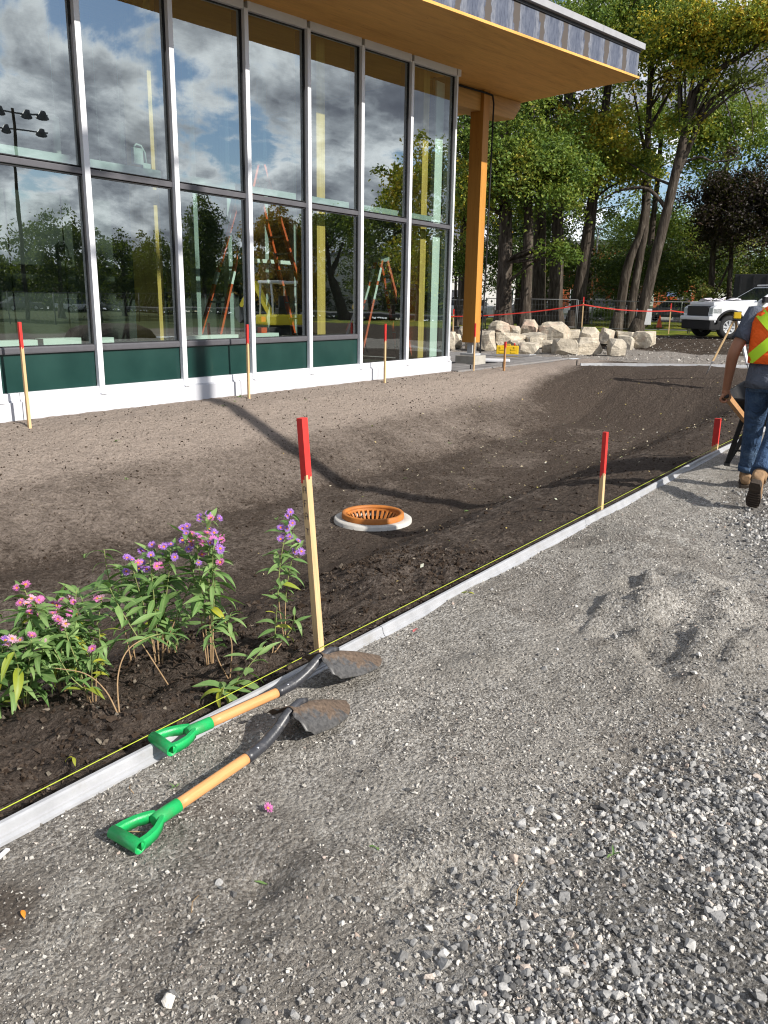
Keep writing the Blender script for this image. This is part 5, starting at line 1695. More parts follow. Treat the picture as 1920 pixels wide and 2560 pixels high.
# vest, worn open-sided over the shirt
m_ = MB()
loft(m_, [((.005, 0, 1.075), .206, .158, 0, .8), ((.02, 0, 1.15), .207, .156, 0, .8), ((.055, 0, 1.27), .212, .156, 0, .78), ((.083, 0, 1.38), .216, .150, 0, .78), ((.098, 0, 1.45), .196, .128, 0, .8), ((.115, 0, 1.50), .120, .094, 0, .9), ((.125, 0, 1.525), .084, .080, 0, 1)], 36)
vest = m_.build('vest', M['vest'], wk)
def vest_r(z):
    return (np.interp(z, [1.075, 1.15, 1.27, 1.38, 1.45, 1.50, 1.525], [.206, .207, .212, .216, .196, .12, .084]),
            np.interp(z, [1.075, 1.15, 1.27, 1.38, 1.45, 1.50, 1.525], [.158, .156, .156, .15, .128, .094, .08]),
            np.interp(z, [1.075, 1.15, 1.27, 1.38, 1.45, 1.50, 1.525], [.005, .02, .055, .083, .098, .115, .125]))
def back_pt(y, z, off=.006):
    hw, hd_, cx_ = vest_r(z)
    q = min(1, abs(y) / hw) ** (1 / .79)
    sa = math.sqrt(max(0, 1 - q * q)) ** .79
    return Vector((cx_ - hd_ * sa - off, y, z))
for y0, y1 in ((.20, -.20), (-.20, .20)):
    m_ = MB(); prev = None
    N = 22
    for k in range(N + 1):
        u = k / N
        yc = (y0 + (y1 - y0) * u) * .98; zc = 1.495 - .40 * u
        b = len(m_.v)
        wv = Vector((0, .036 * np.sign(y1 - y0) * .55, .036))
        for s in (-1, 1):
            yy = max(-.205, min(.205, yc + wv.y * s)); zz = min(1.50, max(1.078, zc + wv.z * s))
            m_.v.append(tuple(back_pt(yy, zz, .008 if y0 > 0 else .010)))
        if prev is not None:
            m_.f.append((prev, b, b + 1, prev + 1)); m_.m.append(0); m_.s.append(True)
        prev = b
    m_.build('reflective_band', M['vestband'], wk)


# ------------------------------------------------------------------ wheelbarrow
wb = empty('wheelbarrow', (7.20, 1.285, 0), R(9), 'black wheelbarrow with wooden handles pushed by the worker', 'wheelbarrow')
for s in (-1, 1):
    m_ = MB(); a = Vector((-.02, s * .345, .79)); b = Vector((1.62, s * .11, .24))
    m_.bar(a, b, .042, .046); m_.build('handle', M['barrowwood'], wb)
    m_ = MB(); m_.tube([a - (b - a).normalized() * .03, a + (b - a).normalized() * .11], .021, 12); m_.build('grip', M['black_rubber'], wb)
    top = a.lerp(b, .52)
    m_ = MB(); m_.bar(top + Vector((0, s * .02, .02)), (.97, s * .34, .06), .045, .014); m_.bar((.97, s * .34, .06), a.lerp(b, .72) + Vector((0, s * .02, 0)), .045, .014); m_.bar((.92, s * .335, .06), (1.02, s * .345, .06), .05, .02)
    m_.build('leg', M['black_plastic'], wb)
m_ = MB(); m_.bar((.95, -.315, .20), (.95, .315, .20), .04, .016); m_.build('cross_brace', M['black_plastic'], wb)
m_ = MB()
top = [(.62, -.40), (1.25, -.40), (1.62, -.30), (1.62, .30), (1.25, .40), (.62, .40)]
bot = [(.90, -.23), (1.22, -.23), (1.40, -.17), (1.40, .17), (1.22, .23), (.90, .23)]
zt = [.70, .72, .78, .78, .72, .70]; zb_ = [.49, .43, .38, .38, .43, .49]
n = 6
m_.v = [(p[0], p[1], z) for p, z in zip(top, zt)] + [(p[0], p[1], z) for p, z in zip(bot, zb_)] + [(p[0] + (1.1 - p[0]) * .03, p[1] * .965, z) for p, z in zip(top, zt)] + [(p[0], p[1] * .96, z + .015) for p, z in zip(bot, zb_)]
for k in range(n):
    j = (k + 1) % n
    for q in ((k, j, 6 + j, 6 + k), (12 + j, 12 + k, 18 + k, 18 + j), (j, k, 12 + k, 12 + j)):
        m_.f.append(q); m_.m.append(0); m_.s.append(False)
m_.f += [tuple(6 + k for k in range(n)), tuple(18 + k for k in reversed(range(n)))]; m_.m += [0, 0]; m_.s += [False, False]
for k in range(n):
    j = (k + 1) % n
    m_.tube([(top[k][0], top[k][1], zt[k]), (top[j][0], top[j][1], zt[j])], .014, 8)
m_.build('tray', M['black_plastic'], wb)
m_ = MB(); m_.lathe([(.10, -.04), (.17, -.05), (.195, -.02), (.195, .02), (.17, .05), (.10, .04), (.10, -.04)], 28); wv = m_.build('wheel', M['black_rubber'], wb, (1.62, 0, .198), (R(90), 0, 0))
m_ = MB(); m_.lathe([(.099, -.03), (.05, -.035), (.02, -.06), (.02, .06), (.05, .035), (.099, .03)], 20); m_.build('rim', M['orange_ladder'], wv)

# ------------------------------------------------------------------ limestone boulders
BOULD = [  # x, y, base z, width, height, shape (b block, r rough, p peaked), label
 (23.56, 14.13, 0.0, .60, .62, 'b', 'upright block of limestone at the left end, seen beside the glass corner'),
 (24.40, 14.35, 0.0, .45, .52, 'r', 'limestone with a pink stain just left of the timber column'),
 (25.05, 14.45, .35, .42, .40, 'r', 'grey-topped stone perched behind the pink-stained one'),
 (24.45, 13.75, 0.0, .46, .46, 'b', 'square stone partly hidden behind the column foot'),
 (24.20, 13.05, 0.0, .75, .67, 'r', 'rough boulder right behind the timber column'),
 (26.00, 13.60, .42, .75, .52, 'p', 'pointed boulder topping the pile at the left'),
 (24.75, 12.62, 0.0, 1.15, .62, 'r', 'wide boulder with a pink blotch behind the yellow case'),
 (26.39, 13.25, .40, .58, .38, 'r', 'rounded boulder between the pointed one and the wide one'),
 (24.55, 12.15, .12, .70, .24, 'b', 'flat slab lying just above the yellow case, left piece'),
 (24.95, 11.75, .24, .70, .22, 'b', 'flat slab just right of the yellow case'),
 (23.75, 11.38, 0.0, .70, .34, 'b', 'low dark-sided block right of the yellow case'),
 (26.90, 12.85, .38, .68, .62, 'p', 'tall triangular boulder with a flat left face'),
 (25.60, 12.05, .14, 1.00, .42, 'r', 'long grey slab leaning in front of the triangular boulder'),
 (24.35, 11.00, 0.0, .50, .42, 'b', 'squat mossy yellowish block in the front row'),
 (27.23, 12.50, .42, .44, .38, 'r', 'small pinkish stone between two large boulders at the back'),
 (27.30, 12.10, .22, 1.00, .74, 'p', 'big broad boulder at the middle of the back row'),
 (23.95, 10.28, 0.0, .75, .52, 'b', 'banded rectangular block in the front row, widest of the blocks'),
 (28.19, 11.78, .26, .62, .38, 'b', 'low flat boulder beneath the red marker stake'),
 (25.04, 9.95, 0.0, 1.02, .55, 'r', 'large boulder with a shaded underside, right of the banded block'),
 (25.30, 10.05, .40, .62, .44, 'p', 'peaked stone crowning the large boulder right of centre'),
 (24.98, 9.02, 0.0, .66, .54, 'p', 'wedge-shaped yellow boulder at the front right'),
 (28.60, 10.70, .16, .70, .60, 'r', 'tall rough boulder behind the yellow wedge'),
 (29.20, 10.30, .34, .80, .26, 'b', 'long ochre slab at the upper right of the pile'),
 (28.01, 9.80, 0.0, .80, .52, 'b', 'smooth pale block near the right end'),
 (28.40, 9.30, 0.0, .72, .58, 'b', 'square block with a pink end face, last on the right'),
 (29.01, 11.10, .26, .62, .26, 'b', 'thin slab at the back, left of the tall rough boulder'),
]
for i, (x, y, z, w_, h, kind, lab) in enumerate(BOULD):
    rg = random.Random(100 + i)
    w_ *= .94; h *= .9
    d = w_ * rg.uniform(.70, .95)
    bm = bmesh.new(); bmesh.ops.create_cube(bm, size=1)
    for v in bm.verts:
        v.co = Vector((v.co.x * d, v.co.y * w_, (v.co.z + .5) * h))
    def cut(co, no):
        g = bm.verts[:] + bm.edges[:] + bm.faces[:]
        r = bmesh.ops.bisect_plane(bm, geom=g, plane_co=co, plane_no=no, clear_outer=True)
        eds = [e for e in r['geom_cut'] if isinstance(e, bmesh.types.BMEdge)]
        if eds: bmesh.ops.edgeloop_fill(bm, edges=eds)
    ncut = {'b': 12, 'r': 17, 'p': 14}[kind]
    for k in range(ncut):
        n = Vector((rg.gauss(0, 1), rg.gauss(0, 1), rg.gauss(.15, .8))).normalized()
        if kind == 'p' and k < 5:
            a_ = k * 1.3 + rg.uniform(-.4, .4); n = Vector((math.cos(a_), math.sin(a_), rg.uniform(.5, 1.2))).normalized()
        # support distance of the box in this direction, then cut a little inside it
        sup = abs(n.x) * d / 2 + abs(n.y) * w_ / 2 + abs(n.z) * h / 2
        f = {'b': rg.uniform(.74, .90), 'r': rg.uniform(.62, .80), 'p': rg.uniform(.50, .72) if k < 5 else rg.uniform(.62, .8)}[kind]
        cut(Vector((0, 0, h / 2)) + n * sup * f, n)
    bmesh.ops.remove_doubles(bm, verts=bm.verts[:], dist=.01)
    bmesh.ops.triangulate(bm, faces=bm.faces[:])
    for it in range(2):
        bmesh.ops.subdivide_edges(bm, edges=[e for e in bm.edges if e.calc_length() > .16], cuts=1)
        bmesh.ops.triangulate(bm, faces=[f for f in bm.faces if len(f.verts) > 3])
    bm.normal_update()
    disp = []
    for v in bm.verts:
        n = fbm(np.array(v.co.x * 6 + i * 3.1), np.array(v.co.y * 6 + v.co.z * 4.3), 3, 200 + i)
        disp.append(v.normal * float(n) * .03)
    for v, dd in zip(bm.verts, disp): v.co += dd
    me = bpy.data.meshes.new('boulder'); bm.to_mesh(me); bm.free(); me.materials.append(M['limestone'])
    gz = float(far_z(x, y)) if x > 22.5 else 0
    tag(link('boulder', me, None, (x, y, max(z, gz - .05) if z < .1 else max(z, gz - .05)), (rg.gauss(0, .05), rg.gauss(0, .05), R(-62) + rg.uniform(-.5, .5))), lab, 'boulder', 'limestone boulders piled beyond the terrace')

# yellow tool case
c_ = empty('tool_case', (21.35, 10.86, .03), R(-63), 'bright yellow plastic tool case standing on the terrace before the boulders', 'case')
m_ = MB(); m_.bbox(-.31, .31, -.09, .09, 0, .30, .03); m_.build('shell', M['yellow_plastic'], c_)
for s in (-1, 1):
    for z in (.09, .17):
        m_ = MB(); m_.bbox(s * .16 - .07, s * .16 + .07, -.100, -.088, z, z + .045, .006); m_.build('raised_panel', M['yellow_plastic'], c_)
m_ = MB(); m_.tube([(-.08, 0, .29), (-.07, 0, .335), (.07, 0, .335), (.08, 0, .29)], .012, 8); m_.build('handle', M['yellow_plastic'], c_)
for s in (-1, 1):
    m_ = MB(); m_.bbox(s * .2 - .025, s * .2 + .025, -.104, -.086, .215, .275, .005); m_.build('latch', M['yellow_plastic'], c_)
m_ = MB(); m_.tube([(.19, 0, .30), (.19, 0, .37)], .02, 8); m_.build('red_cap', M['stakered'], c_)
# landscape rake lying in front of it
r_ = empty('landscape_rake', (20.35, 10.25, .035), R(-62), 'wide grey landscape rake with a long row of tines lying on the terrace', 'rake')
m_ = MB(); m_.bbox(-.50, .50, -.02, .02, .075, .125, .006); m_.build('rake_head', M['midmetal'], r_)
m_ = MB()
for k in range(34): m_.bar((-.48 + k * .0291, 0, .08), (-.48 + k * .0291, -.02, 0), .007, .007)
m_.build('tines', M['midmetal'], r_)
m_ = MB(); m_.tube([(.0, .02, .10), (.35, .8, .05), (.75, 1.7, .03)], .016, 8); m_.build('handle', M['galv'], r_)
w_ = MB(); w_.bbox(-.42, .42, -.16, .16, 0, .07, .03)
tag(w_.build('folded_sheet', M['white_plain'], None, (19.2, 10.15, .03), (0, 0, R(-62))), 'folded white plastic sheet lying beside the column footing', 'sheet')
for i, (x, y) in enumerate(((16.62, 9.36), (17.95, 9.23), (20.2, 8.3))):
    m_ = MB(); m_.box(-.012, .012, -.012, .012, -.1, .12)
    tag(m_.build('edge_pin', M['gasket'], None, (x, y, 0), (0, 0, .2)), ('short black pin at the terrace edge, left of the front stake', 'short black pin at the terrace edge, right of the front stake', 'short black pin standing by the far edging strip')[i], 'pin', 'black edging pins')

# barrier tape on stakes, and the fence beyond
TS = [((26.9, 20.4), 1.02), ((28.5, 16.9), .98), ((30.56, 12.46), 1.25), ((33.3, 10.0), 1.0), ((37.5, 8.6), 1.0)]
for i, ((x, y), h) in enumerate(TS):
    z = float(far_z(x, y))
    t_ = empty('tape_stake', (x, y, z - .1), R(20), ('wooden tape stake behind the left boulders', 'wooden tape stake right behind the timber column', 'tall wooden tape stake with a red top above the boulders', 'wooden tape stake among the tree trunks', 'wooden tape stake far right by the fence')[i], 'stake', 'stakes carrying the red barrier tape')
    m_ = MB(); m_.box(-.022, .022, -.02, .02, 0, h + .05); m_.build('shaft', M['stakewood'], t_)
    m_ = MB(); m_.box(-.023, .023, -.021, .021, h + .05, h + .26); m_.build('red_paint', M['stakered'], t_)
m_ = MB()
for ((x0, y0), h0), ((x1, y1), h1) in zip(TS[:-1], TS[1:]):
    N = 8
    for k in range(N):
        def pt(u):
            x = x0 + (x1 - x0) * u; y = y0 + (y1 - y0) * u
            za = float(far_z(x0, y0)) + h0 - .12; zb2 = float(far_z(x1, y1)) + h1 - .12
            return Vector((x - .03, y - .03, za + (zb2 - za) * u - .10 * 4 * u * (1 - u)))
        m_.bar(pt(k / N), pt((k + 1) / N), .004, .042)
tag(m_.build('barrier_tape', M['red_tape']), 'red barrier tape sagging from stake to stake in front of the trees', 'tape')
fp = [(27.5, 25.0), (29.6, 21.0), (31.6, 17.2), (33.2, 13.8), (34.7, 9.64), (36.0, 6.2)]
fm = MB()
fence0 = None
for i, (p, q) in enumerate(zip(fp[:-1], fp[1:])):
    L = math.hypot(q[0] - p[0], q[1] - p[1]); a = math.atan2(q[1] - p[1], q[0] - p[0])
    x, y = p
    f_ = empty('fence_panel', (x, y, float(far_z((p[0] + q[0]) / 2, (p[1] + q[1]) / 2)) + .02), a,
               ('temporary wire fence panel behind the left end of the boulders', 'temporary wire fence panel behind the pointed boulder', 'temporary wire fence panel in front of the thick leaning trunks', 'temporary wire fence panel carrying the white notice', 'temporary wire fence panel by the white truck')[i], 'fence', 'temporary fence panels before the trees')
    m_ = MB()
    m_.tube([(.03, 0, 0), (.03, 0, 1.25)], .021, 8); m_.tube([(L - .03, 0, 0), (L - .03, 0, 1.25)], .021, 8)
    m_.tube([(.03, 0, 1.22), (L - .03, 0, 1.22)], .016, 6); m_.tube([(.03, 0, .12), (L - .03, 0, .12)], .016, 6)
    m_.build('tube_frame', M['fencewire'], f_)
    m_ = MB()
    n = int(L / .12)
    for k in range(1, n): m_.bar((k * L / n, 0, .12), (k * L / n, 0, 1.22), .004, .004)
    for k in range(1, 5): m_.bar((.03, .004, .12 + k * .22), (L - .03, .004, .12 + k * .22), .004, .004)
    m_.build('wire_mesh', M['fencewire'], f_)
m_ = MB(); m_.bbox(-.30, .30, -.005, .005, 0, .62, .002)
n_ = m_.build('notice_board', M['white_plain'], None, (34.05, 11.28, .72), (0, 0, math.atan2(9.64 - 13.8, 34.7 - 33.2)))
tag(n_, 'plain white notice board hung on the wire fence right of the leaning trunk', 'sign')
# survey tripod with a yellow level
t_ = empty('survey_tripod', (19.5, 4.42, 0.0), R(20), 'wooden survey tripod with red lettering and a yellow level, beside the worker', 'tripod')
zt_ = 1.20
for k, (dx, dy) in enumerate(((-.05, .42), (-.28, -.30), (.42, -.10))):
    m_ = MB()
    a = Vector((dx * .12, dy * .12, zt_)); b = Vector((dx * .95, dy * .95, .30)); c = Vector((dx * 1.2, dy * 1.2, 0.02))
    m_.bar(a, b, .075 if k == 1 else .05, .035, 0, (dx, dy, 0)); m_.build('leg', M['white_plain'] if k == 1 else M['stakewood'], t_)
    m_ = MB(); m_.tube([b, c], [.016, .008], 6); m_.bar(b + Vector((-.03, 0, 0)), b + Vector((.03, 0, -.02)), .05, .03); m_.build('spike', M['midmetal'], t_)
    if k == 1:
        cu = bpy.data.curves.new('letters', 'FONT'); cu.body = 'SIRIUS'; cu.size = .085; cu.align_x = 'CENTER'; cu.align_y = 'CENTER'
        to = bpy.data.objects.new('letters', cu)
        me = to.to_mesh(); me = me.copy() if me else None
        if me:
            me.materials.clear(); me.materials.append(M['stakered'])
            o = link('lettering', me, t_)
            ax = (a - b).normalized(); nrm = Vector((-.9, -.35, .1)); nrm = (nrm - ax * nrm.dot(ax)).normalized(); sd2 = nrm.cross(ax)
            Mx = Matrix((ax, -sd2, nrm)).transposed().to_4x4(); Mx.translation = a.lerp(b, .5) + nrm * .043
            o.matrix_local = Mx
m_ = MB(); m_.lathe([(.0, 0), (.085, 0), (.085, .03), (.0, .03)], 20, (0, 0, zt_ - .01)); m_.build('tripod_head', M['black_plastic'], t_)
m_ = MB(); m_.bbox(-.10, .10, -.075, .075, zt_ + .04, zt_ + .17, .015); m_.build('level_body', M['yellow_plastic'], t_)
m_ = MB(); m_.bbox(-.03, .03, -.085, .085, zt_ + .03, zt_ + .19, .01); m_.build('level_lens', M['black_plastic'], t_)

# ------------------------------------------------------------------ white pickup
def pickup(loc, rz, label):
    t_ = empty('pickup_truck', loc, rz, label, 'truck')
    def arch(cx, r, z0=.52):
        return [(cx + r * math.cos(a), .40 + r * math.sin(a)) for a in np.linspace(PI - .25, .25, 12)]
    low = [(2.78, .52), (2.90, .78), (2.88, 1.02), (2.74, 1.10), (1.25, 1.22), (1.15, 1.20), (-2.9, 1.16), (-2.92, .58)]
    under = [(-2.35, .52)] + arch(-1.75, .50) + arch(2.22, .50)
    poly = low + under
    m_ = MB()
    m_.prism(poly, 'y', -.97, .97)
    bm = bmesh.new()
    # hood crown and front corners rounded by a bevelled overlay
    Mh = Matrix.Rotation(R(3), 4, 'Y'); m_.bbox(1.15, 2.74, -.82, .82, 1.12, 1.30, .085, 0, Matrix.Translation((0, 0, .06)) @ Mh)
    bm.free()
    m_.build('body', M['white_paint'], t_)
    m_ = MB()
    sec = [(1.30, 1.19, .90), (.42, 1.74, .72), (-.10, 1.80, .72), (-1.05, 1.78, .72), (-1.30, 1.19, .92)]
    vs = []
    for x, z, hw in sec: vs += [(x, -hw, z), (x, hw, z)]
    fs = [(0, 1, 3, 2), (2, 3, 5, 4), (4, 5, 7, 6), (6, 7, 9, 8), (0, 2, 4, 6, 8), (9, 7, 5, 3, 1), (8, 9, 1, 0)]
    m_.add(vs, fs)
    m_.bbox(-1.0, .36, -.70, .70, 1.775, 1.83, .025)
    m_.build('cab', M['white_paint'], t_)
    def lerp(p, q, u): return Vector(p).lerp(Vector(q), u)
    def glass(a, b, c, d, off, nm):
        n = (Vector(b) - Vector(a)).cross(Vector(d) - Vector(a)).normalized() * off
        g = MB(); g.add([Vector(p) + n for p in (a, b, c, d)] + [Vector(p) for p in (a, b, c, d)], [(0, 1, 2, 3), (7, 6, 5, 4), (0, 4, 5, 1), (1, 5, 6, 2), (2, 6, 7, 3), (3, 7, 4, 0)])
        g.build(nm, M['carglass'], t_)
    glass((1.22, -.80, 1.245), (1.22, .80, 1.245), (.48, .65, 1.70), (.48, -.65, 1.70), .006, 'windscreen')
    for s in (-1, 1):
        A = [(1.08, s * .885, 1.25), (.22, s * .885, 1.25), (.18, s * .738, 1.72), (.46, s * .738, 1.70)]
        glass(*(A if s > 0 else A[::-1]), .006 , 'side_window')
        A = [(.12, s * .893, 1.25), (-1.0, s * .905, 1.25), (-.92, s * .738, 1.73), (.10, s * .738, 1.73)]
        glass(*(A if s > 0 else A[::-1]), .006, 'side_window')
        m_ = MB(); m_.bbox(2.55, 2.905, s * .94 - .19, s * .94 + .03 if s > 0 else s * .94 + .19, .80, 1.01, .03) if s > 0 else m_.bbox(2.55, 2.905, -.97, -.75, .80, 1.01, .03)
        m_.build('headlight', M['studs'], t_)
        for cx in (2.22, -1.75):
            m_ = MB(); m_.lathe([(.23, -.11), (.36, -.12), (.385, -.08), (.385, .08), (.36, .12), (.23, .11), (.23, -.11)], 32)
            wv = m_.build('wheel', M['black_rubber'], t_, (cx, s * .84, .385), (R(90), 0, 0))
            m_ = MB(); m_.lathe([(.232, .09), (.215, .105), (.19, .06), (.06, .07), (.0, .075)], 24)
            m_.v = [(p[0], p[1], -p[2] if s > 0 else p[2]) for p in m_.v]
            for k in range(8):
                a = 2 * PI * k / 8
                m_.bar((.06 * math.cos(a), .06 * math.sin(a), -.085 * s), (.21 * math.cos(a), .21 * math.sin(a), -.095 * s), .05, .02)
            m_.build('rim', M['galv'], wv)
            m_ = MB()
            pts = [(cx + .52 * math.cos(a), s * .965, .40 + .52 * math.sin(a)) for a in np.linspace(PI - .2, .2, 14)]
            m_.tube(pts, .045, 8); m_.build('wheel_arch', M['black_plastic'], t_)
        m_ = MB(); m_.bbox(.98, 1.16, s * 1.04 - .09, s * 1.04 + .09, 1.20, 1.40, .03); m_.build('mirror', M['black_plastic'], t_)
        m_ = MB(); m_.bbox(.52, .66, s * .975 - .012, s * .975 + .012, 1.03, 1.07, .005); m_.build('door_handle', M['black_plastic'], t_)
        m_ = MB(); m_.box(.17, .178, s * .9705 - .001, s * .9705 + .001, .56, 1.19); m_.box(1.1, 1.108, s * .9705 - .001, s * .9705 + .001, .56, 1.19); m_.build('door_seam', M['gasket'], t_)
    m_ = MB(); m_.bbox(2.80, 2.925, -.70, .70, .74, 1.07, .05); m_.build('grille', M['gasket'], t_)
    m_ = MB(); m_.bbox(2.72, 3.02, -.99, .99, .60, .735, .04); m_.build('bumper', M['white_paint'], t_)
    m_ = MB(); m_.bbox(2.55, 2.96, -.96, .96, .28, .595, .05); m_.build('valance', M['black_plastic'], t_)
    m_ = MB()
    rg = random.Random(3)
    for k in range(14):
        x, y = rg.uniform(1.7, 2.65), rg.uniform(-.5, .45)
        Mx = Matrix.Translation((x, y, 1.262 + k * .004)) @ Euler((rg.gauss(0, .12), rg.gauss(0, .12), rg.uniform(0, 3))).to_matrix().to_4x4()
        m_.bbox(-.17, .17, -.11, .11, -.006, .008, .003, 0, Mx)
    o = m_.build('papers_on_hood', M['bag_white'], None, loc, (0, 0, rz))
    tag(o, 'crumpled white and pink papers spread on the hood of the pickup', 'papers')
    return t_
pickup((32.35, 6.09, .42), R(134), 'white pickup truck with a black grille parked nose-left at the right edge')
d_ = empty('dark_container', (40.2, 5.6, .4), R(8), 'large black box trailer behind the white pickup', 'container')
m_ = MB(); m_.bbox(-1.3, 1.3, -3.6, 3.6, .35, 2.42, .03); m_.build('box', M['gasket'], d_)
for k in range(14):
    m_ = MB(); m_.box(-1.335, -1.301, -3.45 + k * .52, -3.38 + k * .52, .4, 2.38); m_.build('rib', M['gasket'], d_)
for s in (-1, 1):
    m_ = MB(); m_.lathe([(.0, -.12), (.33, -.12), (.36, 0), (.33, .12), (0, .12)], 20); m_.build('wheel', M['black_rubber'], d_, (-1.1, s * 1.2, .34), (0, R(90), 0))
c_ = empty('traffic_cone', (41.0, 12.8, .42), 0, 'small orange traffic cone on the lawn behind the notice board', 'cone')
m_ = MB(); m_.lathe([(.14, .03), (.02, .62), (0, .62)], 16); m_.build('cone', M['orange_ladder'], c_)
m_ = MB(); m_.bbox(-.18, .18, -.18, .18, 0, .03, .005); m_.build('base', M['gasket'], c_)

# ------------------------------------------------------------------ trees
def quads(P, L, W, droop=0.35, up=0.55):
    """leaf lozenges at P: random headings, normals biased to the sky and the sun"""
    n = len(P)
    a = rng.uniform(0, 2 * PI, n); el = rng.normal(-droop, .5, n)
    d = np.stack([np.cos(a) * np.cos(el), np.sin(a) * np.cos(el), np.sin(el)], -1)
    r = rng.normal(0, 1, (n, 3)); r[:, 2] += up
    s = np.cross(d, r); s /= np.maximum(np.linalg.norm(s, axis=1, keepdims=True), 1e-6)
    l = L * rng.uniform(.7, 1.3, n)[:, None]; w_ = W * rng.uniform(.7, 1.3, n)[:, None]
    nn = np.cross(s, d) * (w_ * .22)
    V = np.stack([P - d * l * .5, P + s * w_ * .5 + nn - d * l * .05, P + d * l * .5, P - s * w_ * .5 + nn - d * l * .05], 1)
    return V.reshape(-1, 3), np.arange(4 * n, dtype=np.int32).reshape(-1, 4)


def crown_points(c, r, nclump, per, sig, hollow=.45):
    c = np.array(c, float); r = np.array(r if hasattr(r, '__len__') else (r, r, r), float)
    v = rng.normal(0, 1, (nclump, 3)); v /= np.linalg.norm(v, axis=1, keepdims=True)
    v[:, 2] = np.where(v[:, 2] < -.55, -v[:, 2] * .5, v[:, 2])
    rad = rng.uniform(hollow, 1.0, nclump) ** .8 * (1 + .16 * rng.normal(0, 1, nclump))
    K = c + v * rad[:, None] * r
    m = rng.poisson(per, nclump)
    idx = np.repeat(np.arange(nclump), m)
    sg = (sig * rng.uniform(.6, 1.4, nclump))[idx]
    G = rng.normal(0, 1, (len(idx), 3)) * sg[:, None] * np.array([1.0, 1.0, .55])
    G[:, 2] -= .35 * (G[:, 0] ** 2 + G[:, 1] ** 2) / np.maximum(sg, .01)
    return K, K[idx] + G


def limb(m_, pts, r0, r1, n=8, wob=.06):
    P = [Vector(p) for p in pts]
    Q = []
    for i in range(len(P) - 1):
        p0 = P[max(i - 1, 0)]; p1 = P[i]; p2 = P[i + 1]; p3 = P[min(i + 2, len(P) - 1)]
        for k in range(5):
            u = k / 5
            q = .5 * ((2 * p1) + (p2 - p0) * u + (2 * p0 - 5 * p1 + 4 * p2 - p3) * u * u + (3 * p1 - 3 * p2 + p3 - p0) * u ** 3)
            Q.append(q + Vector((rng.normal(0, wob * r0), rng.normal(0, wob * r0), 0)))
    Q.append(P[-1])
    m_.tube(Q, [r0 + (r1 - r0) * (i / (len(Q) - 1)) for i in range(len(Q))], n)
    return Q


def tree(name, label, trunk, r0, crowns, L=.14,  limbs=(), group='trees beyond the wire fence', r1=None, auto=10, twigs=True, flare=1.35):
    """trunk: list of points; crowns: (centre, radii, clumps, leaves per clump, clump size, material)"""
    base = Vector(trunk[0])
    T = [Vector(p) - base for p in trunk]
    t_ = empty(name, base, 0, label, 'tree', group)
    m_ = MB()
    Q = limb(m_, [T[0] + Vector((0, 0, -.3))] + T[1:], r0, r1 or r0 * .35, 12, .03)
    m_.tube([T[0] + Vector((0, 0, -.3)), T[0] + Vector((0, 0, .15)), T[0] + (T[1] - T[0]) * min(.3, .9 / max(.1, (T[1] - T[0]).length))], [r0 * flare * 1.15, r0 * flare, r0 * .98], 12)
    for pts, a, b in limbs:
        limb(m_, [Vector(p) - base for p in pts], a, b, 8)
    Vs, Fs, mats_, mi, off = [], [], [], [], 0
    for c, r, nc, per, sg, mk in crowns:
        K, P = crown_points(np.array(c) - np.array(base), r, nc, per * 1.35, sg * .84)
        # limbs from the trunk into some of the clumps
        for k in range(min(auto, len(K))):
            tgt = Vector(K[k])
            f = min(len(Q) - 1, max(int(len(Q) * .42), int(len(Q) * rng.uniform(.45, .98))))
            cand = [q for q in Q if q.z < tgt.z - .3] or [Q[len(Q) // 2]]
            s = min(cand, key=lambda q: (q - tgt).length + rng.uniform(0, .6))
            mid = s.lerp(tgt, .5) + Vector((rng.normal(0, .2), rng.normal(0, .2), .12 * (tgt - s).length * rng.uniform(-.3, 1)))
            limb(m_, [s, mid, tgt], max(.018, r0 * .20), .008, 6)
        V, F = quads(P, L, L * .62)
        Vs.append(V); Fs.append(F + off); off += len(V)
        if mk not in mats_: mats_.append(mk)
        mi += [mats_.index(mk)] * len(F)
    m_.build('trunk', M['bark'], t_)
    me = np_mesh('crown', np.concatenate(Vs), np.concatenate(Fs), [M[k] for k in mats_])
    me.polygons.foreach_set('material_index', np.array(mi, np.int32))
    link('crown', me, t_)
    return t_
gz = .42
tree('maple_tree', 'green maple with a thick upright trunk right behind the timber column', [(31.98, 16.53, .3), (31.95, 16.6, 4), (31.83, 16.82, 8.5), (31.9, 16.7, 12)], .36,
     [((30.9, 15.3, 6.4), (2.3, 2.5, 2.3), 90, 105, .34, 'leaf_green'), ((31.2, 13.9, 3.5), (.6, .9, .55), 9, 80, .26, 'leaf_green'), ((30.6, 17.2, 5.6), (1.2, 1.3, 1.3), 26, 85, .3, 'leaf_gold'), ((31.7, 17.0, 8.6), (2.8, 3.0, 2.6), 80, 95, .38, 'leaf_green')])
tree('maple_tree', 'slim green maple with a dark trunk, second behind the timber column', [(32.38, 15.74, .25), (32.4, 15.8, 4), (32.3, 15.95, 7.1), (32.5, 15.9, 11)], .26,
     [((33.0, 16.2, 7.0), (2.0, 2.4, 2.4), 60, 95, .36, 'leaf_green'), ((32.2, 14.4, 6.6), (1.4, 1.6, 1.6), 36, 95, .32, 'leaf_green')])
tree('maple_tree', 'dark trunked maple standing furthest back behind the boulders', [(36.25, 16.91, .3), (36.2, 17.1, 5), (36.1, 17.2, 8), (36.3, 17.0, 12)], .34,
     [((36.5, 17.5, 9.2), (3.0, 3.2, 3.2), 90, 90, .42, 'leaf_deep'), ((37.8, 15.9, 12.8), (3.2, 3.4, 2.6), 80, 90, .42, 'leaf_green')])
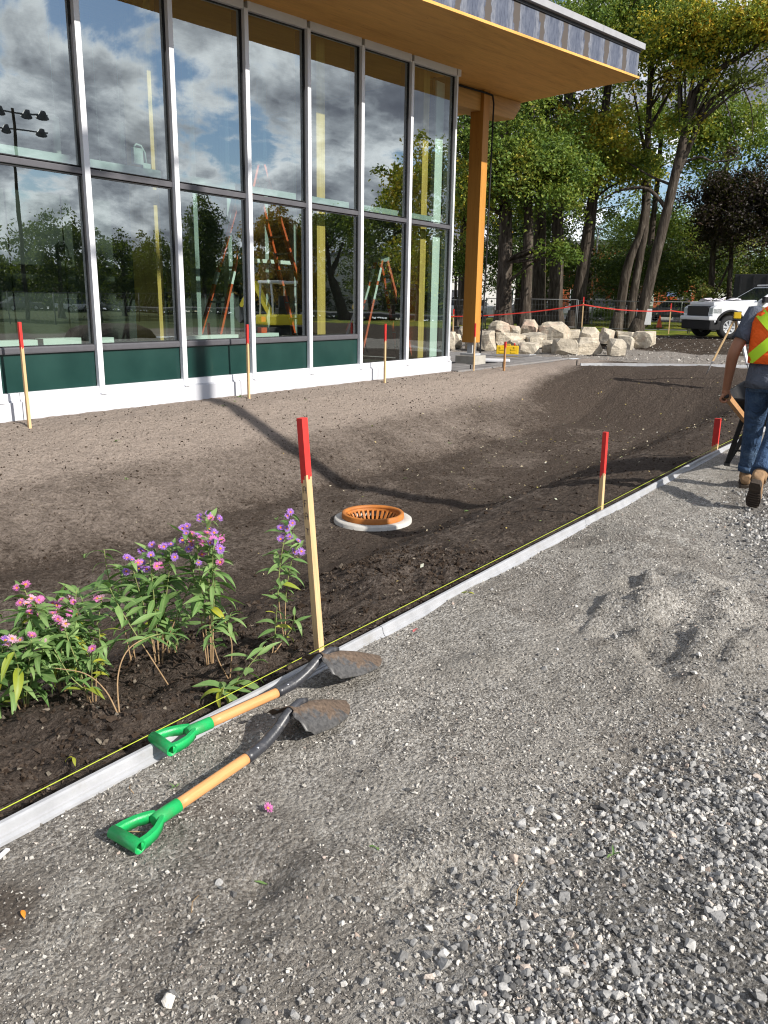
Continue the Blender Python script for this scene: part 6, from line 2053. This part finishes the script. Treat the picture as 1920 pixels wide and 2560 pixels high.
tree('ash_tree', 'broad ash trunk leaning right behind the triangular boulder, left of a close pair', [(34.73, 15.43, .28), (34.7, 15.5, 3.5), (34.64, 15.62, 7.3), (34.9, 15.3, 12)], .36,
     [((34.3, 14.1, 7.9), (1.7, 1.9, 1.8), 55, 95, .32, 'leaf_gold'), ((35.2, 15.8, 11.5), (3.0, 3.2, 2.6), 85, 95, .40, 'leaf_green')])
tree('ash_tree', 'broad ash trunk leaning right, right one of a close pair behind the boulders', [(35.89, 15.05, .3), (35.95, 14.75, 3.5), (36.0, 14.5, 7.5), (36.2, 14.2, 12.5)], .34,
     [((35.6, 13.6, 7.0), (1.3, 1.4, 1.3), 34, 90, .30, 'leaf_gold'), ((37.0, 13.8, 12.6), (3.2, 3.2, 2.6), 85, 95, .40, 'leaf_green')])
tree('locust_tree', 'twin-stemmed locust with golden leaves in the middle of the view', [(35.71, 12.98, .36), (35.8, 12.75, 3), (35.97, 12.3, 4.8), (35.92, 12.41, 8.3), (35.8, 12.6, 12.5)], .24,
     [((34.3, 11.2, 10.6), (1.9, 2.1, 1.9), 60, 85, .34, 'leaf_gold'), ((36.4, 12.6, 12.0), (2.4, 2.4, 2.2), 60, 85, .38, 'leaf_green'), ((35.0, 12.5, 7.0), (1.1, 1.2, 1.0), 20, 75, .30, 'leaf_gold')],
     limbs=[([(35.85, 12.55, .3), (35.95, 12.35, 3), (36.0, 12.2, 4.9), (35.95, 12.3, 7.5)], .20, .12), ([(35.92, 12.41, 8.3), (35.8, 11.9, 9.2), (35.5, 11.0, 10.6)], .10, .03), ([(35.95, 12.3, 6.9), (35.9, 12.7, 8.4), (35.8, 13.2, 10.2)], .09, .03)])
tree('locust_tree', 'locust with a lone leaning trunk and long arching limbs reaching to the right edge', [(34.1, 11.55, .36), (34.2, 11.25, 2.3), (34.31, 10.9, 4.6), (34.45, 10.46, 7.8)], .25,
     [((33.7, 9.4, 11.4), (2.2, 2.4, 1.5), 52, 75, .34, 'leaf_gold'), ((34.8, 10.7, 11.0), (1.7, 1.9, 1.7), 44, 80, .34, 'leaf_green'), ((34.3, 8.2, 9.4), (1.0, 1.6, .6), 14, 50, .26, 'leaf_pale'), ((34.3, 8.8, 11.0), (1.6, 2.0, 1.0), 40, 85, .32, 'leaf_gold'), ((34.2, 6.9, 11.4), (1.5, 1.8, 1.2), 40, 85, .34, 'leaf_gold'), ((34.9, 10.6, 8.3), (.9, 1.2, .8), 18, 60, .28, 'leaf_gold')], r1=.17, auto=3,
     limbs=[([(34.45, 10.46, 7.8), (34.4, 10.3, 8.8), (34.5, 10.15, 9.4), (34.4, 9.5, 9.9), (34.4, 8.9, 10.2), (34.1, 7.8, 10.6), (34.0, 6.2, 11.2)], .17, .05),
            ([(34.4, 10.6, 6.4), (34.55, 10.2, 7.6), (34.6, 9.8, 8.8), (34.8, 8.9, 9.4), (35.1, 7.9, 9.75), (35.2, 6.5, 10.3)], .12, .04),
            ([(34.45, 10.46, 7.8), (34.3, 10.75, 9.0), (34.4, 10.9, 10.8)], .12, .03), ([(34.4, 10.5, 8.6), (34.2, 10.2, 10.0), (34.3, 10.0, 11.6)], .09, .02),
            ([(34.31, 10.9, 5.2), (34.1, 11.6, 5.9), (33.9, 12.6, 5.9), (33.8, 13.2, 5.6)], .09, .03), ([(34.38, 10.7, 6.0), (34.3, 11.6, 6.4), (34.2, 12.6, 7.0)], .06, .02),
            ([(34.4, 10.6, 6.7), (34.6, 9.9, 7.0), (34.7, 9.3, 6.8), (34.9, 8.5, 6.9)], .06, .015), ([(34.5, 9.6, 9.7), (34.4, 9.0, 8.6), (34.5, 8.6, 7.6)], .04, .01), ([(34.6, 8.8, 9.6), (34.5, 8.2, 8.6), (34.6, 8.0, 7.4)], .035, .01)])
tree('red_maple_tree', 'dark purple-leaved maple with two trunks behind the white pickup', [(42.65, 10.95, .4), (42.6, 11.0, 2.5), (42.6, 11.1, 5.2), (42.5, 10.9, 7)], .19,
     [((41.9, 9.6, 5.6), (2.0, 2.6, 2.3), 150, 130, .36, 'leaf_dark'), ((42.0, 7.4, 6.0), (1.6, 1.9, 2.2), 80, 130, .34, 'leaf_dark')],
     limbs=[([(42.78, 10.15, .4), (42.8, 10.2, 2.5), (42.8, 10.4, 5.2)], .16, .08), ([(42.6, 11.0, 1.4), (42.5, 10.6, 2.4), (42.7, 10.3, 3.4)], .07, .05)])
tree('young_tree', 'slender young tree with hanging green leaves left of the timber column', [(32.76, 19.26, .35), (32.5, 19.2, 1.6), (32.2, 19.05, 2.8), (31.9, 18.9, 4.2)], .085,
     [((31.9, 18.9, 3.2), (.9, .9, 1.2), 26, 75, .26, 'leaf_green')], L=.12)
tree('tall_maple_tree', 'tall maple with brownish clumps above the column, half hidden by the canopy', [(35.5, 20.6, .4), (35.4, 20.6, 5), (35.2, 20.6, 10)], .25,
     [((34.5, 20.4, 8.2), (2.2, 2.2, 2.6), 60, 90, .36, 'leaf_deep'), ((35.6, 21.0, 5.8), (1.8, 1.9, 1.8), 50, 90, .34, 'leaf_gold')])
for i, (x, y, h, cr, mk, lab) in enumerate((
    (44.5, 18.0, 13, (3.4, 3.4, 4.0), 'leaf_deep', 'deep green background tree behind the two leaning ash trunks'), (44.0, 14.6, 15, (3.2, 3.4, 4.2), 'leaf_green', 'mid-green background tree between the twin locust and the leaning locust'),
    (45.8, 11.8, 15.5, (2.8, 2.6, 3.0), 'leaf_green', 'bright green tree seen under the long limbs of the leaning locust'), (43.2, 21.5, 8, (3.2, 3.2, 2.8), 'leaf_deep', 'shadowy background tree behind the timber column'),
    (50, 16.5, 8, (3.2, 3.2, 2.8), 'leaf_green', 'background tree above the red brick wall'), (53.5, 14.5, 8, (3.0, 3.0, 2.8), 'leaf_pale', 'light green tree above the parked dark car'),
    (59.5, 12.5, 8, (4.0, 4.0, 3.2), 'leaf_pale', 'pale yellow-green tree above the black trailer'), (66, 22.5, 9, (4, 4, 3.5), 'leaf_deep', 'distant tree left of the banner'),
    (52, 24, 10, (4.2, 4.2, 4), 'leaf_deep', 'big background tree behind the left boulders'), (47.5, 8.4, 13.5, (2.6, 2.4, 3.2), 'leaf_green', 'background tree behind the dark purple maple'))):
    z0 = .36
    tree('background_tree', lab, [(x, y, z0), (x + .1, y, h * .3), (x, y - .1, h * .6), (x, y, h * .85)], .20 if i < 3 else .24,
         [((x, y, h * .62), cr, 75, 80, .46, mk), ((x, y + .3, 3.2), (cr[0] * .9, cr[1] * .9, 1.9), 40, 80, .46, 'leaf_deep' if mk != 'leaf_pale' else mk)], L=.17, auto=8)  # lower crowns take darker leaves, painting in the shade under the canopy
b_ = empty('yellow_shrub', (40.6, 10.6, .38), 0, 'pale yellow shrub left of the pickup hood', 'shrub')
K, P = crown_points((0, 0, 1.1), (.7, .8, 1.0), 22, 70, .2)
V, F = quads(P, .11, .07); link('foliage', np_mesh('foliage', V, F, M['leaf_pale']), b_)
m_ = MB()
for k in range(6): m_.tube([(0, 0, 0), tuple(K[k] * .5), tuple(K[k])], [.02, .012, .005], 6)
m_.build('stem', M['bark'], b_)
for i, (x, y, w_, lab) in enumerate(((47.5, 11.6, 2.6, 'low green hedge behind the fence left of the pickup'), (54.5, 20.5, 3.5, 'low hedge at the foot of the brick house'))):
    K, P = crown_points((0, 0, .45), (.7, w_ / 2, .5), 40, 60, .2)
    h_ = empty('hedge', (x, y, .36), 0, lab, 'hedge')
    V, F = quads(P, .12, .08); link('foliage', np_mesh('foliage', V, F, M['leaf_deep'] if i == 0 else M['leaf_green']), h_)

# ------------------------------------------------------------------ houses and cars across the street
def house(loc, rz, w_, d, h, mk, label, winrows, cols, roof=True):
    t_ = empty('house', loc, rz, label, 'building')
    m_ = MB(); m_.box(-d / 2, d / 2, -w_ / 2, w_ / 2, 0, h); m_.build('wall', M[mk], t_)
    m_ = MB(); m_.bbox(-d / 2 - .25, d / 2 + .25, -w_ / 2 - .25, w_ / 2 + .25, h, h + .3, .03); m_.build('roof', M['midmetal'], t_)
    m_ = MB(); m_.box(-d / 2 - .04, -d / 2 - .001, -w_ / 2, w_ / 2, 0, .5); m_.build('plinth', M['concrete'], t_)
    for i in range(winrows):
        for j in range(cols):
            y = -w_ / 2 + (j + .5) * w_ / cols; z = .95 + i * 2.8
            m_ = MB(); m_.box(-d / 2 - .05, -d / 2 - .002, y - .65, y + .65, z, z + 1.3); f_ = m_.build('window', M['inner_white'], t_)
            for s in (-1, 1):
                m_ = MB(); m_.box(-d / 2 - .056, -d / 2 - .051, y + s * .31 - .27, y + s * .31 + .27, z + .08, z + 1.22); m_.build('pane', M['carglass'], f_)
            m_ = MB(); m_.box(-d / 2 - .12, -d / 2 - .051, y - .72, y + .72, z - .08, z - .002); m_.build('window_sill', M['concrete'], f_)
    y = -w_ / 2 + w_ * .5
    m_ = MB(); m_.box(-d / 2 - .06, -d / 2 - .042, -.48, .48, .02, .9 + 1.2); dr = m_.build('door', M['darkmetal'], t_)
    m_ = MB(); m_.box(-d / 2 - .09, -d / 2 - .061, .34, .40, 1.0, 1.06); m_.build('handle', M['galv'], dr)
    return t_
house((72, 28.0, .4), R(22), 7.0, 8, 5.8, 'brick', 'orange brick house seen between the tree trunks', 2, 2)
house((67.5, 40, .4), R(30), 12, 8, 6.2, 'stucco', 'white rendered house left of the timber column', 2, 4)
house((70, 20.2, .4), R(16), 4.2, 6, 5.4, 'brick', 'red brick house behind the hedge at the right', 2, 1)
house((74, 33.5, .4), R(26), 4.0, 8, 5.5, 'stucco', 'narrow white house between the dark trunks', 2, 2)
b_ = empty('banner', (62.5, 18.35, .4), R(15), 'tall orange and blue banner on a pole across the street', 'banner')
m_ = MB(); m_.tube([(0, 0, 0), (0, 0, 3.1)], .03, 8); m_.build('pole', M['galv'], b_)
m_ = MB(); m_.bbox(-.02, .02, .04, .80, .75, 1.7, .005); m_.build('banner_cloth', M['orange_ladder'], b_)
m_ = MB(); m_.bbox(-.02, .02, .04, .80, 1.701, 2.7, .005); m_.build('banner_cloth', plain('banner_blue', (.35, .45, .75), .7), b_)
m_ = MB(); m_.bbox(-.02, .02, .04, .80, 2.701, 3.05, .005); m_.build('banner_cloth', M['red_tape'], b_)
def car(loc, rz, pm, label):
    t_ = empty('parked_car', loc, rz, label, 'car', 'cars parked along the street')
    m_ = MB(); m_.bbox(-2.15, 2.15, -.86, .86, .28, .86, .14); m_.build('body', pm, t_)
    m_ = MB(); sec = [(1.05, .84, .78), (.35, 1.36, .62), (-1.0, 1.38, .62), (-1.75, .86, .78)]
    vs = []
    for x, z, hw in sec: vs += [(x, -hw, z), (x, hw, z)]
    m_.add(vs, [(0, 1, 3, 2), (2, 3, 5, 4), (4, 5, 7, 6), (0, 2, 4, 6), (7, 5, 3, 1), (6, 7, 1, 0)])
    m_.build('cabin', M['carglass'], t_)
    m_ = MB(); m_.bbox(-1.0, .36, -.63, .63, 1.355, 1.41, .02); m_.build('roof', pm, t_)
    for s in (-1, 1):
        for x in (1.3, -1.3):
            m_ = MB(); m_.lathe([(0, -.1), (.29, -.1), (.32, 0), (.29, .1), (0, .1)], 18); wv = m_.build('wheel', M['black_rubber'], t_, (x, s * .8, .32), (R(90), 0, 0))
            m_ = MB(); m_.lathe([(.19, .101), (0, .11)], 12); m_.v = [(p[0], p[1], -s * p[2]) for p in m_.v]; m_.build('rim', M['galv'], wv)
        m_ = MB(); m_.bbox(2.05, 2.16, s * .62 - .16, s * .62 + .16, .58, .74, .02); m_.build('headlight', M['studs'], t_)
    return t_
car((58.0, 17.3, .44), R(95), M['darkmetal'], 'dark car parked right of the leaning trunk')
car((57.5, 22.5, .44), R(98), plain('silver_paint', (.45, .47, .50), .25, .5, .3), 'silver car parked behind the twin locust trunks')
car((45.5, 26.5, .44), R(110), M['white_paint'], 'white car parked left of the timber column')
car((57.0, 27.5, .44), R(98), M['darkmetal'], 'dark car parked behind the red marker stake')
for i, (x, y, h, lab) in enumerate(((46.5, 18.4, 5.2, 'pale thin lamp post left of the twin locust'), (50.2, 16.6, 4.6, 'thin metal post right of the twin locust'), (38.0, 21.3, 5.4, 'thin grey post between column and thick maple trunk'))):
    p_ = empty('lamp_post', (x, y, .36), 0, lab, 'lamp post', 'thin posts along the street')
    m_ = MB(); m_.tube([(0, 0, 0), (0, 0, h)], [.06, .045], 8); m_.build('pole', M['galv'], p_)
    m_ = MB(); m_.bbox(-.1, .6, -.07, .07, h - .02, h + .08, .02); m_.build('lamp_head', M['galv'], p_)
s_ = empty('stop_sign', (56.2, 16.2, .4), R(15), 'small red octagonal sign on a post beside the dark car', 'sign')
m_ = MB(); m_.tube([(0, 0, 0), (0, 0, 2.3)], .03, 8); m_.build('post', M['galv'], s_)
m_ = MB(); m_.prism([(.38 * math.cos(PI / 8 + k * PI / 4), 2.1 + .38 * math.sin(PI / 8 + k * PI / 4)) for k in range(8)], 'x', -.05, -.032); m_.build('sign_plate', M['stakered'], s_)

# ------------------------------------------------------------------ what stands behind the camera and shows in the glass
def floodlight_pole(loc, rz, h, label, r=.17, lamps=True):
    t_ = empty('floodlight_pole', loc, rz, label, 'floodlight', 'sports field floodlight poles')
    m_ = MB(); m_.tube([(0, 0, 0), (0, 0, h * .5), (0, 0, h)], [r, r * .85, r * .65], 14); m_.build('pole', M['bark'], t_)
    for k, z in enumerate((h - .25, h - 1.35)):
        m_ = MB(); m_.bar((-2.0, 0, z), (2.0, 0, z), .09, .09); m_.build('crossarm', M['darkmetal'], t_)
        for x in ((-1.8, -.9, .8, 1.7) if k == 0 else (-1.5, -.6, 1.6)):
            m_ = MB(); m_.lathe([(.0, .30), (.14, .28), (.20, .10), (.34, -.12), (.36, -.16), (.0, -.10)], 18); lo = m_.build('lamp', M['darkmetal'], t_, (x, .12, z - .05), (R(-35), 0, 0))
    return t_
floodlight_pole((33.9, -35, -.1), R(20), 13.6, 'tall floodlight pole with two lamp rows, reflected in the leftmost pane', .15)
floodlight_pole((8.60, -8.5, -.1), R(10), 15.0, 'near floodlight pole that throws the long shadow across the bed', .20)
REF = [((38.5, -38, -.1), 7.4, (3.4, 3.4, 2.6), 'leaf_deep', 'broad tree reflected in the leftmost pane'), ((45.5, -40, -.1), 6.4, (3.6, 3.6, 2.2), 'leaf_deep', 'rounded tree reflected low in the second pane'),
       ((52, -43, -.1), 6.9, (3.6, 3.6, 2.3), 'leaf_deep', 'dark tree reflected behind the brown inner column'), ((31.5, -40, -.1), 8.0, (3.0, 3.0, 2.8), 'leaf_deep', 'tall tree reflected at the left picture edge'),
       ((50.2, -35, -.1), 9.4, (1.5, 1.5, 3.2), 'leaf_deep', 'slender conifer-like tree reflected in the third bay'),
       ((47.0, -24, -.1), 7.8, (2.0, 2.0, 2.4), 'leaf_orange', 'orange tree reflected at the left of the fourth bay'), ((50.6, -25, -.1), 7.4, (2.0, 2.0, 2.0), 'leaf_orange', 'orange tree reflected beside the ladder'),
       ((58.0, -21, -.1), 9.6, (3.2, 3.2, 3.2), 'leaf_deep', 'green tree reflected in the sixth bay'), ((42.5, -8.4, -.1), 10.8, (2.6, 2.6, 4.0), 'leaf_gold', 'yellowing tree reflected in the corner bay'),
       ((67, -30, -.1), 9.0, (4, 4, 3.4), 'leaf_deep', 'far tree reflected behind the white building'), ((60, -44, -.1), 8.0, (4, 4, 3.0), 'leaf_deep', 'far tree reflected above the excavator'), ((72, -22, -.1), 10, (4, 4, 4), 'leaf_deep', 'far tree reflected near the corner')]
for p, h, cr, mk, lab in REF:
    x, y, z = p
    tree('field_tree', lab, [(x, y, z), (x + .1, y, h * .3), (x, y + .1, h * .6), (x, y, h * .9)], .22, [((x, y, h - cr[2] * .9), cr, 60, 60, .5, mk), ((x, y, h * .36), (cr[0] * .9, cr[1] * .9, h * .26), 30, 60, .5, mk)], L=.24, group='trees across the field, mirrored in the glass', auto=6)
tree('leaning_tree', 'tree with a dark crooked leaning trunk reflected in the fifth bay', [(52.4, -21.7, -.1), (51.4, -21.6, 1.8), (50.3, -21.4, 3.4), (49.6, -21.2, 5.2)], .42,
     [((50.0, -21, 6.4), (2.8, 2.8, 1.9), 60, 80, .45, 'leaf_green')], L=.2, limbs=[([(50.4, -21.4, 3.2), (50.9, -21.3, 4.4), (51.4, -21.2, 5.6)], .22, .08), ([(50.4, -21.4, 3.2), (49.4, -21.4, 3.9), (48.2, -21.3, 5.0)], .16, .06)], group='trees across the field, mirrored in the glass')
house((80, -42, -.1), R(150), 22, 8, 6.4, 'stucco', 'long white building reflected through the lower panes of the fifth and sixth bays', 2, 8)
# far wood line across the field
Ps = []
for k in range(60):
    a = R(-100 + k * 1.6)
    d = rng.uniform(85, 100)
    c = np.array([math.cos(a) * d, math.sin(a) * d, 2.6])
    K, P = crown_points(c, (4.5, 4.5, rng.uniform(2.8, 4.4)), 34, 60, .9)
    Ps.append(P)
V, F = quads(np.concatenate(Ps), .55, .40)
tag(link('far_woods', np_mesh('far_woods', V, F, M['leaf_deep'])), kind='stuff')
# mini excavator
x_ = empty('mini_excavator', (27.2, -5.6, -.1), R(-75), 'yellow mini excavator with a white-framed cab reflected in the fourth bay', 'excavator')
for s in (-1, 1):
    m_ = MB(); m_.bbox(-1.0, 1.0, s * .70 - .18, s * .70 + .18, .02, .50, .16); m_.build('track', M['black_rubber'], x_)
m_ = MB(); m_.bbox(-.95, .75, -.78, .78, .58, 1.02, .08); m_.build('body', M['yellow_paint'], x_)
m_ = MB(); m_.bbox(-.25, .55, -.3, .3, .4, .58, .02); m_.build('turntable', M['gasket'], x_)
for (x, y) in ((-.35, -.62), (-.35, .62), (.62, -.62), (.62, .62)):
    m_ = MB(); m_.bar((x, y, 1.02), (x * .96, y * .96, 2.32), .07, .07); m_.build('cab_pillar', M['inner_white'], x_)
m_ = MB(); m_.bbox(-.42, .70, -.66, .66, 2.30, 2.42, .04); m_.build('cab_roof', M['inner_white'], x_)
m_ = MB(); m_.bbox(-.30, .05, -.25, .25, 1.02, 1.30, .04); m_.bbox(-.36, -.24, -.25, .25, 1.3, 1.8, .04); m_.build('seat', M['gasket'], x_)
for a, b in (((.75, .0, .95), (2.0, .0, 2.35)), ((2.0, 0, 2.35), (3.0, 0, 1.2))):
    m_ = MB(); m_.bar(a, b, .18, .24); m_.build('boom', M['yellow_paint'], x_)
m_ = MB(); m_.prism([(2.85, 1.2), (3.15, 1.2), (3.2, .8), (2.9, .5), (2.6, .7)], 'y', -.25, .25); m_.build('bucket', M['darkmetal'], x_)
# chain-link fence across the field and gravel heap
f_ = empty('chain_link_fence', (0, -26, -.1), 0, 'long chain-link fence across the field, mirrored low in the left panes', 'fence')
for k in range(15):
    m_ = MB(); m_.tube([(18 + k * 3, 0, 0), (18 + k * 3, 0, 1.85)], .035, 8); m_.build('post', M['fencewire'], f_)
m_ = MB(); m_.tube([(18, 0, 1.82), (60, 0, 1.82)], .02, 6); m_.build('top_rail', M['fencewire'], f_)
m_ = MB()
for k in range(280): m_.bar((18 + k * .15, 0, .05), (18 + k * .15 + (.9 if k % 2 else -.9), .0, 1.8), .006, .006)
o = m_.build('wire_mesh', M['fencewire'], f_); o['kind'] = 'stuff'
bm = bmesh.new(); bmesh.ops.create_icosphere(bm, subdivisions=4, radius=1)
for v in bm.verts:
    n = float(fbm(np.array(v.co.x * 2.5), np.array(v.co.y * 2.5 + v.co.z), 4, 301)); v.co *= 1 + .18 * n
    v.co = Vector((v.co.x * 1.7, v.co.y * 1.7, max(-.1, v.co.z) * .62))
me = bpy.data.meshes.new('soil_heap'); bm.to_mesh(me); bm.free(); me.materials.append(M['soil'])
tag(link('soil_heap', me, None, (21.0, -9.0, -.1)), 'low brown soil heap reflected low in the second bay', 'heap')
for i, (x, y, pm) in enumerate(((44, -62, 'white_paint'), (50, -62, 'darkmetal'), (56, -61, 'white_paint'), (61, -62, 'galv'))):
    car((x, y, -.1), R(5), M[pm], ('white car reflected far off, left of the row', 'dark car reflected far off in the row', 'white car reflected far off, near the inner column', 'grey car reflected far off, last in the row')[i])
